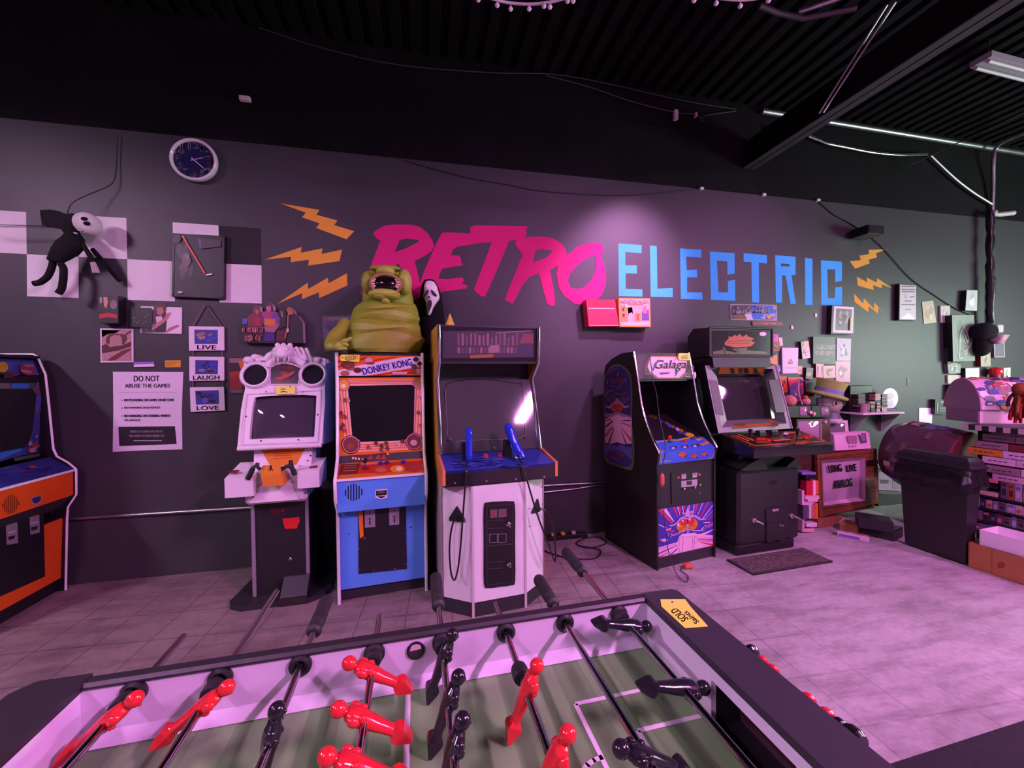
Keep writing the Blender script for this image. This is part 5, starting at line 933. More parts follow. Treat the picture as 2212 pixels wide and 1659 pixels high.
for i in range(9):
    h = (22, 62, 84, 98, 102, 98, 84, 62, 22)[i]*0.5; X = 14+i*11; P.line(A([(X, 965-h-i*1.8), (X, 965+h-i*1.8)]), 2.2, (0.20, 0.025, 0.005), 2)
P.poly(A([(172, 918), (232, 905), (232, 940), (205, 962), (174, 955)]), (0.30, 0.22, 0.32), 2); P.poly(A([(178, 922), (226, 911), (226, 935), (203, 954), (180, 948)]), (0.04, 0.02, 0.06), 3); mb.build('speaker_panel', oc)
mb = MB(); mb.box((x0, pr[4][0], pr[4][1]-0.012), (x1, pr[4][0]+0.014, pr[4][1]+0.004), 'gloss', WHITE); mb.build('edge_molding', oc)
a, b = ins(pr[4], 0.008, 0.004), ins(pr[6], 0.04, 0.0)
mb = MB(); board(mb, x0, x1, a, b, 0.014, 'print', (0.018, 0.025, 0.15)); P = fpanel(mb, oc, a, b); P.clip = (x0, x1)
P.blot(50, 1020, 70, 13, [(0.02, 0.04, 0.2), (0.05, 0.02, 0.14), (0.015, 0.02, 0.08), (0.03, 0.05, 0.16)], 26, 1, 9, 0.25); P.disc(*A([(170, 765)])[0], 8, 3, (0.35, 0.03, 0.03), 30); mb.build('control_panel', oc)
a, b = ins(pr[7], 0.05, -0.02), ins(pr[9], 0.035, -0.01)
mb = MB(); board(mb, x0, x1, a, b, 0.012, 'print', (0.006, 0.006, 0.010)); P = fpanel(mb, oc, a, b); P.clip = (x0, x1)
MBL, DBL = (0.03, 0.12, 0.42), (0.03, 0.035, 0.17)
P.poly(B([(440, 690), (580, 700), (545, 1200), (520, 1510), (270, 1560), (0, 1640), (-250, 1700), (-250, 1560), (0, 1500), (290, 1440), (340, 1400), (390, 1200)]), DBL, 1); P.poly(B([(-200, 560), (570, 560), (580, 700), (440, 720), (380, 640), (-200, 640)]), (0.05, 0.07, 0.06), 1)
P.poly(B([(165, 565), (410, 560), (385, 630), (165, 632)]), MBL, 2); P.poly(B([(0, 1510), (290, 1450), (310, 1480), (0, 1610)]), MBL, 2); P.poly(B([(-200, 560), (110, 560), (150, 630), (-200, 650)]), (0.12, 0.09, 0.10), 2); P.poly(B([(400, 580), (570, 570), (560, 660), (430, 715), (400, 650)]), (0.04, 0.06, 0.05), 2)
P.blot(81, 860, 12, 38, [(0.10, 0.06, 0.20), (0.14, 0.05, 0.08), (0.03, 0.06, 0.10), (0.05, 0.05, 0.26)], 22, 3, 4, 0.34); P.blot(66, 966, 16, 14, [(0.22, 0.06, 0.10), (0.28, 0.14, 0.17), (0.16, 0.03, 0.03)], 14, 20, 5, 0.4); P.poly(B([(430, 1290), (470, 1270), (470, 1310), (425, 1320)]), (0.35, 0.06, 0.02), 30); P.poly(B([(130, 1590), (500, 1530), (480, 1570), (150, 1640)]), (0.04, 0.055, 0.05), 30)
mb.build('screen_surround', oc)
mb = MB(); P = fpanel(mb, oc, a, b, m='screen'); P.poly(B([(-300, 660), (380, 640), (440, 720), (430, 880), (385, 1230), (330, 1400), (290, 1440), (0, 1495), (-300, 1560)]), (0.010, 0.008, 0.011), 32); mb.build('screen', oc)
a, b = ins(pr[9], 0.03, 0.0), ins(pr[10], 0.03, -0.02)
mb = MB(); board(mb, x0, x1, a, b, 0.012, 'print', (0.03, 0.035, 0.16)); P = fpanel(mb, oc, a, b); P.clip = (x0, x1)
P.blot(30, 795, 75, 20, [(0.04, 0.04, 0.2), (0.05, 0.07, 0.28), (0.07, 0.025, 0.07)], 30, 1, 6, 0.3); P.disc(*B([(0, 350)])[0], 12, 12, (0.35, 0.22, 0.02), 20); P.disc(*B([(350, 385)])[0], 18, 12, (0.16, 0.03, 0.07), 20, a=0.3); P.line(B([(310, 330), (420, 330)]), 4, (0.35, 0.12, 0.12), 21); P.line(B([(260, 400), (390, 420)]), 4, (0.38, 0.16, 0.16), 21); P.poly(B([(20, 420), (150, 430), (130, 500), (10, 500)]), (0.05, 0.015, 0.02), 20); mb.build('marquee', oc)
# ================================================================== table football in the foreground
ZT, ZF, ZR = 0.98, 0.853, 0.952
o = atZ(1397, 1293, ZT); YT = 0.0211
tb = thing('foosball_table', 'table football table with white inner walls, green pitch and black rim', 'foosball table', (o.x, o.y, 0), YT)
FT = mat_of(tb); FI = FT.inverted()
LX, D = -1.283, 0.70
RIM = (0.018, 0.017, 0.019); LAM = (0.66, 0.60, 0.70)
def tz(q, z): return FI @ atZ(*q, z)
def ty(q, y=0.0):                   # pixel on the table plane local y
    c = FI @ CAMP; d = FI.to_3x3() @ ray(*q); return c+d*((y-c.y)/d.y)
def tx(q, x=0.0):
    c = FI @ CAMP; d = FI.to_3x3() @ ray(*q); return c+d*((x-c.x)/d.x)
# cabinet body, legs, rim
mb = MB(); z0 = 0.70
mb.box((LX-0.11, 0.010, z0), (0.098, 0.022, ZT-0.012), 'satin', RIM); mb.box((LX-0.11, -D-0.036, z0), (0.14, -D-0.012, ZT-0.012), 'satin', RIM)
mb.box((LX-0.11, -D-0.012, z0), (LX-0.086, 0.012, ZT-0.012), 'satin', RIM); mb.box((0.08, -D-0.012, z0), (0.098, 0.012, ZT-0.012), 'satin', RIM); mb.box((LX-0.1, -D-0.02, z0), (0.09, 0.02, z0+0.02), 'satin', RIM)
mb.build('cabinet_body', tb)
mb = MB()     # far, near and end inner walls; the right one opens into the goal
for y0, y1 in ((0.0, 0.012), (-D-0.012, -D)): mb.box((LX, y0, ZF-0.01), (0, y1, ZT-0.012), 'satin', LAM)
for xa, xb in ((0.0, 0.012), (LX-0.012, LX)):
    mb.box((xa, -0.25, ZF-0.01), (xb, 0.012, ZT-0.012), 'satin', LAM); mb.box((xa, -D-0.012, ZF-0.01), (xb, -0.45, ZT-0.012), 'satin', LAM); mb.box((xa, -0.45, ZF+0.085), (xb, -0.25, ZT-0.012), 'satin', LAM)
mb.prism([(0, ZF+0.028), (-0.014, ZF+0.002), (0, ZF)], LX, 0, 'satin', LAM); mb.prism([(-D, ZF+0.028), (-D+0.014, ZF+0.002), (-D, ZF)], LX, 0, 'satin', LAM)
mb.build('inner_wall', tb)
for s, xa in ((1, 0.012), (-1, LX-0.075)):
    mb = MB(); xb = xa+0.063
    mb.box((xa, -0.46, ZF-0.02), (xb, -0.45, ZF+0.1), 'satin', BLACK); mb.box((xa, -0.25, ZF-0.02), (xb, -0.24, ZF+0.1), 'satin', BLACK); mb.box((xa, -0.46, ZF+0.1), (xb, -0.24, ZF+0.11), 'satin', BLACK); e = xb if s > 0 else xa-0.01
    mb.box((e, -0.46, ZF-0.02), (e+0.01, -0.24, ZF+0.11), 'satin', (0.05, 0.02, 0.03)); mb.box((xa, -0.46, ZF-0.03), (xb, -0.24, ZF-0.02), 'satin', BLACK); mb.build('goal', tb)
mb = MB()
mb.box((LX-0.02, -0.006, ZT-0.012), (0.02, 0.026, ZT+0.004), 'satin', RIM, 0.006); mb.box((LX-0.02, -D-0.046, ZT-0.012), (0.02, -D+0.006, ZT+0.004), 'satin', RIM, 0.006)
mb.prism([(-0.004, 0.018), (0.088, 0.018), (0.102, 0.006), (0.102, -D-0.012), (0.088, -D-0.03), (-0.004, -D-0.03)], ZT-0.012, ZT+0.006, 'satin', (0.030, 0.027, 0.034), 'z'); mb.prism([(LX+0.004, 0.028), (LX-0.09, 0.028), (LX-0.115, 0.0), (LX-0.115, -D), (LX-0.09, -D-0.03), (LX+0.004, -D-0.03)], ZT-0.012, ZT+0.006, 'satin', (0.022, 0.020, 0.024), 'z')
mb.build('rim', tb)
for x in (LX-0.02, 0.06):
    for y in (-D+0.05, -0.05):
        mb = MB(); mb.prism([(x-0.05, y-0.05), (x+0.05, y-0.05), (x+0.05, y+0.05), (x-0.05, y+0.05)], 0, z0, 'satin', RIM, 'z'); mb.build('leg', tb)
# pitch
mb = MB(); mb.box((LX, -D, ZF-0.015), (0, 0, ZF), 'satin', (0.12, 0.24, 0.09)); P = Panel(mb, (0, 0, ZF), (1, 0, 0), (0, 1, 0), FT, False, 'satin', 0.0004)
n = 18
for i in range(n):
    xa = LX-LX*0+(-LX)*i/n; 
    if i % 2: P.rect(LX+(-LX)*i/n, -D, LX+(-LX)*(i+1)/n, 0, (0.17, 0.31, 0.125), 1)
LN = (0.70, 0.62, 0.70)
mid = LX/2-0.0; 
xm = tz((880, 1560), ZF).x; P.rect(xm-0.006, -D, xm+0.006, 0, LN, 2)
g0 = tz((1243, 1521), ZF); g1 = tz((1378, 1579), ZF)
def box_(xa, xb, ya, yb, w=0.010):
    P.rect(xa-w/2, ya, xa+w/2, yb, LN, 2); P.rect(min(xa, xb), yb-w/2, max(xa, xb), yb+w/2, LN, 2); P.rect(min(xa, xb), ya-w/2, max(xa, xb), ya+w/2, LN, 2)
box_(g0.x, 0, -D-g0.y, g0.y); box_(g1.x, 0, -D-g1.y, g1.y); box_(LX-g0.x, LX, -D-g0.y, g0.y); box_(LX-g1.x, LX, -D-g1.y, g1.y)
s_ = tz((1131, 1642), ZF); P.disc(s_.x, -D/2, 0.0075, 0.0075, LN, 2); P.disc(LX-s_.x, -D/2, 0.0075, 0.0075, LN, 2); P.ring(xm, -D/2, 0.1, 0.1, 0.1, LN, 2, 32)
for xx, sg in ((g0.x, -1), (LX-g0.x, 1)): P.line([(xx+sg*0.075*math.sin(a), -D/2+0.075*math.cos(a)) for a in [PI*k/14 for k in range(15)]], 0.010, LN, 2)
mb.build('playfield', tb)
# ball cup in the far wall
c = ty((898, 1404)); mb = MB(); mb.lathe([(0.021, 0.0), (0.021, 0.004), (0.017, 0.004), (0.016, -0.01)], c, 20, 'satin', BLACK, (0, -1, 0)); mb.lathe([(0.017, 0.0045), (0, 0.0046)], c, 18, 'satin', (0.03, 0.025, 0.03), (0, -1, 0))
mb.slab([c+Vector((dx, -0.005, dz)) for dx, dz in ((-0.014, 0.002), (0.014, 0.004), (0.010, 0.014), (0.0, 0.017), (-0.010, 0.014))], (0, 0.002, 0), 'satin', (0.55, 0.42, 0.45)); mb.build('ball_cup', tb)
# rods with players, grips and bumpers
def player(col, phi):
    mb = MB(); R3 = Matrix.Rotation(phi, 3, 'Y'); mb.M = R3.to_4x4(); m = 'gloss'
    def ring(z, rx, ry, dx=0.0): return [(dx+rx*math.cos(2*PI*j/12), ry*math.sin(2*PI*j/12), z) for j in range(12)]
    mb.loft([ring(0.040, 0.006, 0.007), ring(0.036, 0.011, 0.013), ring(0.026, 0.014, 0.021), ring(0.010, 0.0155, 0.0185), ring(-0.008, 0.0145, 0.0165), ring(-0.022, 0.0125, 0.0155), ring(-0.032, 0.0115, 0.014), ring(-0.046, 0.0105, 0.012), ring(-0.058, 0.010, 0.011), ring(-0.066, 0.012, 0.012)], m, col)
    for s in (-1, 1): mb.ball((0.002, s*0.019, 0.022), (0.0095, 0.0075, 0.012), 10, 7, m, col); mb.ball((0.008, s*0.013, 0.008), (0.009, 0.0065, 0.008), 8, 6, m, col)
    mb.ball((0, 0, 0.0535), (0.0148, 0.0142, 0.0158), 14, 10, m, col); mb.ball((0.0135, 0, 0.0525), (0.004, 0.0035, 0.004), 6, 5, m, col); mb.ball((0, 0, 0.040), (0.008, 0.008, 0.012), 8, 6, m, col)
    mb.loft([[(x, y, z) for x, y in ((-a, -b), (a, -b), (a, b), (-a, b))] for z, a, b in ((-0.060, 0.0095, 0.010), (-0.068, 0.015, 0.0125), (-0.076, 0.0145, 0.0125), (-0.102, 0.0025, 0.0115))], m, col, smooth=False)
    return mb
REDP = (0.60, 0.025, 0.030); BLKP = (0.013, 0.012, 0.015)
holes = [(292, 1490), (478, 1459), (650, 1434), (809, 1410), (955, 1386), (1092, 1365), (1219, 1345), (1335, 1323)]
spec = [  # colour, far end pixel, grip start pixel, [(player pixel, tilt)], [bumper pixels]
    (REDP, (399, 1374), None, [((238, 1556), 52)], [(268, 1522)], 50),
    (REDP, (600, 1277), None, [((432, 1528), 55)], [(457, 1492)], 50),
    (BLKP, (707, 1293), (672, 1368), [((583, 1600), 12)], [], 0),
    (REDP, (822, 1330), None, [((806, 1452), -58), ((795, 1552), -58), ((770, 1655), -60)], [(810, 1412)], 0),
    (BLKP, (933, 1245), (944, 1312), [((962, 1420), 22), ((970, 1520), 22), ((986, 1622), 18)], [(956, 1392)], 0),
    (REDP, (1073, 1304), None, [((1136, 1494), 24), ((1204, 1650), 30)], [(1122, 1455)], 0),
    (BLKP, (1156, 1250), (1203, 1306), [((1404, 1634), -62)], [], 0),
    (BLKP, (1222, 1190), (1256, 1238), [((1372, 1348), 102), ((1484, 1482), 102)], [(1336, 1325)], 0)]
names = ['rod nearest the left end', 'second rod from the left end', 'third rod from the left end', 'middle left rod with three red men', 'middle right rod with black men', 'red rod right of the middle', 'second rod from the right end', 'rod nearest the right end']
cache = {}
for i, (h, (col, far, grip, men, bump, _)) in enumerate(zip(holes, spec)):
    hx = ty(h).x; end = tz(far, ZR).y
    mb = MB(); ge = tz(grip, ZR).y if grip else end
    mb.tube([(hx, -D-0.32 if not grip else -D-0.10, ZR), (hx, ge+0.01 if grip else end, ZR)], 0.0079, 12, 'chrome', (0.5, 0.49, 0.5))
    rod = mb.build('rod', tb)
    mb = MB(); mb.lathe([(0.024, 0.0), (0.024, 0.008), (0.017, 0.012), (0.010, 0.006), (0.0085, -0.01)], (hx, 0, ZR), 20, 'satin', BLACK, (0, -1, 0)); mb.build('bearing', tb)
    mb = MB(); mb.lathe([(0.024, 0.0), (0.024, 0.008), (0.017, 0.012), (0.0085, 0.006)], (hx, -D, ZR), 16, 'satin', BLACK, (0, 1, 0)); mb.build('bearing', tb)
    if grip:
        L = end-ge; mb = MB(); mb.lathe([(0.0, 0.0), (0.012, 0.0), (0.0185, 0.006), (0.0185, 0.012), (0.0145, 0.018), (0.0145, 0.03), (0.018, 0.042), (0.0188, L*0.45), (0.0178, L*0.6), (0.0188, L*0.8), (0.018, L-0.01), (0.013, L), (0, L)], (hx, ge, ZR), 12, 'rubber', (0.02, 0.019, 0.021), (0, 1, 0)); mb.build('grip', rod)
    else:
        mb = MB(); mb.lathe([(0.0, 0.0), (0.012, 0.0), (0.0185, 0.006), (0.0145, 0.02), (0.0188, 0.06), (0.018, 0.125), (0, 0.13)], (hx, -D-0.32, ZR), 12, 'rubber', (0.02, 0.019, 0.021), (0, 1, 0)); mb.build('grip', rod)
    for q, ang in men:
        key = (col, ang)
        y = tz(q, ZR).y
        if key in cache:
            ob = cache[key].copy(); COL.objects.link(ob); ob.parent = rod
        else:
            ob = player(col, math.radians(ang)).build('player', rod); cache[key] = ob
        ob.location = (hx, y, ZR)
    for q in bump:
        y = tz(q, ZR).y; y = min(y, -0.016)
        mb = MB(); mb.lathe([(0.0085, -0.016), (0.017, -0.016), (0.0185, -0.010), (0.0185, 0.010), (0.017, 0.016), (0.0085, 0.016)], (hx, y, ZR), 16, 'rubber', (0.014, 0.013, 0.015), (0, 1, 0)); mb.build('bumper', rod)
# score counter on the right end
sc_y = [(1622, 1410), (1645, 1428), (1668, 1447), (1745, 1512), (1785, 1545), (1812, 1564)]
mb = MB(); zc = 0.960; xc = 0.122; mb.tube([(xc, -0.185, zc), (xc, -0.47, zc)], 0.004, 8, 'chrome', (0.6, 0.6, 0.6)); ctr = mb.build('score_rod', tb)
for i, q in enumerate(sc_y+[(1843, 1592)]):
    y = tx(q, xc).y; mb = MB(); big = i in (0, 6); r_ = 0.020 if big else 0.0145; c = BLACK if i in (0, 5, 6) else (0.58, 0.02, 0.03); w = 0.009 if i != 6 else 0.014
    mb.lathe([(0.0045, -w), (r_*0.8, -w), (r_, -w*0.5), (r_, w*0.5), (r_*0.8, w), (0.0045, w)], (xc, y, zc), 16, 'gloss', c, (0, 1, 0)); mb.build('score_bead' if not big else 'score_stop', ctr)
# sold tag lying on the rim
mb = MB(); P = Panel(mb, (0, 0, ZT+0.008), (1, 0, 0), (0, 1, 0), FT, True, 'print', 0.0003); C7 = lambda pts: crop(0.4575, 1200, 1250, pts)
q = [P.pt(p, 0) for p in C7([(495, 97), (612, 96), (638, 132), (720, 224), (612, 232), (500, 130)])]; mb.slab(q[::-1], (0, 0, -0.0012), 'print', YEL)
P.disc(*C7([(550, 110)])[0], 4, 3, (0.7, 0.68, 0.6), 1, 12); P.disc(*C7([(551, 111)])[0], 2, 1.6, BLACK, 2, 10)
P.text('SOLD', C7([(630, 190)])[0], C7([(570, 138)])[0], C7([(600, 206)])[0], BLACK, 2, 0.012); P.text('Saints', C7([(680, 204)])[0], C7([(620, 152)])[0], C7([(660, 216)])[0], BLACK, 2, 0.012)
mb.v = [tuple(FT @ Vector(v)) for v in mb.v]; tag(mb.build('price_tag', None, FT @ q[0]), 'yellow SOLD tag lying on the black rim of the table football table', 'price tag', 'yellow sold tags')
# ================================================================== things on the left half of the wall
def poster(name, label, cat, quad, th, c, fn=None, group=None, off=0.0, m='print', edge=None):
    mb = MB(); P = Panel(mb, (0, YW-off-th, 0), (1, 0, 0), (0, 0, 1), None, True, m, 0.0005)
    q = [P.pt(p, 0) for p in quad]; mb.slab(q, (0, th, 0), m, c, edge)
    if fn: fn(P)
    return tag(mb.build(name, None, sum(q, Vector())/len(q)), label, cat, group)
def frame_of(P, quad, w, c):
    P.line(list(quad), w, c, None, closed=True)
A1 = lambda pts: crop(0.2712, 0, 400, pts); A5 = lambda pts: crop(0.1145, 200, 620, pts); A2s = lambda pts: crop(0.3857, 0, 720, pts)
# wall clock
yc = YW-0.055; cc = atY(417, 343.5, yc); rc = abs(atY(417, 300, yc).z-cc.z)
ck = thing('wall_clock', 'round wall clock with white rim and navy face showing twenty past two', 'clock', (cc.x, YW, cc.z))
mb = MB(); mb.lathe([(rc*0.98, 0.0), (rc*1.05, 0.03), (rc*1.04, 0.055), (rc*0.98, 0.062), (rc*0.92, 0.055), (rc*0.90, 0.04)], (0, 0, 0), 40, 'gloss', (0.75, 0.73, 0.74), (0, -1, 0)); mb.build('case', ck)
mb = MB(); mb.lathe([(rc*0.94, 0.042), (0, 0.042)], (0, 0, 0), 36, 'cloth', (0.010, 0.010, 0.06), (0, -1, 0)); P = Panel(mb, (0, -0.0425, 0), (1, 0, 0), (0, 0, 1), None, False, 'matte', 0.0006)
for h in range(1, 13):
    a = math.radians(90-30*h); x, y = rc*0.72*math.cos(a), rc*0.72*math.sin(a); t = str(h); hw = 0.019 if h < 10 else 0.032
    if h == 1: hw = 0.010
    P.text(t, (x-hw, y-0.022), (x+hw, y-0.022), (x-hw, y+0.022), (0.5, 0.10, 0.16) if h == 3 else (0.70, 0.68, 0.72), 3, 0.03)
for k in range(60): a = math.radians(6*k); P.line([(rc*0.87*math.cos(a), rc*0.87*math.sin(a)), (rc*0.9*math.cos(a), rc*0.9*math.sin(a))], 0.002, (0.3, 0.3, 0.34), 1)
mb.build('clock_face', ck)
for ang, L, w, c in ((19, 0.48, 0.010, (0.30, 0.30, 0.33)), (-42, 0.70, 0.007, (0.72, 0.7, 0.7))):
    mb = MB(); d = Vector((math.cos(math.radians(ang)), 0, math.sin(math.radians(ang)))); n = Vector((-d.z, 0, d.x))*w*0.5; b0 = d*(-rc*0.14)+Vector((0, -0.047, 0)); b1 = d*rc*L+Vector((0, -0.047, 0)); mb.slab([b0-n, b1-n*0.5, b1+n*0.5, b0+n], (0, 0.002, 0), 'satin', c); mb.build('clock_hand', ck)
# hanging bat-winged rag doll and its cords
DY = 0.15
def dp(q, dy=DY): return atY(q[0], q[1], YW-dy)
K8 = lambda pts: crop(0.1387, 40, 430, pts)
o = dp((160, 520)); dl = thing('hanging_doll', 'black bat winged rag doll with round white head hanging over the checkers', 'doll', o)
def dtube(pts, r, c=BLACK, m='cloth', dy=DY, n=8, mb=None):
    b_ = mb or MB(); b_.tube([dp(p, dy)-o for p in curve_pts(K8(pts), 4)] if False else [dp((v[0], v[1]), dy)-o for v in curve_pts([Vector((*q, 0)) for q in K8(pts)], 4)], r, n, m, c); return b_
mb = MB()
rings = []
for (x, y, w, dpt) in ((870, 470, 40, 0.03), (900, 560, 95, 0.05), (850, 680, 120, 0.06), (760, 760, 130, 0.06), (660, 850, 110, 0.05), (570, 940, 80, 0.035), (490, 960, 40, 0.02)):
    c = dp(K8([(x, y)])[0])-o; r_ = w*0.1387*0.0042; d = Vector((-0.62, 0, -0.78)).cross(Vector((0, 1, 0))).normalized(); rings.append([c+d*(r_*math.cos(2*PI*j/12))+Vector((0, dpt*math.sin(2*PI*j/12), 0)) for j in range(12)])
mb.loft(rings, 'cloth', BLACK); 
for q in ([(900, 480), (980, 470), (1010, 500), (950, 500)], [(850, 510), (905, 520), (900, 545), (860, 535)]): mb.slab([dp(p, DY+0.065)-o for p in K8(q)], (0, 0.01, 0), 'cloth', (0.35, 0.34, 0.36))
mb.build('body', dl)
mb = MB(); f = [dp(p, DY-0.03)-o for p in K8([(330, 175), (480, 160), (620, 185), (760, 240), (830, 215), (920, 250), (935, 440), (860, 560), (720, 580), (690, 500), (640, 450), (560, 435), (365, 405)])]; mb.slab(f, (0, 0.03, 0), 'cloth', (0.012, 0.012, 0.013)); mb.build('wing', dl)
mb = MB(); c = dp(K8([(1075, 385)])[0])-o; mb.ball(c, (0.092, 0.062, 0.078), 18, 12, 'cloth', (0.62, 0.62, 0.58), Matrix.Rotation(0.55, 3, 'Y')); hd = mb.build('head', dl)
for q in ((1025, 310), (1065, 380)):
    mb = MB(); c2 = dp(K8([q])[0], DY+0.055)-o; mb.ball(c2, (0.022, 0.012, 0.016), 10, 7, 'cloth', BLACK); mb.build('eye', hd)
for pts, r_ in (([(990, 690), (1060, 800), (1130, 920), (1140, 980)], [0.018]*13), ([(1150, 780), (1290, 940), (1420, 1100), (1580, 1280)], [0.014]*13)): dtube(pts, 0.016, mb=None, dy=DY if pts[0][0] < 1100 else 0.05).build('arm', dl)
mb = MB()
for k in range(4): mb.tube([dp(p)-o for p in K8([(1130+k*16, 980), (1150+k*26, 1080), (1165+k*30, 1150)])], 0.007, 6, 'cloth', (0.42, 0.36, 0.38))
mb.build('hand', dl)
dtube([(540, 960), (520, 1060), (470, 1180), (420, 1240), (330, 1300), (240, 1315)], 0.021, dy=DY-0.02).build('leg', dl)
dtube([(660, 1010), (700, 1080), (700, 1200), (690, 1300), (670, 1400), (620, 1470)], 0.022).build('leg', dl)
mb = MB(); mb.tube(curve_pts([dp(K8([(765, 235)])[0])-o, dp((148, 452))-o, dp((158, 437))-o, dp((190, 421), 0.1)-o, dp((236, 401), 0.05)-o, dp((248, 385), 0.03)-o, dp((252, 350), 0.02)-o, dp((254, 292), 0.02)-o], 5), 0.0035, 6, 'rubber', BLACK); mb.build('hanging_cord', dl)
for y0, y1 in ((485.5, 488), (490.5, 491)):
    mb = MB(); mb.tube([atY(-60, y0-1, YW-DY)-o, atY(100 if y0 < 488 else 128, y1, YW-DY)-o], 0.0028, 6, 'rubber', BLACK); mb.build('tie_wire', dl)
# framed dark poster
def art_poster(P):
    P.rect(375.5, 507, 482, 641, (0.012, 0.011, 0.013), 1) if False else P.poly(A1([(1392, 400), (1772, 420), (1768, 885), (1382, 870)]), (0.010, 0.010, 0.012), 1)
    P.blot(402, 560, 22, 50, [(0.06, 0.055, 0.06), (0.035, 0.03, 0.035), (0.09, 0.08, 0.085)], 14, 2, 8, 0.35); P.poly(A1([(1560, 420), (1760, 440), (1765, 490), (1600, 510)]), (0.035, 0.033, 0.036), 16); P.poly(A1([(1450, 560), (1490, 540), (1530, 600), (1500, 660), (1460, 640)]), (0.13, 0.10, 0.11), 16); P.disc(*A1([(1495, 570)])[0], 6, 6, (0.2, 0.16, 0.17), 18, 10); P.line(A1([(1595, 430), (1600, 500)]), 2.4, (0.20, 0.08, 0.28), 18)
    P.line(A1([(1460, 408), (1635, 702)]), 3.2, (0.68, 0.10, 0.06), 20); P.line(A1([(1648, 716), (1690, 711)]), 3.2, (0.75, 0.7, 0.75), 20); P.disc(*A1([(1440, 855)])[0], 6, 2.4, (0.5, 0.48, 0.5), 20, 10); P.disc(*A1([(1415, 430)])[0], 9, 10, (0.015, 0.018, 0.03), 18, 10)
    frame_of(P, A1([(1386, 392), (1781, 414), (1777, 894), (1377, 879)]), 4, BLACK)
poster('framed_poster', 'black framed dark poster with red diagonal streak over the checkers', 'poster', A1([(1378, 382), (1790, 405), (1785, 905), (1369, 888)]), 0.035, BLACK, art_poster)
# tapes, cards and photos
def art_a(P):
    P.poly(A5([(130, 170), (470, 170), (470, 660), (125, 660)]), (0.012, 0.010, 0.014), 1); P.poly(A5([(205, 195), (275, 190), (290, 290), (260, 410), (215, 350)]), (0.55, 0.24, 0.16), 2); P.poly(A5([(130, 200), (175, 190), (180, 290), (140, 320)]), (0.30, 0.26, 0.3), 2); P.disc(*A5([(395, 330)])[0], 8, 10, (0.2, 0.12, 0.13), 2, 10); P.poly(A5([(330, 280), (440, 270), (450, 300), (340, 320)]), (0.16, 0.1, 0.1), 3); P.poly(A5([(130, 520), (300, 480), (460, 520), (465, 590), (300, 570), (130, 600)]), (0.42, 0.015, 0.035), 3)
poster('tape_box', 'small dark video box with red title jutting from the wall below the checkers', 'video box', A5([(112, 155), (480, 160), (485, 682), (108, 678)])[::-1], 0.085, (0.012, 0.011, 0.013), art_a)
def art_b(P):
    P.poly(A5([(700, 395), (1105, 400), (1100, 755), (700, 752)]), (0.014, 0.013, 0.015), 1); P.blot(302, 686, 22, 18, [(0.05, 0.05, 0.05), (0.1, 0.1, 0.1), (0.03, 0.03, 0.03)], 24, 2, 3, 0.16)
poster('photo_card', 'dark group photo card beside the guitarist print', 'card', A5([(692, 388), (1108, 392), (1105, 765), (695, 758)])[::-1], 0.006, (0.05, 0.045, 0.05), art_b, off=0.012)
def art_c(P):
    P.poly(A5([(1260, 420), (1375, 390), (1400, 640), (1380, 860), (1160, 860), (1120, 640), (1130, 430)]), (0.035, 0.02, 0.025), 1); P.disc(*A5([(1275, 400)])[0], 14, 12, (0.07, 0.025, 0.03), 2, 14); P.poly(A5([(1215, 390), (1320, 380), (1345, 470), (1290, 540), (1215, 500)]), (0.42, 0.15, 0.15), 3); P.poly(A5([(1190, 560), (1310, 550), (1320, 610), (1210, 680)]), (0.66, 0.5, 0.56), 3)
    P.poly(A5([(1125, 740), (1360, 580), (1400, 500), (1480, 475), (1470, 530), (1390, 640), (1170, 800)]), (0.46, 0.19, 0.17), 4); P.poly(A5([(1355, 860), (1450, 770), (1600, 710), (1650, 735), (1520, 800), (1410, 860)]), (0.42, 0.17, 0.17), 4)
    P.blot(327, 710, 12, 10, [(0.2, 0.17, 0.2), (0.02, 0.015, 0.02)], 26, 5, 5, 0.14); P.poly(A5([(915, 770), (1120, 770), (1160, 860), (925, 868)]), (0.035, 0.04, 0.035), 1)
poster('photo_print', 'white print of a curly haired person with crossed arms under the checkers', 'print', A5([(908, 362), (1685, 385), (1678, 882), (905, 868)])[::-1], 0.008, (0.74, 0.68, 0.74), art_c)
def art_d(P):
    P.poly(A5([(172, 805), (735, 812), (735, 1390), (178, 1395)]), (0.44, 0.24, 0.22), 1)
    for q, c in (([(172, 805), (520, 820), (420, 880), (300, 880), (180, 950)], (0.07, 0.03, 0.03)), ([(250, 990), (300, 890), (520, 880), (640, 900), (660, 980), (600, 1080), (560, 1090), (550, 950), (420, 900), (330, 950), (320, 1090), (260, 1060)], (0.10, 0.035, 0.035)), ([(330, 950), (520, 900), (550, 1000), (520, 1080), (380, 1110)], (0.40, 0.22, 0.22)), ([(175, 1110), (260, 1070), (330, 1130), (560, 1100), (730, 1030), (730, 1120), (480, 1200), (180, 1250)], (0.08, 0.025, 0.025)), ([(620, 880), (730, 815), (735, 850), (640, 910)], (0.07, 0.03, 0.03)), ([(370, 1320), (560, 1200), (730, 1150), (730, 1190), (600, 1260), (430, 1380), (280, 1395)], (0.14, 0.03, 0.035)), ([(180, 1290), (330, 1240), (340, 1340), (200, 1390)], (0.42, 0.26, 0.28)), ([(550, 1310), (700, 1240), (735, 1390), (480, 1390)], (0.40, 0.22, 0.24))): P.poly(A5(q), c, None)
poster('photo_print', 'sepia print in a thin white border below the video box', 'print', A5([(142, 778), (762, 788), (768, 1418), (150, 1428)])[::-1], 0.008, (0.66, 0.58, 0.66), art_d)
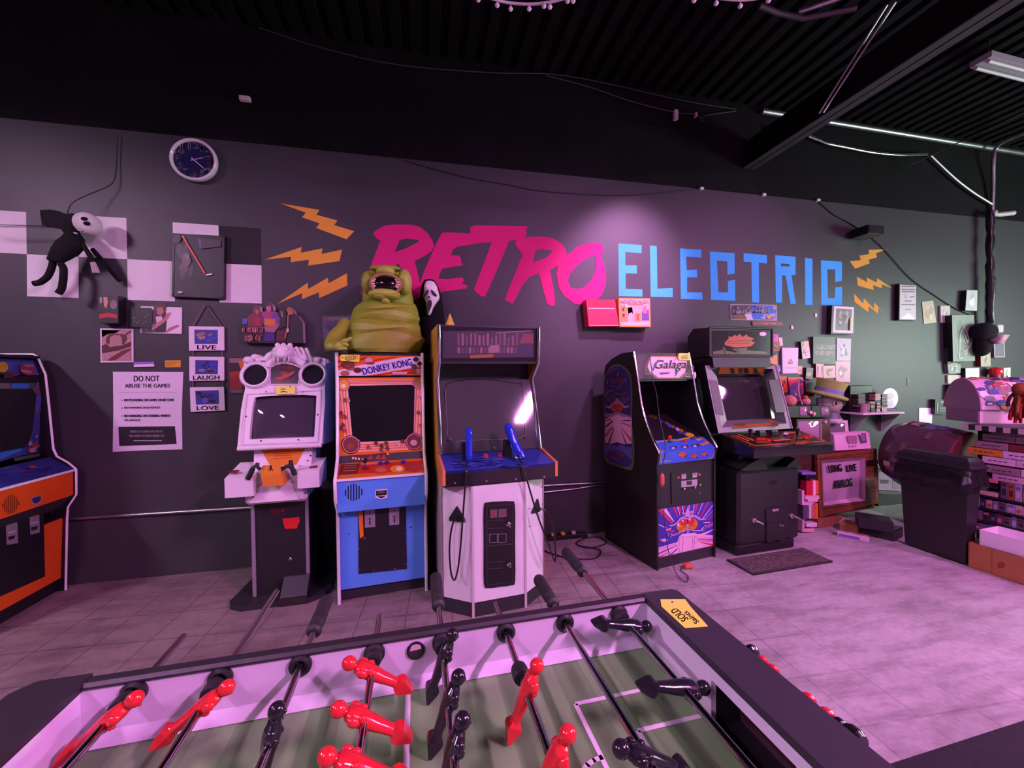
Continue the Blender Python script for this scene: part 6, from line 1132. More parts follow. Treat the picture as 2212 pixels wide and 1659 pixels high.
poster('label_strip', 'purple and white label strip above the rules sheet', 'label', A5([(775, 1412), (1135, 1410), (1158, 1502), (778, 1510)])[::-1], 0.012, (0.70, 0.64, 0.72), lambda P: P.poly(A5([(777, 1412), (1134, 1411), (1145, 1448), (778, 1462)]), (0.24, 0.15, 0.52), 1))
poster('ticket', 'small yellow ticket above the right end of the rules sheet', 'ticket', A5([(1362, 1385), (1660, 1380), (1662, 1512), (1368, 1515)])[::-1], 0.003, (0.60, 0.34, 0.03), lambda P: [P.line(A5([(1390, y), (1390+w, y-4)]), 0.9, (0.12, 0.06, 0.01), 1) for y, w in ((1420, 230), (1450, 180), (1480, 120))])
# rules sheet
def art_rules(P):
    IK = (0.035, 0.025, 0.045); T = lambda s, x0, x1, y, yt, c=IK, b_=0.004: P.text(s, A2s([(x0, y)])[0], A2s([(x1, y-1)])[0], A2s([(x0, yt)])[0], c, None, b_)
    T('DO NOT', 750, 893, 270, 238, IK, 0.008); T('ABUSE THE GAMES', 700, 953, 305, 283, IK, 0.004); P.line(A2s([(662, 331), (985, 330)]), 0.7, (0.2, 0.16, 0.22), 1)
    for s, x1, y in (('NO POUNDING ON GAMES OR BUTTONS', 975, 381), ('NO HANGING ON JOYSTICKS', 897, 425), ('NO HANGING ON STEERING WHEELS', 955, 469)): T(s, 697, x1, y, y-14); P.disc(*A2s([(684, y-6)])[0], 1.3, 1.3, IK, 1, 8)
    T('OR HANDLES', 697, 787, 493, 480)
    P.poly(A2s([(663, 524), (980, 520), (990, 620), (668, 632)]), (0.02, 0.015, 0.022), 1); WHT = (0.5, 0.44, 0.5)
    T('ABUSE OF GAMES MAY RESULT', 730, 915, 556, 544, WHT); T('IN LOSING PLAYING PRIVILEGES', 728, 922, 580, 568, WHT)
    for x in range(752, 900, 16): P.line(A2s([(x, 601), (x+11, 600.5)]), 1.8, WHT, 9)
poster('rules_sheet', 'white DO NOT ABUSE THE GAMES rules sheet between two cabinets', 'sign', A2s([(632, 215), (1026, 217), (1018, 430), (1021, 650), (820, 655), (631, 664), (635, 430)])[::-1], 0.003, (0.68, 0.62, 0.70), art_rules)
# three boards on a cord
hs = thing('hanging_sign', 'three white LIVE LAUGH LOVE boards hung on a twine', 'hanging sign', atY(447, 790, YW))
oh = Vector(hs.location)
def art_board(P, q, word, wy, cols, seed):
    P.poly(q, (0.04, 0.05, 0.25), 1); c = (sum(p[0] for p in q)/4, sum(p[1] for p in q)/4); P.blot(c[0], c[1], 24, 14, cols, 16, 2, seed, 0.34)
    P.text(word, *wy, (0.03, 0.02, 0.035), None, 0.004)
for q, ph_, word, wy, cols in ((A1([(1503, 1123), (1783, 1128), (1785, 1316), (1505, 1318)]), A1([(1548, 1150), (1735, 1152), (1735, 1265), (1550, 1265)]), 'LIVE', A1([(1572, 1308), (1722, 1310), (1572, 1273)]), [(0.03, 0.05, 0.32), (0.30, 0.15, 0.12), (0.06, 0.08, 0.45), (0.36, 0.22, 0.18)]),
                             (A1([(1507, 1365), (1783, 1368), (1785, 1556), (1508, 1558)]), A1([(1555, 1392), (1738, 1395), (1735, 1506), (1556, 1506)]), 'LAUGH', A1([(1540, 1551), (1748, 1549), (1540, 1516)]), [(0.02, 0.04, 0.38), (0.04, 0.05, 0.5), (0.03, 0.015, 0.02), (0.35, 0.16, 0.12)]),
                             (A2s([(1063, 303), (1254, 300), (1259, 432), (1068, 440)]), A2s([(1093, 322), (1225, 318), (1227, 396), (1098, 400)]), 'LOVE', A2s([(1103, 430), (1225, 428), (1103, 407)]), [(0.10, 0.10, 0.36), (0.03, 0.03, 0.16), (0.02, 0.015, 0.03)])):
    mb = MB(); P = Panel(mb, (0, YW-0.02, 0), (1, 0, 0), (0, 0, 1), None, True, 'print', 0.0005); qq = [P.pt(p, 0) for p in q]; mb.slab(qq[::-1], (0, 0.012, 0), 'satin', (0.70, 0.64, 0.70)); art_board(P, ph_, word, wy, cols, len(word)); mb.v = [tuple(Vector(v)-oh) for v in mb.v]; mb.build('board', hs)
for pts in (A1([(1537, 1122), (1632, 955), (1650, 955), (1765, 1126)]), A1([(1537, 1316), (1538, 1368)]), A1([(1770, 1316), (1770, 1370)]), A1([(1534, 1556), (1538, 1612)]), A1([(1772, 1556), (1774, 1610)])):
    mb = MB(); mb.tube([atY(*p, YW-0.012)-oh for p in pts], 0.004, 6, 'cloth', (0.22, 0.15, 0.14)); mb.build('twine', hs)
# cut-out of four musicians
A6 = lambda pts: crop(0.0723, 510, 640, pts)
def art_band(P):
    for q, c in (([(480, 560), (500, 380), (520, 290), (610, 260), (700, 290), (720, 430), (740, 560), (620, 600)], (0.14, 0.04, 0.05)), ([(560, 400), (680, 400), (670, 500), (600, 540)], (0.42, 0.14, 0.14)), ([(370, 560), (480, 520), (740, 590), (800, 900), (360, 900)], (0.20, 0.03, 0.05)), ([(540, 620), (730, 620), (720, 850), (560, 860)], (0.32, 0.02, 0.06)), ([(190, 680), (350, 640), (340, 820), (190, 830)], (0.08, 0.11, 0.36)),
                 ([(760, 500), (900, 440), (1090, 450), (1230, 500), (1320, 680), (1200, 720), (1190, 860), (850, 860), (760, 700)], (0.36, 0.05, 0.15)), ([(850, 660), (1180, 680), (1180, 880), (860, 880)], (0.58, 0.20, 0.03)), ([(1060, 520), (1240, 520), (1330, 700), (1200, 860), (1180, 680), (1060, 640)], (0.14, 0.05, 0.34)), ([(760, 560), (830, 620), (830, 760), (770, 740)], (0.10, 0.04, 0.25)), ([(870, 300), (900, 210), (1000, 190), (1090, 260), (1100, 380), (1050, 300), (920, 290)], (0.07, 0.03, 0.04)), ([(900, 300), (1050, 290), (1060, 430), (980, 460), (910, 420)], (0.46, 0.15, 0.22)),
                 ([(850, 900), (1200, 860), (1350, 720), (1280, 900), (1150, 1080), (880, 1060)], (0.36, 0.12, 0.16)), ([(880, 1080), (1160, 1080), (1160, 1350), (850, 1350)], (0.05, 0.02, 0.18)), ([(1270, 340), (1340, 290), (1480, 360), (1500, 560), (1500, 900), (1260, 1000), (1340, 640)], (0.035, 0.02, 0.02)), ([(1330, 440), (1390, 450), (1410, 640), (1370, 620)], (0.40, 0.17, 0.16)), ([(1510, 430), (1530, 350), (1620, 330), (1720, 420), (1730, 540), (1600, 560)], (0.36, 0.12, 0.07)), ([(1560, 440), (1660, 460), (1640, 560), (1560, 560)], (0.42, 0.16, 0.13)), ([(1540, 580), (1580, 580), (1570, 900), (1490, 1280), (1450, 1280), (1530, 900)], (0.40, 0.18, 0.10)), ([(1250, 1020), (1480, 1040), (1460, 1350), (1200, 1350)], (0.10, 0.02, 0.03)), ([(1540, 960), (1580, 960), (1590, 1060), (1520, 1090)], (0.6, 0.5, 0.6))): P.poly(A6(q), c, None)
    for s, p0, p1, pt in (('QUIET', (212, 1110), (830, 1125), (225, 925)), ('RIOT', (290, 1340), (770, 1350), (295, 1150))):
        P.text(s, *A6([p0, p1, pt]), (0.78, 0.36, 0.38), None, 0.03); P.text(s, *A6([p0, p1, pt]), (0.60, 0.05, 0.09), None, 0.006)
poster('cardboard_standee', 'thick cut-out of four musicians titled QUIET RIOT above white cabinet', 'cut-out', A6([(185, 1365), (180, 690), (210, 640), (360, 560), (480, 500), (500, 380), (520, 290), (610, 258), (700, 290), (730, 460), (760, 480), (870, 430), (860, 300), (890, 215), (1000, 188), (1090, 260), (1110, 430), (1230, 490), (1290, 430), (1270, 330), (1340, 285), (1480, 350), (1530, 345), (1620, 325), (1720, 420), (1740, 520), (1850, 590), (1990, 780), (2012, 1385)]), 0.07, (0.022, 0.016, 0.022), art_band, edge=(0.72, 0.62, 0.66))
def art_e(P):
    A3 = lambda pts: crop(0.2291, 480, 620, pts)
    P.poly(A3([(950, 285), (1200, 280), (1200, 310), (950, 320)]), (0.22, 0.18, 0.24), 1); P.poly(A3([(950, 285), (1000, 285), (1000, 315), (950, 320)]), (0.30, 0.05, 0.09), 2); P.blot(720, 722, 20, 24, [(0.06, 0.05, 0.10), (0.12, 0.10, 0.16), (0.05, 0.03, 0.18), (0.2, 0.18, 0.22)], 18, 3, 2, 0.35)
poster('comic_book', 'purple bagged comic on the wall half behind the green creature', 'comic', crop(0.2291, 480, 620, [(940, 272), (1215, 268), (1300, 600), (965, 610)])[::-1], 0.008, (0.10, 0.08, 0.16), art_e)
def art_f(P):
    A3 = lambda pts: crop(0.2291, 480, 620, pts)
    P.poly(A3([(65, 670), (220, 670), (220, 715), (70, 715)]), (0.20, 0.13, 0.17), 1); P.poly(A3([(150, 690), (230, 690), (240, 780), (170, 770)]), (0.50, 0.13, 0.03), 2); P.poly(A3([(70, 800), (170, 790), (190, 960), (75, 965)]), (0.28, 0.025, 0.03), 2); P.poly(A3([(75, 965), (190, 965), (190, 1000), (80, 1000)]), (0.16, 0.10, 0.12), 2)
poster('comic_book', 'dark red comic on the wall half behind the white moulded cabinet', 'comic', crop(0.2291, 480, 620, [(62, 660), (260, 662), (265, 1008), (72, 1006)])[::-1], 0.008, (0.03, 0.015, 0.022), art_f)
# ================================================================== creature and hooded mask above the cabinets
GRN = (0.27, 0.34, 0.022); GR2 = (0.36, 0.44, 0.05)
cb = mat_of(dk) @ Vector((0.32, 0.34, 1.782))
cr = thing('monster_statue', 'big olive green blob creature statue with wide open mouth on the blue cabinet', 'statue', cb)
S5 = lambda pts: crop(0.1356, 700, 560, pts)
def cp_(q, dy=0.0): return atY(q[0], q[1], cb.y+dy)-cb
rows = [(70, 900, 1060), (85, 800, 1120), (130, 730, 1160), (200, 680, 1220), (250, 630, 1285), (300, 610, 1325), (400, 607, 1375), (520, 598, 1400), (610, 590, 1418), (660, 592, 1422), (690, 588, 1425), (740, 556, 1462), (790, 510, 1490), (830, 470, 1505), (850, 462, 1500), (900, 440, 1522), (960, 415, 1525), (1000, 402, 1515), (1030, 395, 1508), (1080, 370, 1530), (1150, 350, 1545), (1200, 340, 1552), (1230, 330, 1585), (1290, 300, 1612), (1330, 285, 1600), (1370, 280, 1575), (1450, 290, 1535), (1515, 350, 1500)]
crease = {690: 0.90, 850: 0.92, 1030: 0.93, 1200: 0.95, 660: 0.95, 830: 0.97, 1000: 0.97}
rings = []
for y, l, r_ in rows:
    a = cp_(S5([(l, y)])[0]); b = cp_(S5([(r_, y)])[0]); c = (a+b)/2; w = (b-a).length/2; k = crease.get(y, 1.0); dpt = min(w*0.95, 0.27)*k; back = -0.02
    c.y = 0.02+(0.06 if y < 700 else 0); ring = []
    for j in range(32):
        t = 2*PI*j/32; s = math.sin(t); wob = 1+0.02*math.sin(5*t+y*0.013)*(1 if y > 500 else 0.3)
        ring.append(c+Vector((w*math.cos(t)*(1.0 if abs(math.cos(t)) > 0.9 else wob), dpt*s*wob, 0.012*math.sin(3*t+y*0.02) if 600 < y < 1450 else 0)))
    rings.append(ring)
mb = MB(); mb.loft(rings, 'skin', GRN)
def face_pt(q, dy): return cp_(S5([q])[0], dy)
# brow, cheeks, chin and jowls swell from the body
for q, dy, r3, c in (((980, 195), -0.17, (0.07, 0.07, 0.045), GR2), ((870, 150), -0.13, (0.07, 0.05, 0.022), GRN), ((1075, 150), -0.13, (0.07, 0.05, 0.022), GRN), ((700, 380), -0.12, (0.05, 0.08, 0.09), GRN), ((1285, 370), -0.12, (0.055, 0.09, 0.10), GR2), ((960, 560), -0.17, (0.12, 0.09, 0.045), GR2), ((900, 590), -0.2, (0.05, 0.05, 0.03), GRN), ((1080, 590), -0.2, (0.06, 0.05, 0.03), GRN), ((980, 660), -0.18, (0.035, 0.05, 0.03), GR2)): mb.ball(face_pt(q, dy), r3, 16, 10, 'skin', c)
mb.v = [(v[0], v[1], max(v[2], 0.003)) for v in mb.v]; mb.build('body', cr)
mc = face_pt((985, 395), -0.215); mb = MB(); mb.ball(mc+Vector((0, 0.02, 0)), (0.098, 0.05, 0.066), 20, 12, 'gloss', (0.006, 0.003, 0.003)); mo = mb.build('mouth', cr)
mb = MB(); mb.tube([mc+Vector((0.108*math.cos(t), -0.012-0.02*math.sin(t), 0.070*math.sin(t)-0.004)) for t in [2*PI*k/28 for k in range(28)]], 0.012, 8, 'skin', (0.34, 0.20, 0.08), closed=True); mb.build('lip', mo)
for k, (t, c) in enumerate([(2.7, 0.022), (2.95, 0.024), (3.3, 0.024), (3.6, 0.02), (0.5, 0.022), (0.2, 0.026), (-0.15, 0.026), (-0.45, 0.026), (4.72, 0.018)]):
    p = mc+Vector((0.098*math.cos(t), -0.02, 0.062*math.sin(t))); mb = MB(); mb.lathe([(0.010, -0.004), (0.009, c*0.5), (0.003, c), (0, c)], p, 7, 'gloss', (0.62, 0.38, 0.28), Vector((-math.cos(t), -0.3, -math.sin(t)*0.6+0.2))); mb.build('tooth', mo)
for q in ((880, 168), (1060, 172)):
    mb = MB(); mb.ball(face_pt(q, -0.175), (0.016, 0.012, 0.010), 10, 7, 'gloss', (0.02, 0.012, 0.006)); mb.ball(face_pt((q[0], q[1]-14), -0.18), (0.026, 0.014, 0.008), 10, 6, 'skin', GRN); mb.build('eye', cr)
mb = MB(); arm = [face_pt((350, 1010), -0.10), face_pt((250, 1150), -0.16), face_pt((140, 1300), -0.22), face_pt((150, 1400), -0.27), face_pt((250, 1390), -0.31)]
mb.tube(curve_pts(arm, 5), [0.045]*6+[0.052]*6+[0.055]*5+[0.042]*4, 12, 'skin', GRN); mb.ball(face_pt((265, 1385), -0.31), (0.045, 0.035, 0.035), 12, 8, 'skin', GR2)
for k, (p1, p2, p3) in enumerate((((240, 1420), (280, 1450), (340, 1462)), ((270, 1400), (320, 1420), (365, 1450)), ((280, 1370), (340, 1350), (380, 1380)), ((270, 1340), (330, 1290), (370, 1310)), ((300, 1330), (400, 1270), (450, 1260)))):
    mb.tube(curve_pts([face_pt(p1, -0.32), face_pt(p2, -0.345), face_pt(p3, -0.345)], 3), [0.016, 0.015, 0.015, 0.014, 0.013, 0.012, 0.009], 8, 'skin', GR2)
mb.v = [(v[0], v[1], max(v[2], 0.012)) for v in mb.v]; mb.build('arm', cr)
# hooded mask on a dark robe against the wall
ym = 3.64; hm = thing('hooded_mask', 'white long faced mask in a black hood beside the green creature', 'mask', (atY(937, 740, ym).x, YW-0.05, atY(937, 740, ym).z))
om = Vector(hm.location); mpt = lambda q, y=ym: atY(*S5([q])[0], y)-om
mb = MB(); rings = []
for y, l, r_, d in ((325, 1660, 1700, 0.03), (345, 1590, 1770, 0.07), (420, 1550, 1815, 0.10), (550, 1530, 1860, 0.11), (700, 1525, 1890, 0.11), (900, 1525, 1915, 0.10), (1100, 1540, 1930, 0.09), (1300, 1560, 1940, 0.09), (1500, 1580, 1950, 0.09)):
    a = mpt((l, y)); b = mpt((r_, y)); c = (a+b)/2; w = (b-a).length/2; rings.append([c+Vector((w*math.cos(t)*(1+0.05*math.sin(7*t)), d*math.sin(t), 0)) for t in [2*PI*j/20 for j in range(20)]])
mb.loft(rings, 'cloth', (0.006, 0.006, 0.007)); mb.build('hood', hm)
mb = MB(); rings = []; 
for y, l, r_, d in ((338, 1665, 1700, 0.0), (360, 1620, 1755, 0.03), (430, 1592, 1800, 0.05), (520, 1590, 1825, 0.055), (590, 1578, 1842, 0.06), (640, 1600, 1835, 0.06), (700, 1622, 1790, 0.055), (780, 1632, 1740, 0.05), (850, 1640, 1715, 0.04), (892, 1650, 1690, 0.02)):
    a = mpt((l, y), ym-0.10); b = mpt((r_, y), ym-0.10); c = (a+b)/2; w = (b-a).length/2; rings.append([c+Vector((w*math.cos(t), d*math.sin(t), 0)) for t in [2*PI*j/18 for j in range(18)]])
mb.loft(rings, 'gloss', (0.76, 0.70, 0.72)); mk_ = mb.build('mask', hm)
Pm = Panel(MB(), mpt((1700, 600), ym-0.165), (1, 0, 0), (0, 0, 1), Matrix.Translation(om), True, 'satin')
for nm, pts in (('eye_hole', [(1640, 490), (1668, 500), (1640, 560), (1595, 590), (1588, 570)]), ('eye_hole', [(1705, 490), (1735, 500), (1795, 570), (1785, 592), (1735, 565)]), ('nostril', [(1668, 580), (1690, 612), (1650, 605)]), ('mouth_hole', [(1660, 655), (1705, 655), (1718, 720), (1690, 800), (1650, 850), (1640, 760)])):
    mb = MB(); Pm.mb = mb; f = [Pm.pt(p, 0) for p in S5(smooth_loop(pts, 3))]; mb.slab(f, (0, 0.03, 0), 'satin', (0.006, 0.006, 0.006)); mb.build(nm, mk_)
mb = MB(); c = mat_of(gc) @ Vector((0.10, 0.30, 1.968)); top = atY(967, 677, c.y); mb.lathe([(0.0, 0.0), (0.04, 0.0), (0.002, max(0.08, top.z-c.z)), (0, max(0.08, top.z-c.z))], (0, 0, 0), 12, 'satin', (0.60, 0.42, 0.06)); oo = mb.build('paper_cone'); oo.location = (atY(972, 700, c.y).x, c.y, c.z); tag(oo, 'small yellow cone standing on top of the white gun cabinet', 'cone')
# ================================================================== cards, prints and frames on the right half of the wall
NB = lambda pts: crop(0.09042, 1650, 700, pts); N2 = lambda pts: crop(0.09042, 1680, 820, pts); G9 = lambda pts: crop(0.1929, 1240, 640, pts); H9 = lambda pts: crop(0.1929, 1480, 640, pts); R9 = lambda pts: crop(0.1929, 1820, 600, pts); T9 = lambda pts: crop(0.08258, 2030, 620, pts); U9 = lambda pts: crop(0.11454, 2030, 740, pts)
def inset(q, k): c = Vector((sum(p[0] for p in q)/len(q), sum(p[1] for p in q)/len(q))); return [tuple(c+(Vector(p)-c)*k) for p in q]
def blots(cols, n, seed, sz=0.35, k=0.88, base=None):
    def f(P, q):
        xs = [p[0] for p in q]; ys = [p[1] for p in q]
        if base: P.poly(inset(q, 0.93), base, 1)
        P.blot((min(xs)+max(xs))/2, (min(ys)+max(ys))/2, (max(xs)-min(xs))/2*k*0.8, (max(ys)-min(ys))/2*k*0.85, cols, n, 2, seed, sz)
    return f
def card(name, label, cat, quad, th, c, art=None, group=None, off=0.0, m='print', edge=None):
    q = quad[::-1]
    return poster(name, label, cat, q, th, c, (lambda P: art(P, q)) if art else None, group, off, m, edge)
def art_red(P, q): P.poly(G9([(140, 42), (455, 40), (462, 135), (160, 132)]), (0.50, 0.01, 0.04), 1, m='print'); P.line(G9([(158, 132), (200, 135), (455, 138)]), 1.6, (0.85, 0.5, 0.6), 2); P.line(G9([(170, 325), (497, 328)]), 1, (0.8, 0.35, 0.45), 2)
card('game_box', 'plain red lidded box on the wall below the word RETRO', 'box', G9([(137, 38), (458, 38), (503, 332), (166, 336)]), 0.10, (0.60, 0.02, 0.07), art_red)
def art_mm(P, q):
    P.poly(G9([(507, 30), (843, 32), (850, 335), (517, 330)]), (0.66, 0.30, 0.26), 1); P.poly(G9([(515, 100), (600, 105), (600, 290), (518, 300)]), (0.62, 0.22, 0.08), 2)
    for q2, c in (([(600, 130), (650, 120), (660, 190), (610, 230)], (0.10, 0.03, 0.05)), ([(615, 190), (650, 180), (650, 290), (600, 290)], (0.72, 0.35, 0.40)), ([(680, 190), (745, 185), (745, 285), (685, 285)], (0.62, 0.24, 0.05)), ([(695, 200), (730, 200), (730, 270), (700, 270)], (0.30, 0.10, 0.05)), ([(760, 170), (835, 150), (840, 270), (760, 270)], (0.12, 0.06, 0.22)), ([(770, 120), (810, 110), (820, 190), (770, 190)], (0.40, 0.14, 0.2)), ([(520, 290), (840, 285), (845, 330), (522, 330)], (0.78, 0.44, 0.52)), ([(540, 130), (560, 130), (560, 165), (540, 165)], (0.1, 0.03, 0.03)), ([(545, 195), (565, 195), (565, 230), (545, 230)], (0.1, 0.03, 0.03)), ([(570, 90), (600, 95), (590, 130), (572, 120)], (0.82, 0.6, 0.7))): P.poly(G9(q2), c, None)
    P.text('MONSTER MASH', *G9([(512, 76), (828, 78), (520, 34)]), (0.20, 0.02, 0.03), None, 0.008); P.text('MONSTER MASH', *G9([(510, 73), (826, 75), (518, 31)]), (0.82, 0.6, 0.7), None, 0.0); P.line(G9([(590, 90), (770, 93)]), 1, (0.2, 0.05, 0.03), None)
card('game_box', 'orange MONSTER MASH board game box on the wall beside the red box', 'box', G9([(497, 18), (851, 22), (861, 347), (510, 343)]), 0.105, (0.62, 0.26, 0.03), art_mm)
def art_gg(P, q):
    P.poly(H9([(515, 95), (740, 97), (740, 262), (517, 258)]), (0.05, 0.03, 0.05), 1); P.poly(H9([(740, 97), (1020, 104), (1025, 265), (740, 262)]), (0.03, 0.10, 0.52), 1)
    P.blot(1660, 683, 20, 6, [(0.5, 0.4, 0.55), (0.6, 0.2, 0.03), (0.4, 0.3, 0.5), (0.2, 0.1, 0.1)], 16, 2, 7, 0.4); P.poly(H9([(545, 215), (660, 205), (680, 262), (550, 258)]), (0.16, 0.06, 0.03), 3); P.poly(H9([(660, 190), (730, 170), (760, 262), (690, 262)]), (0.58, 0.45, 0.62), 3); P.poly(H9([(970, 190), (1025, 190), (1025, 265), (980, 262)]), (0.26, 0.22, 0.55), 3); P.disc(*H9([(1000, 130)])[0], 3.4, 4, (0.6, 0.25, 0.05), 3, 10); P.disc(*H9([(930, 232)])[0], 5, 4, (0.7, 0.25, 0.02), 20, 9)
    P.text("Ghost'n", *H9([(528, 205), (735, 195), (532, 120)]), (0.82, 0.66, 0.80), 22, 0.012); P.text('Goblins', *H9([(750, 190), (920, 186), (755, 110)]), (0.82, 0.66, 0.80), 22, 0.012)
card('game_sign', "flat printed Ghost'n Goblins sign strip under the blue lettering", 'sign', H9([(508, 87), (1026, 98), (1030, 272), (512, 263)]), 0.006, (0.55, 0.42, 0.52), art_gg)
card('sticker_strip', 'small red lettered strip hanging just below the game sign strip', 'sticker', H9([(753, 282), (1088, 284), (1098, 331), (757, 326)]), 0.004, (0.20, 0.03, 0.05), blots([(0.55, 0.06, 0.07), (0.6, 0.14, 0.16), (0.14, 0.07, 0.25)], 26, 4, 0.22), off=0.008)
def art_fr(P, q):
    P.poly(H9([(1668, 110), (1890, 122), (1878, 412), (1655, 405)]), (0.76, 0.48, 0.62), 1); P.poly(H9([(1690, 135), (1868, 145), (1862, 385), (1680, 378)]), (0.10, 0.09, 0.09), 2); P.blot(1822, 690, 14, 20, [(0.20, 0.18, 0.17), (0.05, 0.045, 0.05), (0.30, 0.26, 0.24)], 20, 3, 1, 0.3); P.poly(H9([(1838, 250), (1862, 240), (1858, 385), (1834, 380)]), (0.42, 0.5, 0.2), 30)
card('picture_frame', 'black framed photo with pink mat under the last blue letter', 'picture', H9([(1645, 98), (1905, 112), (1892, 426), (1634, 422)]), 0.06, BLACK, art_fr)
PKC, MG = (0.72, 0.38, 0.44), (0.60, 0.03, 0.34)
card('trading_card', 'magenta card peeking out right of the black marquee hood', 'card', NB([(180, 240), (345, 248), (345, 425), (180, 420)]), 0.005, MG, blots([(0.5, 0.02, 0.4), (0.7, 0.1, 0.5), (0.3, 0.05, 0.3)], 10, 3))
card('trading_card', 'pale pink slanted card behind the magenta card', 'card', NB([(352, 328), (440, 316), (457, 515), (372, 522)]), 0.004, (0.74, 0.42, 0.52), None)
card('trading_card', 'dark red card with pale flowers below the magenta card', 'card', NB([(200, 430), (380, 424), (386, 640), (215, 652)]), 0.006, (0.26, 0.015, 0.03), blots([(0.65, 0.35, 0.4), (0.4, 0.05, 0.03), (0.08, 0.02, 0.03)], 12, 2))
card('paper_bag', 'orange folded card beside the top of the grey screen frame', 'card', NB([(122, 812), (200, 760), (322, 718), (328, 1022), (290, 985), (142, 935)]), 0.02, (0.62, 0.17, 0.08), None)
card('trading_card', 'small blue and purple card left of the pink framed print', 'card', NB([(330, 985), (418, 990), (420, 1165), (345, 1160)]), 0.004, (0.20, 0.12, 0.35), blots([(0.5, 0.4, 0.6), (0.2, 0.15, 0.5)], 8, 6))
def art_pk(P, q):
    P.poly(NB([(585, 900), (640, 830), (690, 890), (690, 955), (580, 955)]), (0.32, 0.05, 0.09), 1); P.line(NB([(500, 1048), (780, 1046)]), 0.9, (0.25, 0.12, 0.28), 1); P.disc(*NB([(640, 900)])[0], 2, 2.4, (0.6, 0.25, 0.25), 2, 8)
card('picture_frame', 'glossy pale pink print with a tiny red figure, largest in the cluster', 'picture', NB([(438, 568), (826, 568), (810, 1172), (452, 1182)]), 0.02, (0.70, 0.42, 0.66), art_pk, m='print')
def art_tilt(P, q): P.poly(NB([(890, 430), (950, 422), (955, 520), (912, 610)]), (0.22, 0.27, 0.33), 1); P.poly(NB([(955, 420), (1062, 405), (1090, 570), (960, 580)]), (0.66, 0.36, 0.25), 1); P.line(NB([(940, 610), (1010, 760)]), 1.4, (0.12, 0.06, 0.09), 2); P.line(NB([(1000, 590), (940, 690), (1060, 660)]), 1.2, (0.12, 0.06, 0.09), 2)
card('trading_card', 'tilted pink and tan card left of the STAR WARS pouch', 'card', NB([(884, 425), (1066, 398), (1116, 802), (926, 838)]), 0.035, (0.74, 0.40, 0.48), art_tilt, edge=(0.02, 0.01, 0.012))
def art_sw(P, q):
    for s, a in (('STAR', [(1210, 610), (1690, 605), (1260, 500)]), ('WARS', [(1225, 745), (1670, 745), (1225, 640)])): P.text(s, *NB(a), (0.62, 0.48, 0.46), 1, 0.03); P.text(s, *NB(a), (0.03, 0.03, 0.03), 2, 0.0)
    P.line(NB([(1370, 865), (1540, 855)]), 0.7, (0.2, 0.2, 0.2), 2)
card('gift_bag', 'dark grey pouch printed STAR WARS in outlined letters', 'bag', NB([(1180, 300), (1712, 312), (1716, 962), (1176, 945)]), 0.03, (0.04, 0.042, 0.04), art_sw)
card('print_sleeve', 'glossy grey two figure print right of the STAR WARS pouch', 'print', NB([(1745, 335), (2086, 352), (2070, 882), (1740, 880)]), 0.012, (0.42, 0.38, 0.44), blots([(0.13, 0.13, 0.14), (0.3, 0.29, 0.31), (0.5, 0.5, 0.5)], 9, 8, 0.4), m='print')
card('print_sleeve', 'shiny crinkled pink plastic sleeve below the grey two figure print', 'print', NB([(1712, 892), (2070, 888), (2062, 1390), (1722, 1372)]), 0.008, (0.55, 0.32, 0.36), blots([(0.25, 0.16, 0.2), (0.7, 0.55, 0.58), (0.36, 0.14, 0.17)], 14, 9, 0.4), m='print')
card('trading_card', 'pink card with two dark silhouettes below the STAR WARS pouch', 'card', NB([(1248, 945), (1428, 945), (1412, 1278), (1248, 1272)]), 0.03, (0.74, 0.34, 0.44), lambda P, q: [P.poly(NB([(x-14, 1000), (x+14, 990), (x+20, 1060), (x+8, 1210), (x-12, 1210), (x-20, 1060)]), (0.12, 0.06, 0.09), 1) for x in (1290, 1390)]+[P.line(NB([(1255, 1238), (1410, 1240)]), 1.2, (0.6, 0.1, 0.14), 1)], edge=(0.15, 0.02, 0.03))
card('collage_card', 'colour collage card between the pink silhouettes and the pink sleeve', 'card', NB([(1428, 998), (1702, 990), (1712, 1282), (1425, 1292)]), 0.006, (0.62, 0.40, 0.34), blots([(0.64, 0.28, 0.05), (0.40, 0.12, 0.32), (0.7, 0.62, 0.6), (0.14, 0.08, 0.16), (0.35, 0.2, 0.12)], 18, 10, 0.38))
card('trading_card', 'small salmon card right of the lower pink print', 'card', NB([(822, 1000), (926, 1008), (918, 1205), (812, 1198)]), 0.005, (0.68, 0.32, 0.28), blots([(0.4, 0.2, 0.16), (0.7, 0.4, 0.36)], 5, 12))
card('trading_card', 'dark green card with a tan patch beside the salmon card', 'card', NB([(1020, 1040), (1182, 1050), (1166, 1332), (1000, 1302)]), 0.03, (0.10, 0.11, 0.10), lambda P, q: P.poly(NB([(1030, 1160), (1130, 1150), (1145, 1210), (1080, 1260), (1010, 1230)]), (0.40, 0.30, 0.22), 1), edge=(0.02, 0.012, 0.02))
card('record_sleeve', 'orange red sleeve half hidden by the screen frame edge', 'record', NB([(370, 1258), (545, 1250), (566, 1622), (440, 1640)]), 0.006, (0.62, 0.06, 0.02), blots([(0.7, 0.24, 0.04), (0.06, 0.02, 0.02), (0.4, 0.03, 0.03)], 10, 13))
def art_rec(P, q): P.disc(*N2([(430, 270)])[0], 13, 17, (0.13, 0.10, 0.24), 1, 22); P.blot(1719, 844, 9, 12, [(0.10, 0.08, 0.26), (0.4, 0.34, 0.5), (0.2, 0.16, 0.4), (0.3, 0.1, 0.15)], 14, 2, 3, 0.4); P.poly(N2([(500, -40), (590, 40), (520, 100), (505, 60)]), (0.10, 0.08, 0.24), 20)
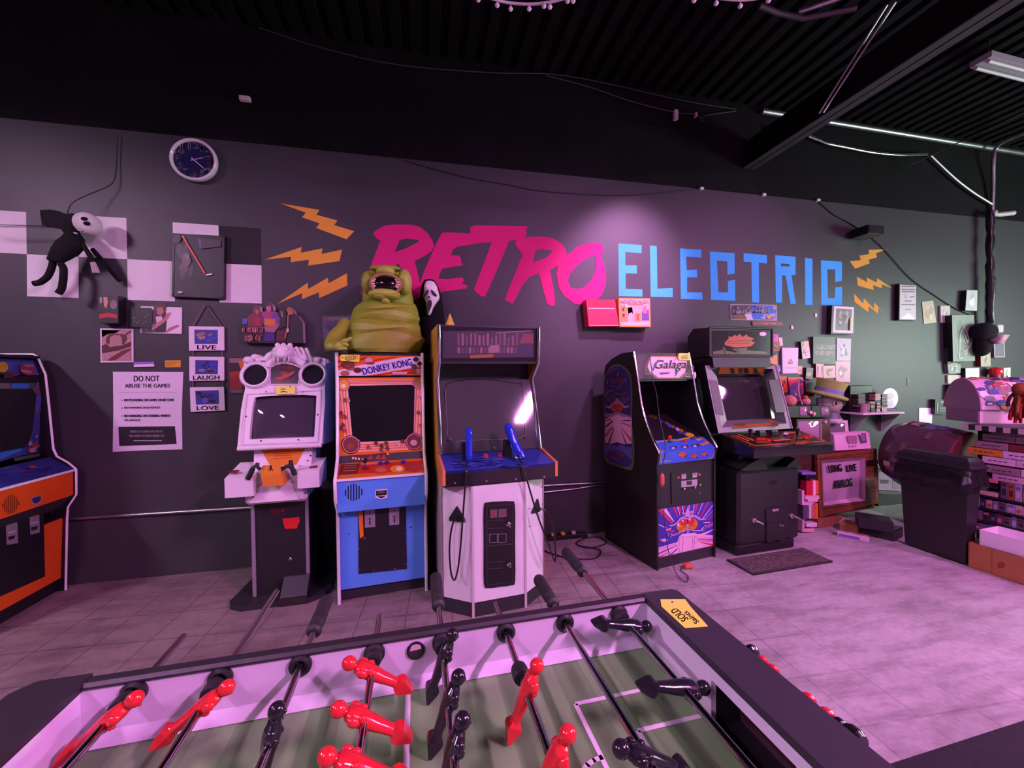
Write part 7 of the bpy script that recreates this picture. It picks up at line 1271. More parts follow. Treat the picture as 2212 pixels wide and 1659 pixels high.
card('record_sleeve', 'bright pink card with a round blue window and a stick before it', 'record', [*NB([(574, 1270), (942, 1268)]), *N2([(622, 500), (400, 530), (340, 500)])], 0.012, (0.66, 0.07, 0.12), art_rec)
card('comic_book', 'dark comic right of the pink card with the round window', 'comic', [*NB([(980, 1350), (1170, 1345)]), *N2([(872, 385), (700, 420)])], 0.03, (0.06, 0.055, 0.06), lambda P, q: [P.poly(N2([(685, 250), (830, 240), (840, 270), (690, 280)]), (0.50, 0.26, 0.20), 1), P.poly(N2([(690, 380), (850, 370), (850, 400), (700, 410)]), (0.42, 0.08, 0.06), 1), P.poly(NB([(990, 1370), (1160, 1360), (1160, 1410), (995, 1420)]), (0.22, 0.17, 0.24), 1)])
for (x, y), lab in zip(((1711.5, 707.5), (1763, 681)), ('tiny pale clip stuck on the wall left of the STAR WARS pouch', 'tiny pale dot stuck on the wall below the blue lettering')): card('wall_clip', lab, 'clip', [(x-2, y-4), (x+2, y-4), (x+2, y+4), (x-2.5, y+3)], 0.008, (0.75, 0.55, 0.62))
def art_lf(P, q):
    for y, w in ((95, 150), (130, 150), (155, 140), (260, 70), (300, 150), (355, 60)): P.line(R9([(735-w/2, y), (735+w/2, y+2)]), 2.4, (0.12, 0.09, 0.12), 1)
    P.ring(*R9([(708, 205)])[0], 2.6, 4, 0.3, (0.1, 0.08, 0.1), 1, 12); P.line(R9([(760, 215), (800, 212)]), 2.5, (0.1, 0.08, 0.1), 1); P.poly(R9([(650, 465), (735, 390), (815, 468)]), (0.66, 0.75, 0.66), 2)
card('picture_frame', 'tall white leaflet in a thin black frame right of the orange bolts', 'picture', R9([(636, 66), (832, 78), (828, 478), (632, 474)]), 0.05, BLACK, lambda P, q: [P.poly(R9([(645, 76), (824, 87), (820, 468), (641, 464)]), (0.52, 0.45, 0.50), 0.5), art_lf(P, q)], m='print')
card('print_sleeve', 'crinkled tan plastic sleeve right of the tall white leaflet', 'print', R9([(890, 270), (1015, 255), (1052, 500), (912, 518)]), 0.006, (0.44, 0.34, 0.24), blots([(0.55, 0.5, 0.42), (0.40, 0.25, 0.1), (0.3, 0.26, 0.24)], 10, 3, 0.4), m='print')
card('print_sleeve', 'small pale sleeve with a red patch near the slanting wire', 'print', R9([(1098, 315), (1204, 312), (1206, 506), (1100, 502)]), 0.02, (0.44, 0.40, 0.38), blots([(0.30, 0.05, 0.04), (0.5, 0.42, 0.2), (0.5, 0.5, 0.5)], 6, 4, 0.4), m='print')
card('picture_frame', 'large clear wrapped frame with deep black side at far right', 'picture', R9([(1226, 418), (1472, 415), (1484, 932), (1238, 938)]), 0.09, (0.16, 0.19, 0.15), lambda P, q: [P.blot(2081, 735, 20, 46, [(0.28, 0.32, 0.25), (0.12, 0.14, 0.12), (0.20, 0.24, 0.19)], 14, 1, 5, 0.5), P.line(R9([(1300, 900), (1310, 620), (1350, 540), (1400, 680), (1385, 720), (1360, 640)]), 1.2, (0.5, 0.55, 0.45), 20), P.line(R9([(1340, 820), (1380, 810), (1450, 700)]), 1.2, (0.5, 0.55, 0.45), 20)], m='print', edge=BLACK)
card('plastic_pouch', 'whitish plastic pouch with black side near the wrapped pole', 'pouch', R9([(1392, 138), (1512, 140), (1506, 370), (1376, 366)]), 0.06, (0.42, 0.46, 0.43), blots([(0.6, 0.64, 0.6), (0.34, 0.38, 0.36)], 9, 6, 0.4), m='print', edge=BLACK)
card('book', 'tan paperback with dark red spine below the wrapped frame', 'book', R9([(1545, 800), (1655, 795), (1660, 992), (1550, 995)]), 0.05, (0.36, 0.32, 0.24), lambda P, q: P.blot(2130, 772, 7, 14, [(0.2, 0.16, 0.12), (0.45, 0.42, 0.32)], 8, 1, 4, 0.4), edge=(0.16, 0.015, 0.02))
card('display_case', 'small clear box with bright edges right of the pole', 'case', R9([(1690, 668), (1815, 665), (1822, 892), (1700, 895)]), 0.04, (0.13, 0.10, 0.15), lambda P, q: P.line(R9([(1695, 675), (1808, 672), (1815, 885), (1706, 888)]), 1.6, (0.5, 0.45, 0.5), 1, closed=True), m='print')
card('knick_knack', 'crumpled foil bundle left under the large wrapped frame', 'bundle', R9([(1175, 965), (1260, 950), (1325, 975), (1320, 1070), (1190, 1075)]), 0.04, (0.18, 0.20, 0.17), blots([(0.42, 0.44, 0.2), (0.06, 0.06, 0.06), (0.4, 0.42, 0.4)], 16, 2, 0.35), m='print')
card('trading_card', 'beige card below the foil bundle', 'card', R9([(1178, 1090), (1330, 1088), (1334, 1182), (1182, 1185)]), 0.02, (0.46, 0.40, 0.33), blots([(0.5, 0.35, 0.28), (0.36, 0.33, 0.28)], 5, 2))
card('notice_card', 'white and pale green card with black side above the sticker covered chest', 'card', R9([(1378, 1012), (1530, 1010), (1534, 1195), (1380, 1198)]), 0.06, (0.56, 0.58, 0.57), lambda P, q: [P.poly(R9([(1385, 1130), (1530, 1128), (1530, 1192), (1386, 1194)]), (0.24, 0.36, 0.30), 1), P.poly(R9([(1440, 1040), (1525, 1040), (1525, 1125), (1440, 1125)]), (0.60, 0.58, 0.62), 2)], edge=BLACK)
card('notice_card', 'cream card with black side left behind the sticker covered chest', 'card', R9([(1205, 1195), (1380, 1195), (1372, 1420), (1200, 1405)]), 0.05, (0.54, 0.52, 0.48), blots([(0.5, 0.46, 0.4), (0.6, 0.58, 0.55)], 6, 3), edge=BLACK)
card('wall_plaque', 'small black plaque with silver marks left of the sticker covered chest', 'plaque', R9([(1040, 1362), (1194, 1366), (1192, 1530), (1036, 1528)]), 0.05, (0.015, 0.018, 0.017), lambda P, q: [P.blot(2035, 869, 12, 4, [(0.5, 0.55, 0.52), (0.3, 0.34, 0.32)], 8, 1, 2, 0.4), P.line(R9([(1085, 1460), (1170, 1460)]), 1, (0.3, 0.32, 0.31), 9), P.line(R9([(1085, 1490), (1170, 1490)]), 1, (0.3, 0.32, 0.31), 9), P.line(R9([(1060, 1410), (1056, 1500)]), 1.6, (0.4, 0.45, 0.42), 9)], m='print')
card('paper_sheet', 'plain white sheet hanging above the round printed drum', 'paper', [(1985.5, 881), (2014.5, 882), (2012.5, 928), (1985, 924)], 0.006, (0.70, 0.66, 0.72))
card('wall_slot', 'small dark slot mark on the open right wall', 'mark', R9([(722, 1118), (740, 1120), (744, 1205), (726, 1206)]), 0.004, (0.02, 0.022, 0.022))
card('tall_figurine', 'slim dark boxed stick with white tip left of the wrapped frame', 'figurine', R9([(1175, 790), (1205, 785), (1208, 965), (1178, 968)]), 0.04, (0.05, 0.05, 0.05), lambda P, q: [P.poly(R9([(1178, 745), (1200, 742), (1204, 790), (1178, 792)]), (0.7, 0.72, 0.7), 1), P.line(R9([(1200, 800), (1204, 950)]), 1.6, (0.35, 0.36, 0.35), 1)])
# black haired half mask, wrapped pole, box speaker, slanting wire
mc = atY(2126, 722, YW-0.16); th_ = thing('wall_mask', 'black haired mask with pink chin on the pole at far right', 'mask', mc)
mb = MB(); mb.ball((-0.02, 0, 0.03), (0.15, 0.12, 0.11), 16, 10, 'cloth', (0.010, 0.009, 0.012)); mb.ball((0.0, 0.02, -0.14), (0.09, 0.09, 0.13), 14, 9, 'cloth', (0.012, 0.010, 0.012)); mb.build('hair', th_)
mb = MB(); mb.loft([[(0.02+dx+x*k*0.8, -0.08+y, z*0.9) for x, y in ((-0.03, -0.05), (0.12, -0.05), (0.12, 0.04), (-0.03, 0.04))] for z, k, dx in ((-0.14, 0.5, 0.02), (-0.09, 1.1, 0.0), (-0.02, 0.9, 0.08))], 'satin', (0.48, 0.26, 0.32)); mb.build('chin', th_)
mb = MB(); mb.box((0.17, -0.03, 0.02), (0.28, 0.1, 0.12), 'satin', (0.45, 0.36, 0.38), 0.01); oo = mb.build('gift_box'); oo.location = mc; tag(oo, 'small greyish pink cube right of the black haired mask', 'box')
mb = MB(); r = random.Random(3); pts = [atY(2139+r.uniform(-1.6, 1.6), y, YW-0.10) for y in range(462, 710, 14)]; mb.tube(pts, [0.028+r.uniform(0, 0.02) for _ in pts], 8, 'bag', (0.010, 0.010, 0.011)); tag(mb.build('wire_bundle'), 'thick black wire bundle strapped along the upright conduit', 'cable')
cm = atY(2158, 463, YW-0.1); t = thing('security_camera', 'small pale camera bracket on the upright conduit at the black paint line', 'camera', cm)
mb = MB(); mb.tube([(-0.09, 0, -0.01), (0.02, 0, 0.0), (0.16, -0.05, 0.01)], [0.02, 0.03, 0.03], 8, 'satin', (0.40, 0.36, 0.37)); mb.build('camera_body', t); mb = MB(); mb.ball((-0.11, -0.01, 0.01), 0.035, 10, 7, 'satin', (0.30, 0.27, 0.29)); mb.build('bracket', t); mb = MB(); mb.lathe([(0.02, 0), (0.02, 0.012), (0, 0.013)], (0.16, -0.05, 0.01), 10, 'gloss', BLACK, (0.95, -0.3, 0)); mb.build('lens', t)
sp = atY(1876, 502, YW-0.13); t = thing('wall_speaker', 'small black box speaker on the wall at upper right', 'speaker', sp)
mb = MB(); mb.box((-0.13, -0.09, -0.05), (0.10, 0.10, 0.05), 'satin', (0.010, 0.009, 0.012), 0.006); mb.build('cabinet_box', t); mb = MB(); mb.box((-0.02, 0.10, -0.02), (0.02, 0.13, 0.02), 'metal', GREY); mb.build('bracket', t)
mb = MB(); mb.box((-0.12, -0.096, -0.04), (0.09, -0.09, 0.04), 'cloth', (0.016, 0.014, 0.018)); mb.build('grille', t)
def wire(name, label, pts, y, r_=0.004, c=(0.02, 0.02, 0.02), m='rubber', cat='cable', n=4):
    mb = MB(); P = [atY(p[0], p[1], p[2] if len(p) > 2 else y) for p in pts]; mb.tube(curve_pts(P, n), r_, 6, m, c); return tag(mb.build(name), label, cat)
wire('speaker_wire', 'black wire slanting down the wall from the speaker to the wrapped frame', [(1768, 434), (1800, 462), (1845, 487), (1900, 528), (1966, 600), (2020, 638), (2060, 664), (2098, 681)], YW-0.012, 0.006)
wire('speaker_wire', 'thin wire sagging along the grey paint edge', [(870, 345), (1000, 381), (1100, 399), (1170, 412), (1300, 421), (1400, 419), (1514, 408)], YW-0.01, 0.005, (0.035, 0.03, 0.035))
for (x, y), lab in zip(((1514.5, 408), (1649, 421.5), (1766, 433)), ('white cable clip over the first blue letters', 'white cable clip over the middle blue letters', 'white cable clip over the last blue letters')): 
    p = atY(x, y, YW-0.01); mb = MB(); mb.box((-0.022, -0.02, -0.012), (0.022, 0.01, 0.014), 'satin', (0.72, 0.68, 0.68), 0.004); oo = mb.build('cable_clip'); oo.location = p; tag(oo, lab, 'clip', 'white cable clips')
# ================================================================== shelf, old televisions and games in the right corner
def fbox(name, label, cat, quad, Yf, depth, c, m='satin', art=None, group=None, parent=None, oc_=None, side=None):
    mb = MB(); P = Panel(mb, (0, Yf, 0), (1, 0, 0), (0, 0, 1), None, True, 'print', 0.0006); q = [P.pt(p, 0) for p in quad]
    mb.slab(q, (0, depth, 0), m, c, side)
    if art: art(P)
    if parent is not None:
        mb.v = [tuple(Vector(v)-Vector(parent.location)) for v in mb.v]; return mb.build(name, parent)
    return tag(mb.build(name, None, sum(q, Vector())/len(q)), label, cat, group)
def rq(x0, y0, x1, y1): return [(x0, y1), (x1, y1), (x1, y0), (x0, y0)]
# wall shelf
S9 = lambda pts: crop(0.08137, 1810, 810, pts)
ys = YW-0.26; zs = atY(1866, 893, ys).z; xl = atY(1865, 893, ys).x; xr = atY(1954.5, 891, ys).x
sh = thing('wall_shelf', 'white wall shelf on two brackets holding cassettes', 'shelf', (xl, YW, zs))
mb = MB(); mb.box((0, -0.26, -0.02), (xr-xl, 0.0, 0.0), 'satin', (0.76, 0.62, 0.70), 0.003); mb.build('board', sh)
for x in (0.16, 0.62):
    mb = MB(); mb.prism([(-0.002, -0.02), (-0.20, -0.02), (-0.20, -0.03), (-0.03, -0.25), (-0.002, -0.25)], x-0.006, x+0.006, 'satin', (0.42, 0.44, 0.43)); mb.build('bracket', sh)
cols = [(0.10, 0.10, 0.09), (0.03, 0.03, 0.03), (0.30, 0.29, 0.26), (0.06, 0.06, 0.05), (0.36, 0.20, 0.16), (0.02, 0.015, 0.02)]; k = 0; r = random.Random(8)
stacks = [(1855, 12, 'first'), (1868, 6, 'second'), (1879.5, 7, 'third'), (1891, 13, 'fourth'), (1902.5, 12, 'fifth')]
for x, n, nm in stacks:
    x = atY(x, 880, YW-0.14).x-xl
    for i in range(n):
        mb = MB(); c = r.choice(cols); dx = r.uniform(-0.006, 0.006); mb.box((-0.05, -0.032, 0), (0.05, 0.032, 0.0165), 'print', c); mb.box((-0.046, -0.0335, 0.005), (0.046, -0.032, 0.0115), 'print', tuple(v*1.6 for v in c)); oo = mb.build('cassette'); oo.location = (xl+x+dx, YW-0.14, zs+0.0005+i*0.0170); tag(oo, 'cassette in the %s stack from the left on the white wall shelf' % nm, 'cassette', 'cassettes in the %s stack on the wall shelf' % nm)
mb = MB(); mb.box((-0.34, 0, 0), (-0.02, 0.10, 0.30), 'satin', (0.010, 0.008, 0.010), 0.004); oo = mb.build('speaker_box'); oo.location = (xl+0.36, YW-0.103, zs+0.0005); tag(oo, 'black box at the back left of the white wall shelf', 'box')
pc = atY(1921.5, 861, YW-0.12); t = thing('disc_clock', 'pale round marbled disc standing on the right end of the wall shelf', 'disc', (pc.x, YW-0.12, zs)); rz_ = abs(atY(1921.5, 838, YW-0.12).z-pc.z)
mb = MB(); mb.lathe([(0, 0.006), (rz_*0.97, 0.006), (rz_, 0.002), (rz_, -0.004), (0, -0.006)], (0, 0, pc.z-zs), 30, 'gloss', (0.62, 0.68, 0.64), (0, -1, 0)); P = Panel(mb, (0, -0.0065, 0), (1, 0, 0), (0, 0, 1), Matrix.Translation(Vector(t.location)), True, 'print', 0.0004); P.blot(1922, 862, 12, 18, [(0.45, 0.52, 0.47), (0.7, 0.74, 0.7), (0.5, 0.5, 0.46)], 14, 1, 3, 0.45); mb.build('disc', t)
mb = MB(); mb.box((-0.08, -0.03, 0.0005), (0.08, 0.04, pc.z-zs-rz_+0.012), 'satin', (0.012, 0.010, 0.03), 0.004); mb.build('stand', t)
pcu = atY(1851.5, 882, YW-0.21); mb = MB(); mb.lathe([(0.0, 0), (0.03, 0), (0.036, 0.1), (0.033, 0.1), (0.028, 0.006), (0, 0.006)], (0, 0, 0), 14, 'gloss', (0.40, 0.22, 0.28)); oo = mb.build('drinking_glass'); oo.location = (xl+0.08, YW-0.20, zs+0.0005); tag(oo, 'pinkish glass on the left end of the wall shelf', 'glass')
# televisions
def tv(name, label, quad, Yf, depth, body, scr, scol=(0.40, 0.22, 0.34), knobs=(), trim=None, group='old televisions in the corner', strip=None, kr=0.016):
    Pq = [atY(*p, Yf) for p in quad]; o = sum(Pq, Vector())/len(Pq); o.z = min(p.z for p in Pq)
    t = thing(name, label, 'television', o, 0, group); fr = Matrix.Translation(o)
    mb = MB(); P = Panel(mb, (0, Yf-o.y, 0), (1, 0, 0), (0, 0, 1), fr, True, 'satin', 0.001); q = [P.pt(p, 0) for p in quad]; mb.slab(q, (0, depth, 0), body[1], body[0])
    if trim: P.line(scr, 2.2, trim, 2, closed=True)
    if strip: P.poly(strip[0], strip[1], 2)
    mb.build('case', t)
    mb = MB(); P.mb = mb; g = 7; c4 = scr; vs = []
    for i in range(g):
        for j in range(g):
            u, v = j/(g-1), i/(g-1); p = ((c4[0][0]*(1-u)+c4[1][0]*u)*(1-v)+(c4[3][0]*(1-u)+c4[2][0]*u)*v, (c4[0][1]*(1-u)+c4[1][1]*u)*(1-v)+(c4[3][1]*(1-u)+c4[2][1]*u)*v); vs.append(P.pt(p, 1)+Vector((0, -0.018*(1-(2*u-1)**2)*(1-(2*v-1)**2), 0)))
    mb.add(vs, [(i*g+j, i*g+j+1, (i+1)*g+j+1, (i+1)*g+j) for i in range(g-1) for j in range(g-1)], 'screen', scol, True); mb.build('screen', t)
    for kq in knobs:
        mb = MB(); mb.lathe([(kr, 0), (kr*0.9, 0.02), (0, 0.021)], P.pt(kq, 1), 12, 'satin', (0.62, 0.30, 0.36), (0, -1, 0)); mb.build('knob', t)
    return t, P
BRN = (wood('walnut veneer', (0.10, 0.028, 0.012), (0.22, 0.07, 0.03)), GREY)
WT = wood('walnut veneer', (0.10, 0.028, 0.012), (0.22, 0.07, 0.03))
WD = wood('dark wood veneer', (0.035, 0.014, 0.010), (0.07, 0.028, 0.02))
yt = 3.40
zt_ = atY(1830, 977, yt).z
# stand behind the wide deck cabinet
xs0, xs1 = atY(1700, 950, yt).x, atY(1766, 1000, yt).x-0.06
mb = MB(); mb.box((xs0, yt, 0), (xs1-0.01, YW-0.01, zt_), WD, GREY, 0.004); tag(mb.build('tv_stand', None, ((xs0+xs1)/2, 3.6, 0)), 'dark wooden stand under the small televisions behind the control deck', 'stand')
NT = lambda pts: crop(0.09042, 1680, 820, pts)
zt_px = 957
t2, P = tv('television', 'dark wooden television with pink lit screen behind the control deck', [(1719, 966), (1794, 963), (1793, 905), (1721, 906)], yt-0.02, 0.33, (GREY, WD), NT([(490, 1010), (985, 985), (985, 1400), (485, 1330)]), knobs=NT([(1110, 1010)]), trim=(0.20, 0.16, 0.17), strip=(NT([(1010, 960), (1060, 960), (1060, 1420), (1010, 1420)]), (0.22, 0.12, 0.15)))
for lab, q, scr, kn in (('small black television, left of the two on the wooden television', NT([(235, 905), (795, 905), (795, 632), (235, 640)]), NT([(525, 655), (705, 640), (700, 850), (535, 855)]), NT([(758, 780)])), ('small black television, right of the two on the wooden television', NT([(815, 895), (1262, 892), (1262, 632), (815, 636)]), NT([(1035, 670), (1215, 655), (1228, 835), (1045, 845)]), NT([(840, 815)]))):
    tv('television', lab, q, yt, 0.26, ((0.010, 0.009, 0.010), 'satin'), scr, knobs=kn, trim=(0.05, 0.04, 0.045), kr=0.02)
t3, P = tv('television', 'white cased television behind the pink portable television', [(1792, 962), (1836, 958), (1831, 908), (1793, 910)], yt+0.18, 0.17, ((0.70, 0.55, 0.60), 'satin'), NT([(1265, 1065), (1590, 1050), (1605, 1270), (1268, 1290)]), (0.16, 0.15, 0.17), trim=(0.20, 0.14, 0.17))
# big console television lettered LONG LIVE ANALOG
CT = lambda pts: crop(0.18083, 1700, 900, pts); yb = 3.36
o = atZ(1769, 1141, 0); ctv = thing('television', 'big wooden console television lettered LONG LIVE ANALOG', 'television', o, math.radians(5), 'old televisions in the corner')
A = CT; F0 = lambda q, y=0.0: on(ctv, *q, (y, 0), (y, 1))
tl, tr, br, bl = (F0(A([p])[0]) for p in ((360, 458), (1072, 382), (1095, 1035), (392, 1205)))
xa, xb = 0.0, tr.x; zb0, zt0 = bl.z, tl.z
mb = MB(); mb.box((xa, 0.10, zb0), (xb, 0.30, zt0), WT, GREY, 0.004); mb.box((xa, 0.02, zt0-0.02), (xb, 0.12, zt0), WT, GREY); mb.box((xa, 0.02, zb0), (xb, 0.12, zb0+0.02), WT, GREY); mb.box((xa, 0.02, zb0), (xa+0.02, 0.12, zt0), WT, GREY); mb.box((xb-0.02, 0.02, zb0), (xb, 0.12, zt0), WT, GREY)
P = fpanel(mb, ctv, (0.0, 0), (0.0, 1)); fo = A([(360, 458), (1072, 382), (1095, 1035), (392, 1205)]); fi = A([(415, 530), (930, 490), (940, 1000), (440, 1065)])
Q = [P.pt(p, 0) for p in fo]+[P.pt(p, 0) for p in fi]; mb.add(Q, [(0, 1, 5, 4), (1, 2, 6, 5), (2, 3, 7, 6), (3, 0, 4, 7)], WT, GREY); mb.add(Q[:4]+[q+Vector((0, 0.03, 0)) for q in Q[:4]], [(0, 4, 5, 1), (1, 5, 6, 2), (2, 6, 7, 3), (3, 7, 4, 0)], WT, GREY)
P.line(A([(395, 500), (1040, 432), (1055, 1010), (425, 1105)]), 1.6, (0.05, 0.015, 0.008), 1, closed=True); P.line(A([(405, 515), (935, 465)]), 1.2, (0.05, 0.015, 0.008), 1); P.poly(A([(945, 525), (1035, 515), (1035, 590), (945, 598)]), (0.008, 0.006, 0.007), 2); P.poly(A([(940, 770), (1045, 755), (1050, 990), (945, 1000)]), (0.08, 0.025, 0.015), 2)
mb.build('case', ctv)
mb = MB(); P2 = fpanel(mb, ctv, (0.055, 0), (0.055, 1)); inn = [P2.pt(p, 0) for p in A([(420, 545), (870, 520), (880, 960), (445, 1020)])]; outer = Q[4:]
for i in range(4): mb.add([outer[i], outer[(i+1) % 4], inn[(i+1) % 4], inn[i]], [(0, 1, 2, 3)], 'satin', (0.62, 0.42, 0.54))
mb.build('bezel', ctv)
mb = MB(); g = 9; c4 = inn; vs = []
for i in range(g):
    for j in range(g):
        u, v = j/(g-1), i/(g-1); p = (c4[0]*(1-u)+c4[1]*u)*(1-v)+(c4[3]*(1-u)+c4[2]*u)*v; vs.append(p+Vector((0, -0.022*(1-(2*u-1)**2)*(1-(2*v-1)**2)-0.003, 0)))
mb.add(vs, [(i*g+j, i*g+j+1, (i+1)*g+j+1, (i+1)*g+j) for i in range(g-1) for j in range(g-1)], 'satin', (0.44, 0.29, 0.38), True)
P3 = fpanel(mb, ctv, (0.027, 0), (0.027, 1))
for s, a_ in (('LONG', [(508, 668), (662, 652), (486, 582)]), ('LIVE', [(715, 660), (830, 645), (708, 580)]), ('ANALOG', [(560, 862), (778, 830), (556, 765)])): P3.text(s, *A(a_), (0.012, 0.008, 0.012), 1, 0.035)
mb.build('screen', ctv)
# brown carton under it, black cases, long printed box
mb = MB(); fl = [atZ(1770, 1143, 0), atZ(1855, 1160, 0)]
V9 = lambda pts: crop(0.09643, 1720, 1020, pts)
mb.slab([F0(q, -0.002) for q in V9([(485, 1240), (800, 1235), (1090, 1000), (500, 1030)])], (0, 0.2, 0), 'matte', (0.30, 0.10, 0.05)); oo = mb.build('carton_base'); oo.matrix_world = mat_of(ctv); tag(oo, 'low brown board block under the console television', 'block')
def floorbox(name, label, cat, a, b, w, h, c, m='satin', z=0.0, art=None, group=None):   # box whose near bottom edge runs between two floor pixels
    A_, B_ = atZ(*a, z), atZ(*b, z); d = B_-A_; L = d.length; yaw = math.atan2(d.y, d.x); mb = MB(); mb.box((0, 0, 0), (L, w, h), m, c, min(0.006, h*0.2))
    oo = mb.build(name); oo.location = A_; oo.rotation_euler = (0, 0, yaw)
    return tag(oo, label, cat, group)
floorbox('cardboard_box', 'flat brown cardboard box poking out below the console television', 'box', (1812, 1146), (1852, 1156), 0.16, 0.085, (0.34, 0.13, 0.05), 'matte')
floorbox('equipment_case', 'lower long black case on the floor left of the trash can', 'case', (1853, 1150), (1932, 1171), 0.22, 0.10, (0.012, 0.010, 0.012), 'satin')
floorbox('equipment_case', 'upper long black case stacked left of the trash can', 'case', (1853, 1140), (1930, 1152), 0.2, 0.10, (0.008, 0.007, 0.008), 'satin', 0.104)
A_, B_ = atZ(1808.5, 1158, 0), atZ(1878, 1172, 0); d = B_-A_; mb = MB(); mb.box((0, 0, 0), (d.length, 0.055, 0.05), 'gloss', (0.66, 0.40, 0.56), 0.003); P = Panel(mb, (0, 0, 0.0505), (1, 0, 0), (0, 1, 0), None, False, 'print', 0.0004); L = d.length; P.rect(L*0.5, 0.015, L*0.86, 0.04, (0.50, 0.02, 0.06), 1); P.rect(L*0.04, 0.01, L*0.36, 0.045, (0.30, 0.2, 0.5), 1); P.rect(0, 0, L*0.02, 0.055, (0.6, 0.05, 0.1), 1); P.rect(L*0.96, 0, L, 0.055, (0.6, 0.05, 0.08), 1); P4 = Panel(mb, (0, -0.0005, 0), (1, 0, 0), (0, 0, 1), None, False, 'print', 0.0004); P4.rect(0.01, 0.004, L*0.7, 0.03, (0.16, 0.12, 0.36), 1)
oo = mb.build('long_box'); oo.location = A_; oo.rotation_euler = (0, 0, math.atan2(d.y, d.x)); tag(oo, 'long pink and blue printed box lying on the floor before the console television', 'box')
# pink portable television on the console set
zc = zt0; yp = 3.41
t5 = thing('television', 'pink portable television with radio panel on the console television', 'television', (0, 0, 0), 0, 'old televisions in the corner'); q0 = atY(1817, 973, yp); q1 = atY(1877, 966, yp-0.0); t5.location = (q0.x, yp, zc+0.012); fr = mat_of(t5)
PKB = (0.70, 0.40, 0.56); sc_ = (q1.x-q0.x)
mb = MB(); hgt = atY(1825, 937, yp).z-zc; mb.prism([(0, 0), (-0.02, 0.012), (0.0, hgt*0.9), (0.04, hgt), (0.16, hgt*0.9), (0.16, 0)], -0.10, sc_, 'satin', PKB); mb.build('case', t5)
Pp = Panel(MB(), (0, -0.021, 0), (1, 0, 0), (0, 0, 1), fr, True, 'screen', 0.001); NP = lambda pts: crop(0.09042, 1680, 820, pts)
mb = MB(); Pp.mb = mb; Pp.poly(NP([(1655, 1340), (1880, 1330), (1900, 1520), (1690, 1525)]), (0.36, 0.16, 0.26), 1); mb.build('screen', t5)
mb = MB(); Pp.mb = mb; Pp.poly(NP([(1945, 1285), (2100, 1275), (2125, 1500), (1990, 1520)]), (0.10, 0.08, 0.10), 1); Pp.poly(NP([(1970, 1310), (2080, 1305), (2095, 1460), (2000, 1470)]), (0.24, 0.19, 0.24), 2); mb.build('radio_panel', t5)
for q in ((1720, 1580), (1790, 1575), (1855, 1570)):
    mb = MB(); mb.lathe([(0.012, 0), (0.010, 0.015), (0, 0.016)], Pp.pt(NP([q])[0], 1), 10, 'satin', PKB, (0, -1, 0)); mb.build('knob', t5)
# figurine in a tall green hat (plain face) on the white television
zf = atY(1812, 909, yt+0.18).z; fx = atY(1797, 880, 3.55); fg = thing('figurine', 'big headed figurine in a tall green hat with blue band by the small televisions', 'figurine', (fx.x, 3.57, zf+0.001)); of = Vector(fg.location); gpt = lambda q: atY(*NT([q])[0], 3.57)-of
HG = (0.38, 0.46, 0.12)
mb = MB(); ax = Vector((0.22, -0.15, 1)).normalized(); c0 = gpt((1180, 420)); w = abs(gpt((1500, 420)).x-gpt((840, 420)).x)/2; hh = abs(gpt((1180, 20)).z-c0.z)
mb.lathe([(0, 0.02), (w*0.72, 0.02), (w*0.95, 0.005), (w, 0.02), (w*0.95, 0.035), (w*0.70, 0.05), (w*0.66, hh*0.35), (w*0.74, hh*0.85), (w*0.76, hh), (w*0.70, hh*1.02), (0, hh*1.02)], c0, 24, 'cloth', HG, ax); hat = mb.build('hat', fg)
mb = MB(); mb.lathe([(w*0.715, 0.05), (w*0.70, 0.05+hh*0.22)], c0, 24, 'satin', (0.16, 0.18, 0.48), ax); mb.build('hat_band', hat)
mb = MB(); hc = gpt((1270, 560)); mb.ball(hc, (w*0.62, w*0.55, w*0.60), 18, 12, 'satin', (0.44, 0.40, 0.33)); hd = mb.build('head', fg)
mb = MB()
for k in range(11):
    a = -0.3+k*0.36; p = hc+Vector((w*0.62*math.cos(a), w*0.2+w*0.3*math.sin(a)*0.4, w*0.3)); mb.tube([p, p+Vector((0.01, 0, -w*0.5)), p+Vector((0.0, 0, -w*0.95))], 0.03, 6, 'cloth', (0.30, 0.27, 0.42))
mb.build('hair', hd)
for dx in (-0.30, 0.26):
    mb = MB(); e = hc+Vector((w*dx, -w*0.50, w*0.02)); mb.ball(e, (w*0.15, w*0.06, w*0.15), 12, 8, 'satin', (0.58, 0.52, 0.42)); mb.ball(e+Vector((0, -w*0.05, 0)), (w*0.09, w*0.04, w*0.10), 10, 7, 'gloss', BLACK); mb.build('eye', hd)
mb = MB(); bz = hc.z-w*0.45; mb.lathe([(0, 0), (w*0.50, 0), (w*0.52, bz*0.3), (w*0.36, bz*0.8), (w*0.2, bz), (0, bz)], (hc.x, hc.y, 0), 16, 'satin', (0.15, 0.15, 0.17)); mb.lathe([(w*0.54, 0.0), (w*0.56, bz*0.16), (w*0.50, bz*0.34)], (hc.x, hc.y, 0), 16, 'cloth', (0.58, 0.62, 0.62)); mb.build('body', fg)
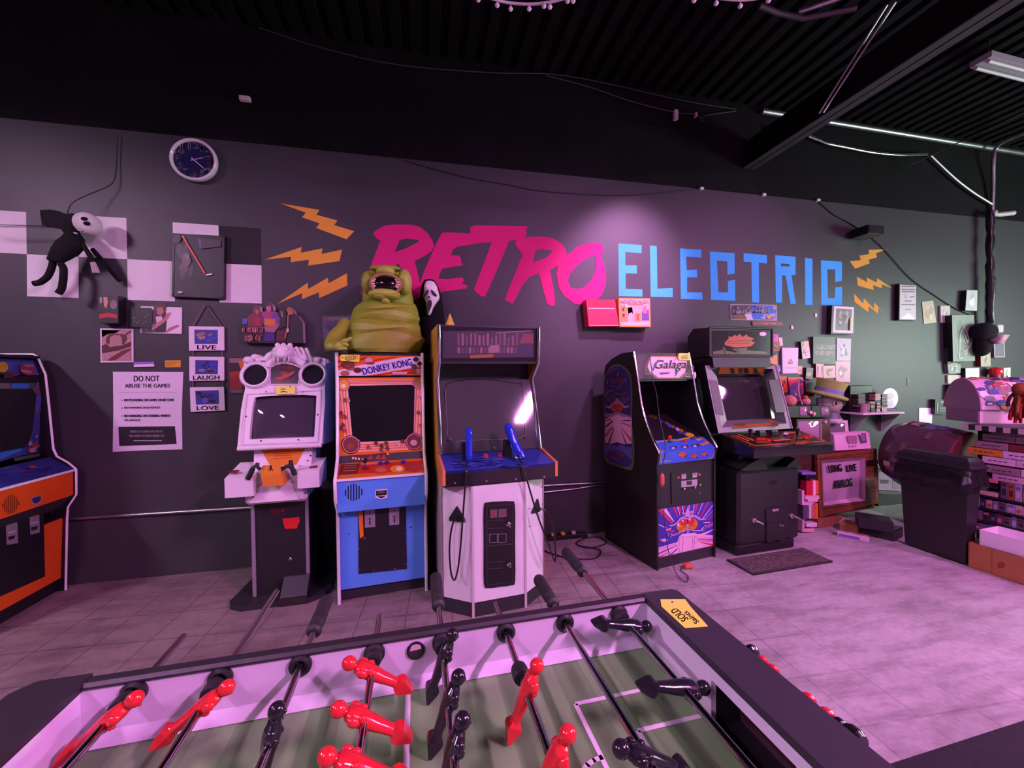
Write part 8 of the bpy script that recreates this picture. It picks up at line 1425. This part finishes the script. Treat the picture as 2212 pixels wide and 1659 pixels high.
# little heads and stick on the small televisions
for q, r_, c, lab in (((1705, 866), 0.07, (0.60, 0.22, 0.18), 'salmon plush ball on the left small television'), ((1741, 867.5), 0.045, (0.62, 0.24, 0.30), 'pink round toy between the small televisions top'), ((1740, 859), 0.028, (0.55, 0.13, 0.07), 'tiny orange ball on top of the pink round toy')):
    p = atY(*q, yt+0.12); mb = MB(); mb.ball((0, 0, 0), (r_, r_*0.9, r_*0.9), 14, 9, 'cloth', c); oo = mb.build('plush_toy'); oo.location = p; tag(oo, lab, 'toy')
a_, b_ = NT([(498, 10)])[0], NT([(590, 600)])[0]; wire('drum_stick', 'thin pink stick leaning before the card with the round window', [(a_[0], a_[1], yt+0.25), (NT([(505, 330)])[0][0], NT([(505, 330)])[0][1], yt+0.18), (b_[0], b_[1], yt+0.1)], yt, 0.007, (0.62, 0.36, 0.40), 'satin', 'stick', 3)
# rack of books beside the console television
yk = 3.27; rk = thing('book_rack', 'white book rack between the wide deck cabinet and console television', 'rack', atY(1748, 1152, yk)); ok = Vector(rk.location)
def vq(x0, y0, x1, y1): return V9([(x0, y1), (x1, y1), (x1, y0), (x0, y0)])
for nm, q, c in (('side_panel', (130, 410, 178, 735), (0.66, 0.42, 0.56)), ('shelf_board', (178, 665, 410, 735), (0.60, 0.40, 0.58)), ('side_panel', (135, 1010, 185, 1340), (0.5, 0.3, 0.36)), ('shelf_board', (190, 1270, 410, 1340), (0.62, 0.34, 0.36)), ('top_board', (130, 0, 440, 55), (0.24, 0.18, 0.46)), ('back_panel', (150, 60, 240, 1150), (0.10, 0.07, 0.12))): fbox(nm, None, None, vq(*q), yk if nm != 'back_panel' else yk+0.06, 0.10 if nm != 'back_panel' else 0.04, c, parent=rk)
bk_ = [((232, 200, 262, 520), (0.55, 0.015, 0.04), 'first red book standing on the top row of the white rack'), ((262, 195, 298, 520), (0.50, 0.015, 0.04), 'second red book standing on the top row of the white rack'), ((298, 195, 335, 520), (0.48, 0.012, 0.03), 'third red book standing on the top row of the white rack'), ((335, 195, 378, 518), (0.55, 0.02, 0.05), 'fourth red book standing on the top row of the white rack'), ((378, 190, 440, 515), (0.76, 0.5, 0.6), 'white book standing among the red books of the rack'), ((440, 190, 500, 498), (0.66, 0.12, 0.03), 'orange book standing at the right of the red books'),
       ((205, 522, 512, 558), (0.66, 0.38, 0.44), 'uppermost flat white book in the middle of the rack'), ((205, 560, 520, 602), (0.72, 0.46, 0.5), 'middle flat white book in the middle of the rack'), ((255, 604, 490, 640), (0.70, 0.44, 0.56), 'third flat white book in the middle of the rack'), ((262, 642, 485, 664), (0.68, 0.48, 0.64), 'lowest flat white book in the middle of the rack'),
       ((290, 740, 338, 1040), (0.64, 0.46, 0.5), 'white book standing on the lower row of the rack'), ((338, 740, 388, 1035), (0.26, 0.18, 0.22), 'grey book standing on the lower row of the rack'), ((388, 700, 440, 1040), (0.62, 0.05, 0.03), 'red book standing on the lower row of the rack'), ((440, 700, 488, 1045), (0.62, 0.14, 0.02), 'orange book standing on the lower row of the rack'), ((155, 745, 240, 1060), (0.09, 0.06, 0.11), 'dark book standing at the left of the lower row'), ((232, 1135, 466, 1225), (0.62, 0.46, 0.60), 'thick white book lying at the bottom of the rack'), ((210, 70, 430, 160), (0.012, 0.010, 0.012), 'black case lying on top of the rack books')]
for q, c, lab in bk_: fbox('book', lab, 'book', vq(*q), yk-0.01, 0.065, c, 'print', None, 'books in the white rack')
# shelf with radio cassette player between console television and trash can
E9 = lambda pts: crop(0.12054, 1880, 880, pts); ye = 3.60
su = thing('low_shelf', 'dark low shelf unit half hidden behind the trash can', 'shelf', atY(1925, 1135, ye)); 
for nm, q, c in (('top_board', [(130, 955), (400, 930), (400, 915), (130, 938)], (0.35, 0.40, 0.35)), ('shelf_board', [(150, 1545), (570, 1555), (570, 1505), (155, 1490)], (0.10, 0.10, 0.10)), ('back_panel', [(140, 2080), (640, 2080), (640, 960), (140, 960)], (0.012, 0.010, 0.013))): fbox(nm, None, None, E9(q), ye if nm != 'back_panel' else ye+0.14, 0.10, c, parent=su)
rd = thing('radio_player', 'pinkish radio cassette player on the low shelf beside the trash can', 'radio', atY(1922, 1062, ye-0.02)); fr = mat_of(rd)
mb = MB(); P = Panel(mb, (0, 0, 0), (1, 0, 0), (0, 0, 1), fr, True, 'satin', 0.001); q = [P.pt(p, 0) for p in E9([(150, 1480), (562, 1500), (545, 1165), (145, 1150)])]; mb.slab(q, (0, 0.10, 0), 'satin', (0.46, 0.24, 0.42)); P.poly(E9([(145, 1115), (500, 1125), (510, 1160), (145, 1150)]), (0.05, 0.035, 0.045), 1); mb.build('case', rd)
mb = MB(); P.mb = mb; P.poly(E9([(165, 1295), (325, 1295), (325, 1365), (190, 1365)]), (0.07, 0.035, 0.07), 2); P.line(E9([(155, 1290), (370, 1290), (370, 1370), (350, 1385)]), 1, (0.5, 0.3, 0.46), 2); mb.build('cassette_door', rd)
mb = MB(); P.mb = mb; P.poly(E9([(395, 1200), (530, 1210), (545, 1470), (400, 1460)]), (0.34, 0.17, 0.31), 2); mb.build('speaker_grille', rd)
fbox('book', 'flat pink box on the low shelf above the radio player', 'box', E9([(135, 1082), (400, 1085), (405, 1050), (135, 1040)]), ye-0.01, 0.1, (0.62, 0.32, 0.46))
# printed drum on its side
dc = atY(2012, 985, 3.10); dr_ = thing('printed_drum', 'big round drum covered in printed pictures behind the trash can', 'drum', (dc.x, 3.10, dc.z-0.02)); ax = Vector((0.12, -0.98, -0.1)).normalized(); R_ = 0.345
mb = MB(); mb.lathe([(R_*0.45, -0.34), (R_*0.85, -0.30), (R_, -0.18), (R_, 0.0), (R_*0.99, 0.14), (R_*0.95, 0.24)], (0, 0, 0), 36, 'gloss', (0.06, 0.03, 0.04), ax)
u = ax.orthogonal().normalized(); w_ = ax.cross(u); r = random.Random(5)
for i in range(60):
    t0 = r.uniform(0, 2*PI); z = r.uniform(-0.22, 0.13); dz = r.uniform(0.03, 0.09); dt = r.uniform(0.1, 0.3); c = r.choice(((0.30, 0.16, 0.22), (0.07, 0.05, 0.20), (0.16, 0.07, 0.08), (0.36, 0.22, 0.28), (0.10, 0.06, 0.06), (0.05, 0.04, 0.14))); k = R_*(1.004+i*0.0002)
    n_ = 4; vs = [ax*zz+(u*math.cos(t0+dt*j/n_)+w_*math.sin(t0+dt*j/n_))*k for zz in (z, z+dz) for j in range(n_+1)]; mb.add(vs, [(j, j+1, n_+2+j, n_+1+j) for j in range(n_)], 'gloss', c, True)
mb.build('shell', dr_); mb = MB(); mb.lathe([(R_*0.95, 0.24), (R_*0.9, 0.25), (R_*0.5, 0.225), (0, 0.22)], (0, 0, 0), 30, 'matte', (0.10, 0.004, 0.016), ax); mb.build('end_cap', dr_)
mb = MB(); mb.box((-0.2, -0.12, 0), (0.2, 0.2, dc.z-0.02-0.40), 'satin', DARK); oo = mb.build('stool'); oo.location = (dc.x+0.05, 3.0, 0); tag(oo, 'dark block carrying the printed drum behind the trash can', 'stand')
# ================================================================== trash can, tape rack, chest, boxes at the right edge
K9 = lambda pts: crop(0.22907, 1900, 900, pts)
A_, B_ = atZ(1955, 1177, 0), atZ(2084, 1222, 0); d = B_-A_; yw_ = math.atan2(d.y, d.x)
tc = thing('trash_can', 'square black trash can with lid and black bag in the right corner', 'trash can', A_, yw_); L = d.length
z1 = on(tc, *K9([(240, 575)])[0], (-0.0, 0), (-0.0, 1)).z; mb = MB()
DT = 0.09
def sq(z, e): return [(-e, -e, z), (L+e, -e, z), (L+e, DT+e, z), (-e, DT+e, z)]
mb.loft([sq(0, -0.02), sq(0.02, 0.0), sq(z1*0.5, 0.012), sq(z1+0.1, 0.03)], 'satin', (0.014, 0.012, 0.014), smooth=False); mb.build('bin', tc)
za = on(tc, *K9([(195, 400)])[0], (-0.06, 0), (-0.06, 1)).z; mb = MB(); r = random.Random(4); rings = []
for z, e, w in ((za+0.02, 0.035, 0.003), (za-0.04, 0.055, 0.012), (z1+0.06, 0.06, 0.016), (z1+0.0, 0.045, 0.02)):
    ring = []
    for sx in range(4):
        p, q = [Vector(v) for v in (sq(z, e)[sx], sq(z, e)[(sx+1) % 4])]
        for j in range(9): v = p.lerp(q, j/9); n = Vector((q.y-p.y, p.x-q.x, 0)).normalized(); ring.append(v+n*r.uniform(-w, w)+Vector((0, 0, r.uniform(-w, w)*1.4)))
    rings.append(ring)
mb.loft(rings, 'bag', (0.010, 0.009, 0.011), cap=False); mb.build('bag', tc)
zl = on(tc, *K9([(200, 305)])[0], (-0.05, 0), (-0.05, 1)).z; mb = MB(); mb.loft([sq(za, 0.055), sq(za+0.015, 0.06), sq(za+0.03, 0.045), sq(zl-0.03, 0.04), sq(zl, 0.015)], 'satin', (0.013, 0.011, 0.014), smooth=False); mb.build('lid', tc)
# tape rack: shelves of tapes facing left, topped by a checker edge
XRK = 5.0; p0 = atX(2092, 1150, XRK); rk2 = thing('tape_rack', 'tall rack of tapes with black and white checker edge at the right', 'rack', (XRK, p0.y+0.02, 0), math.radians(-86))
C9 = lambda pts: crop(0.14468, 2080, 910, pts); r0 = lambda q, y=0.0: on(rk2, *q, (y, 0), (y, 1))
zt2 = r0((2095, 922)).z; Wd = 1.15
mb = MB(); mb.box((0.0, 0.16, 0), (Wd, 0.20, zt2), 'satin', BLACK); mb.build('back_panel', rk2); mb = MB(); mb.box((0.0, -0.06, zt2), (Wd, 0.55, zt2+0.025), 'satin', BLACK); mb.build('top_board', rk2)
mb = MB(); n = 26
for i in range(n): mb.box((0.0+i*Wd/n, -0.075, zt2-0.02), (0.0+(i+1)*Wd/n, -0.06, zt2+0.025), 'satin', (0.42, 0.30, 0.36) if i % 2 == 0 else BLACK)
mb.build('checker_edge', rk2)
rows = [('top', (440, 110), 82), ('second', (305, 180), 105), ('third', (205, 285), 105), ('fourth', (75, 375), 105), ('fifth', (290, 510), 110), ('sixth', (345, 645), 115), ('seventh', (430, 775), 105)]
r = random.Random(12); TAN, PURP, WHT2, DRD, ORB = (0.24, 0.13, 0.18), (0.16, 0.09, 0.13), (0.56, 0.34, 0.52), (0.14, 0.006, 0.02), (0.50, 0.17, 0.02)
colmap = {0: [PURP, BLACK, PURP, BLACK], 1: [PURP, (0.20, 0.12, 0.17), PURP, TAN], 2: [TAN, DRD, PURP, TAN], 3: [ORB, WHT2, PURP, TAN, PURP], 4: [WHT2, (0.5, 0.3, 0.46), TAN, PURP], 5: [TAN, WHT2, ORB, TAN], 6: [(0.5, 0.28, 0.42), WHT2, TAN, WHT2]}
ordn = ['first', 'second', 'third', 'fourth', 'fifth', 'sixth', 'seventh', 'eighth', 'ninth', 'tenth']
cname = {TAN: 'mauve', PURP: 'dusky', WHT2: 'white', DRD: 'dark red', ORB: 'orange', BLACK: 'black'}
MR = mat_of(rk2)
def put(mb, name, lab, cat, grp, loc):
    oo = mb.build(name); oo.location = MR @ Vector(loc); oo.rotation_euler = (0, 0, math.radians(-86)); return tag(oo, lab, cat, grp)
for k, (nm, q, h) in enumerate(rows):
    a = r0(C9([q])[0]); b = r0(C9([(q[0]+20, q[1]+h)])[0]); hz = a.z-b.z; x = a.x
    for i, c in enumerate(colmap[k]):
        w = 0.215+r.uniform(-0.01, 0.012); mb = MB(); mb.box((0, 0.0, 0.0015), (w-0.004, 0.15, hz-0.0015), 'matte', c, 0.003)
        P = Panel(mb, (0, -0.0005, 0), (1, 0, 0), (0, 0, 1), None, False, 'print', 0.0005)
        if c is not BLACK and c is not DRD:
            for s in range(4): P.line([(w*0.2+s*w*0.15, hz*(0.45+0.1*r.random())), (w*0.2+s*w*0.15+w*0.09, hz*0.5)], hz*0.12, (0.03, 0.02, 0.03), 1)
        put(mb, 'tape_box', '%s cardboard box, %s from the left in the %s row of the box stack' % (cname.get(c, 'pinkish'), ordn[i], nm), 'box', 'cardboard boxes stacked on the tape rack', (x, -0.02+0.004*k, b.z)); x += w
lev = [(r0(C9([(310, 1100)])[0]).z, 0.17), (r0(C9([(310, 1285)])[0]).z, 0.15), (r0(C9([(310, 1480)])[0]).z, 0.16), (r0(C9([(310, 1640)])[0]).z, 0.13)]
tcol = [(0.06, 0.05, 0.16), (0.02, 0.015, 0.02), (0.26, 0.05, 0.06), (0.45, 0.28, 0.34), (0.12, 0.08, 0.12), (0.28, 0.22, 0.44), (0.36, 0.08, 0.03), (0.03, 0.02, 0.04), (0.5, 0.32, 0.38), (0.09, 0.015, 0.025), (0.12, 0.10, 0.30)]
tn = ['navy', 'black', 'red', 'pink', 'dusky', 'lilac', 'rust', 'ink black', 'pale pink', 'maroon', 'blue']
for k, (z, h) in enumerate(lev):
    if k: h = min(h, lev[k-1][0]-z-0.024)
    mb = MB(); mb.box((-0.05, -0.005, z-0.018), (Wd, 0.16, z-0.002), 'satin', (0.02, 0.012, 0.02)); mb.build('shelf_board', rk2)
    x = 0.0 if k else 0.22; i = 0
    while x < 0.62:
        w = r.uniform(0.030, 0.055); hh = h*r.uniform(0.82, 0.98); c = r.randrange(len(tcol)); mb = MB(); mb.box((0, 0.0, 0), (w-0.002, 0.12, hh), 'satin', tcol[c], 0.002); P = Panel(mb, (0, -0.0005, 0), (1, 0, 0), (0, 0, 1), None, False, 'print', 0.0005)
        P.rect(w*0.2, hh*0.2, w*0.75, hh*0.55, tcol[(c+3) % len(tcol)], 1); P.rect(w*0.15, hh*0.7, w*0.8, hh*0.85, tcol[(c+5) % len(tcol)], 1)
        put(mb, 'video_tape', '%s upright tape, number %d from the left on the %s tape shelf' % (tn[c], i+1, ('upper', 'second', 'third', 'lowest')[k]), 'video tape', 'upright tapes on the %s shelf of the tape rack' % ('upper', 'second', 'third', 'lowest')[k], (x, r.uniform(0, 0.01), z-0.001)); x += w; i += 1
for i, (y0, y1, c, lab) in enumerate(((870, 975, (0.62, 0.16, 0.20), 'pink red flat tape box lying on the upper tape shelf'), (945, 1010, (0.012, 0.010, 0.03), 'black flat tape box under the pink red one'), (1000, 1085, (0.58, 0.36, 0.36), 'pale flat tape box lowest of the three lying'))):
    a = r0(C9([(262, y0+ (20 if i else 40))])[0]); b = r0(C9([(262, y1)])[0]); mb = MB(); mb.box((0, 0, 0.001), (0.20, 0.12, max(0.02, (a.z-b.z)*0.9)), 'print', c, 0.002); put(mb, 'video_tape', lab, 'video tape', 'flat tape boxes on the upper shelf', (0.0, 0, lev[0][0]-0.001+[0.125, 0.075, 0.0][i]))
# sticker covered chest with domed lid
PKB = (0.66, 0.36, 0.54); W9 = lambda pts: crop(0.11454, 2030, 740, pts)
dx = thing('domed_chest', 'pink domed chest covered with stickers on top of the tape rack', 'chest', atZ(2121, 915, zt2+0.026), math.radians(-22)); FX = mat_of(dx)
e0 = on(dx, *W9([(790, 1330)])[0], (0, 0), (0, 1)); e1 = on(dx, *W9([(330, 1330)])[0], (0, 0), (0, 1))
hb = 0.13; R_ = 0.20; Lc = 0.95
pr2 = [(0.0, hb)]+[(R_-R_*math.cos(a), hb+1.5*R_*math.sin(a)) for a in [PI*k/14 for k in range(1, 14)]]+[(2*R_, hb)]
mb = MB(); mb.prism([(0.02, 0), (0.02, hb), (2*R_-0.02, hb), (2*R_-0.02, 0)], 0, Lc, 'satin', PKB); mb.build('chest_base', dx)
mb = MB(); mb.prism(pr2, 0.0, Lc, 'gloss', PKB)
r = random.Random(6); sc = [(0.5, 0.03, 0.05), (0.03, 0.03, 0.22), (0.35, 0.12, 0.03), (0.2, 0.15, 0.25), (0.75, 0.55, 0.65), (0.08, 0.05, 0.12), (0.55, 0.2, 0.05), (0.04, 0.07, 0.3)]
def dome(s, a, k): return Vector((s, R_-R_*k*math.cos(a), hb+1.5*R_*k*math.sin(a)))
for i in range(64):
    s0 = 0.02+r.random()*0.6; a0 = 0.05+r.random()*1.35; da = r.uniform(0.12, 0.26); ds = r.uniform(0.035, 0.075); k = 1.02+i*0.0004; c = r.choice(sc); sk = r.uniform(-0.02, 0.02)
    if i % 3 == 0: vs = [dome(s0+ds*0.6*math.cos(2*PI*j/14), a0+da*0.5*math.sin(2*PI*j/14), k) for j in range(14)]; mb.add(vs, [list(range(14))], 'print', c)
    else: mb.add([dome(s0, a0, k), dome(s0+ds, a0+sk, k), dome(s0+ds+sk, a0+da, k), dome(s0+sk, a0+da+sk, k)], [(0, 1, 2, 3)], 'print', c); mb.add([dome(s0+ds*0.2, a0+da*0.2, k+0.0006), dome(s0+ds*0.8, a0+da*0.2, k+0.0006), dome(s0+ds*0.75, a0+da*0.6, k+0.0006), dome(s0+ds*0.25, a0+da*0.6, k+0.0006)], [(0, 1, 2, 3)], 'print', r.choice(sc))
mb.build('chest_lid', dx)
mb = MB(); mb.prism(pr2, -0.012, 0.0, 'satin', (0.30, 0.17, 0.26)); mb.prism([(0.03, 0), (0.03, hb), (2*R_-0.03, hb), (2*R_-0.03, 0)], -0.008, 0.0, 'satin', (0.28, 0.15, 0.24)); mb.build('end_panel', dx)
for q, r_, c, lab in (((2150, 803), 0.07, (0.60, 0.02, 0.03), 'shiny red ball ornament behind the sticker covered chest'),):
    p = atY(*q, YW-0.075); mb = MB(); mb.ball((0, 0, 0), (r_, r_, r_*0.85), 14, 9, 'gloss', c); mb.lathe([(0.05, 0), (0.04, -0.09)], (0, 0, -0.04), 10, 'satin', (0.2, 0.03, 0.05)); oo = mb.build('ball_ornament'); oo.location = p; tag(oo, lab, 'ornament')
card('trading_card', 'white card with a black scribble behind the sticker covered chest', 'card', W9([(1205, 480), (1338, 470), (1332, 672), (1215, 668)]), 0.02, (0.62, 0.66, 0.62), lambda P, q: P.line(W9([(1270, 520), (1245, 600), (1285, 640), (1240, 640)]), 1.6, BLACK, 1))
p = MR @ Vector((0.42, -0.16, zt2-0.02)); mb = MB(); r = random.Random(2)
pz = atX(2200, 880, p.x); ft_ = thing('fringe_doll', 'dark red and gold fringed doll at the right edge before the chest', 'doll', atZ(2206, 922, zt2+0.03))
for i in range(46):
    a = r.random()*2*PI; rr = 0.045*math.sqrt(r.random()); z = r.uniform(0.14, 0.36); mb.tube([(rr*math.cos(a), rr*math.sin(a), z), (rr*1.6*math.cos(a), rr*1.6*math.sin(a), z-0.05), (rr*1.8*math.cos(a), rr*1.8*math.sin(a), z-0.12)], 0.012, 5, 'cloth', r.choice(((0.25, 0.01, 0.012), (0.45, 0.02, 0.02), (0.20, 0.08, 0.02), (0.06, 0.02, 0.012))))
mb.build('fringe', ft_); mb = MB(); mb.ball((0, 0, 0.33), (0.06, 0.06, 0.06), 12, 8, 'cloth', (0.22, 0.07, 0.02)); mb.build('head', ft_)
# cardboard box with a white tray, front right
A_, B_ = atZ(2091, 1224, 0), atZ(2212, 1264, 0); d = B_-A_; cx_ = thing('cardboard_box', 'brown cardboard box on the floor at the right edge holding a white tray', 'box', A_, math.atan2(d.y, d.x)); L = d.length*1.25
c0 = lambda q, y=0.0: on(cx_, *q, (y, 0), (y, 1)); hb = c0(K9([(808, 1175)])[0]).z; KR = (0.36, 0.13, 0.05); mb = MB()
for lo, hi in (((0, 0, 0), (L, 0.006, hb)), ((0, 0.32, 0), (L, 0.326, hb)), ((0, 0, 0), (0.006, 0.326, hb)), ((L-0.006, 0, 0), (L, 0.326, hb)), ((0, 0, 0), (L, 0.326, 0.006))): mb.box(lo, hi, 'matte', KR)
P = fpanel(mb, cx_, (0.0, 0), (0.0, 1)); P.disc(*K9([(1148, 1400)])[0], 9, 7, (0.20, 0.05, 0.025), 1); P.line(K9([(1060, 1245), (1060, 1470)]), 3, (0.27, 0.09, 0.035), 1); mb.build('carton', cx_)
mb = MB(); mb.box((0.006, 0.006, hb-0.012), (0.10, 0.32, hb-0.006), 'matte', (0.30, 0.10, 0.04)); mb.build('flap', cx_)
ML = mat_of(cx_); trl = thing('storage_tray', 'open white tray resting in the cardboard box at the right edge', 'tray', ML @ Vector((0.05, 0.03, hb-0.005)), math.atan2(d.y, d.x)); hw = 0.125; wt = (0.72, 0.60, 0.70); mb = MB(); TL = L-0.08; TWd = 0.24
for lo, hi in (((0, 0, 0), (TL, 0.004, hw)), ((0, TWd, 0), (TL, TWd+0.004, hw)), ((0, 0, 0), (0.004, TWd, hw)), ((TL-0.004, 0, 0), (TL, TWd, hw)), ((0, 0, 0), (TL, TWd, 0.004))): mb.box(lo, hi, 'satin', wt)
mb.build('tray_shell', trl)
mb = MB(); f = [atZ(2212, 1557, 0.006), atZ(1894, 1660, 0.006), atZ(1960, 1900, 0.006), atZ(2600, 1700, 0.006), atZ(2420, 1500, 0.006)]; mb.slab([Vector((p.x, p.y, 0.008)) for p in f], (0, 0, -0.007), 'cloth', (0.02, 0.017, 0.022)); tag(mb.build('floor_mat', None, sum((Vector(p) for p in f), Vector())/5), 'black floor mat at the lower right corner', 'mat')
# plugs and cable on the floor between the cabinets
q = atY(1205, 1152, YW-0.06); mb = MB(); mb.box((-0.12, -0.03, -0.02), (0.30, 0.03, 0.02), 'satin', BLACK, 0.004); oo = thing('power_strip', 'black power strip with yellow plugs by the wall right of the white gun cabinet', 'power strip', (q.x, q.y, 0.022)); mb.build('strip', oo)
for dx in (-0.05, 0.05, 0.16):
    mb = MB(); mb.box((dx-0.02, -0.022, 0.02), (dx+0.02, 0.02, 0.045), 'satin', (0.55, 0.42, 0.06) if dx < 0.1 else (0.5, 0.45, 0.45), 0.004); mb.build('plug', oo)
mb = MB(); mb.tube(curve_pts([atZ(*p, 0.008) for p in ((1172, 1188), (1195, 1197), (1225, 1205), (1262, 1208), (1290, 1204), (1296, 1188), (1262, 1182), (1245, 1174), (1262, 1163), (1292, 1160), (1310, 1172), (1285, 1182), (1255, 1180))], 5), 0.006, 6, 'rubber', BLACK); tag(mb.build('floor_cable'), 'black cable coiled on the floor left of the black insect cabinet', 'cable')
# ================================================================== runs, strings and fixtures under the roof
def at_w(q, d): return atY(q[0], q[1], YW-d)
wire('rope_light', 'knotted silver rope light hanging along the black wall at upper right', [(1746, 294), (1772, 304), (1790, 311), (1830, 319), (1870, 327), (1905, 332), (1945, 335), (1975, 334.5), (2002, 334)], YW-0.05, 0.018, (0.60, 0.58, 0.60), 'chrome', 'rope light', 6)
wire('rope_light', 'silver rope light slanting down to the upright conduit', [(2010, 336), (2040, 365), (2070, 392), (2105, 418), (2142, 441)], YW-0.05, 0.016, (0.5, 0.5, 0.5), 'metal', 'rope light', 4)
wire('thin_cable', 'thin cable running from the black wall out under the roof', [(1956, 362, YW-0.06), (2070, 308, YW-0.5), (2140, 277, YW-0.9), (2260, 220, YW-1.5)], YW, 0.006, (0.25, 0.25, 0.26), 'metal')
wire('thin_cable', 'upper dark cable looped across the black wall', [(560, 60), (700, 105), (860, 140), (1060, 157), (1190, 160), (1300, 178), (1420, 205), (1500, 222), (1590, 236)], YW-0.03, 0.006, (0.03, 0.03, 0.032), 'rubber')
wire('thin_cable', 'lower dark cable sagging across the black wall', [(1180, 163), (1280, 190), (1360, 218), (1460, 243), (1504, 247), (1518, 262), (1524, 250), (1590, 240)], YW-0.03, 0.005, (0.05, 0.05, 0.052), 'rubber')
for q, s, lab in (((1461, 247), (0.022, 0.05), 'white tag clipped on the sagging cable'), ((1504, 247), (0.012, 0.022), 'tiny orange tag on the sagging cable'), ((528, 211.5), (0.04, 0.018), 'small pale scrap on the black wall at upper left'), ((1668, 282), (0.05, 0.04), 'small grey square plate on the black wall beside the beam')):
    p = atY(*q, YW-0.035); mb = MB(); mb.box((-s[0], -0.006, -s[1]), (s[0], 0.03, s[1]), 'satin', (0.70, 0.62, 0.64) if 'white' in lab or 'scrap' in lab else ((0.6, 0.3, 0.25) if 'orange' in lab else (0.10, 0.11, 0.11)), 0.003); oo = mb.build('cable_tag'); oo.location = p; tag(oo, lab, 'tag')
# twin rods from the beam to the roof
for i, (a, b) in enumerate((((1769, 245), (1916, 10)), ((1778, 243), (1934, 4)))):
    A_ = atY(*a, 0); p0 = atX(*a, BX-0.18-0.03*i); p1 = atX(*b, BX-0.18-0.03*i); p1 = p0+(p1-p0)*min(1, (ZC-0.01-p0.z)/max(0.01, p1.z-p0.z))
    mb = MB(); mb.tube([p0, p1], 0.010, 6, PIPEM); tag(mb.build('brace_rod'), ['left', 'right'][i]+' of two thin steel rods slanting from the beam to the roof', 'rod')
# unlit strip fixture and hanging bulb strings
p0 = atZ(2118, 142, 4.25); p1 = atZ(2330, 196, 4.25); d = p1-p0; t = thing('strip_fixture', 'unlit pale strip light fixture under the roof at upper right', 'ceiling light', p0, math.atan2(d.y, d.x))
mb = MB(); mb.box((0, -0.07, 0.03), (1.6, 0.07, 0.08), 'satin', (0.30, 0.30, 0.31)); mb.build('housing', t)
for y in (-0.04, 0.04):
    mb = MB(); mb.tube([(0.02, y, 0.012), (1.58, y, 0.012)], 0.014, 8, 'satin', (0.55, 0.56, 0.56)); mb.build('tube', t)
mb = MB()
for x in (0.1, 1.5): mb.tube([(x, 0, 0.12), (x, 0, ZC-4.25)], 0.006, 6, 'metal', GREY)
mb.build('hanger', t)
p0 = atZ(1725, 26, 4.2); p1 = atZ(1850, -18, 4.2); mb = MB(); mb.tube([p0, p1], 0.02, 8, PIPEM); tag(mb.build('conduit_pipe'), 'short pale pipe under the roof at the top edge', 'pipe')
mb = MB(); mb.tube([atZ(1640, 12, 4.15), atZ(1680, 28, 4.15), atZ(1735, 40, 4.15), atZ(1850, 18, 4.15)], 0.02, 6, 'satin', (0.04, 0.035, 0.04)); tag(mb.build('cable_tray'), 'dark curved rail under the roof near the bulb strings', 'rail')
BZ = 3.55
def bulbs(name, lab, line, tips):
    cen = atZ(*line[len(line)//2], BZ); t = thing('bulb_string', lab, 'string light', cen); mb = MB(); mb.tube(curve_pts([atZ(*q, BZ)-cen for q in line], 4), 0.007, 6, 'gloss', (0.66, 0.62, 0.64)); mb.build('cable', t)
    yy = None
    for q in tips:
        dr = ray(*q); p = atZ(q[0], q[1]-12, BZ)-cen; y = p.y+cen.y; tip = CAMP+dr*(y/dr.y)-cen
        mb = MB(); ax = (p-tip); h = max(0.02, ax.length); mb.lathe([(0.002, h), (0.004, h*0.6), (0.010, h*0.45), (0.013, h*0.2), (0.010, 0.0), (0, -0.008)], tip, 10, 'gloss', (0.76, 0.72, 0.74), (0, 0, 1)); mb.build('bulb', t)
bulbs('a', 'string of small white bulbs hanging at the top middle edge', [(1000, -22), (1066, -2), (1100, 6), (1140, 9), (1180, 6), (1215, -2), (1280, -20)], [(1033, 2), (1074, 14), (1103, 22), (1143, 22), (1175, 16), (1188, 18), (1226, 5), (1238, 5)])
bulbs('b', 'second string of small white bulbs at the top edge, right of the first', [(1470, -20), (1540, -6), (1600, 0), (1650, -6), (1720, -22)], [(1499, 4), (1547, 10), (1599, 16), (1660, 4)])
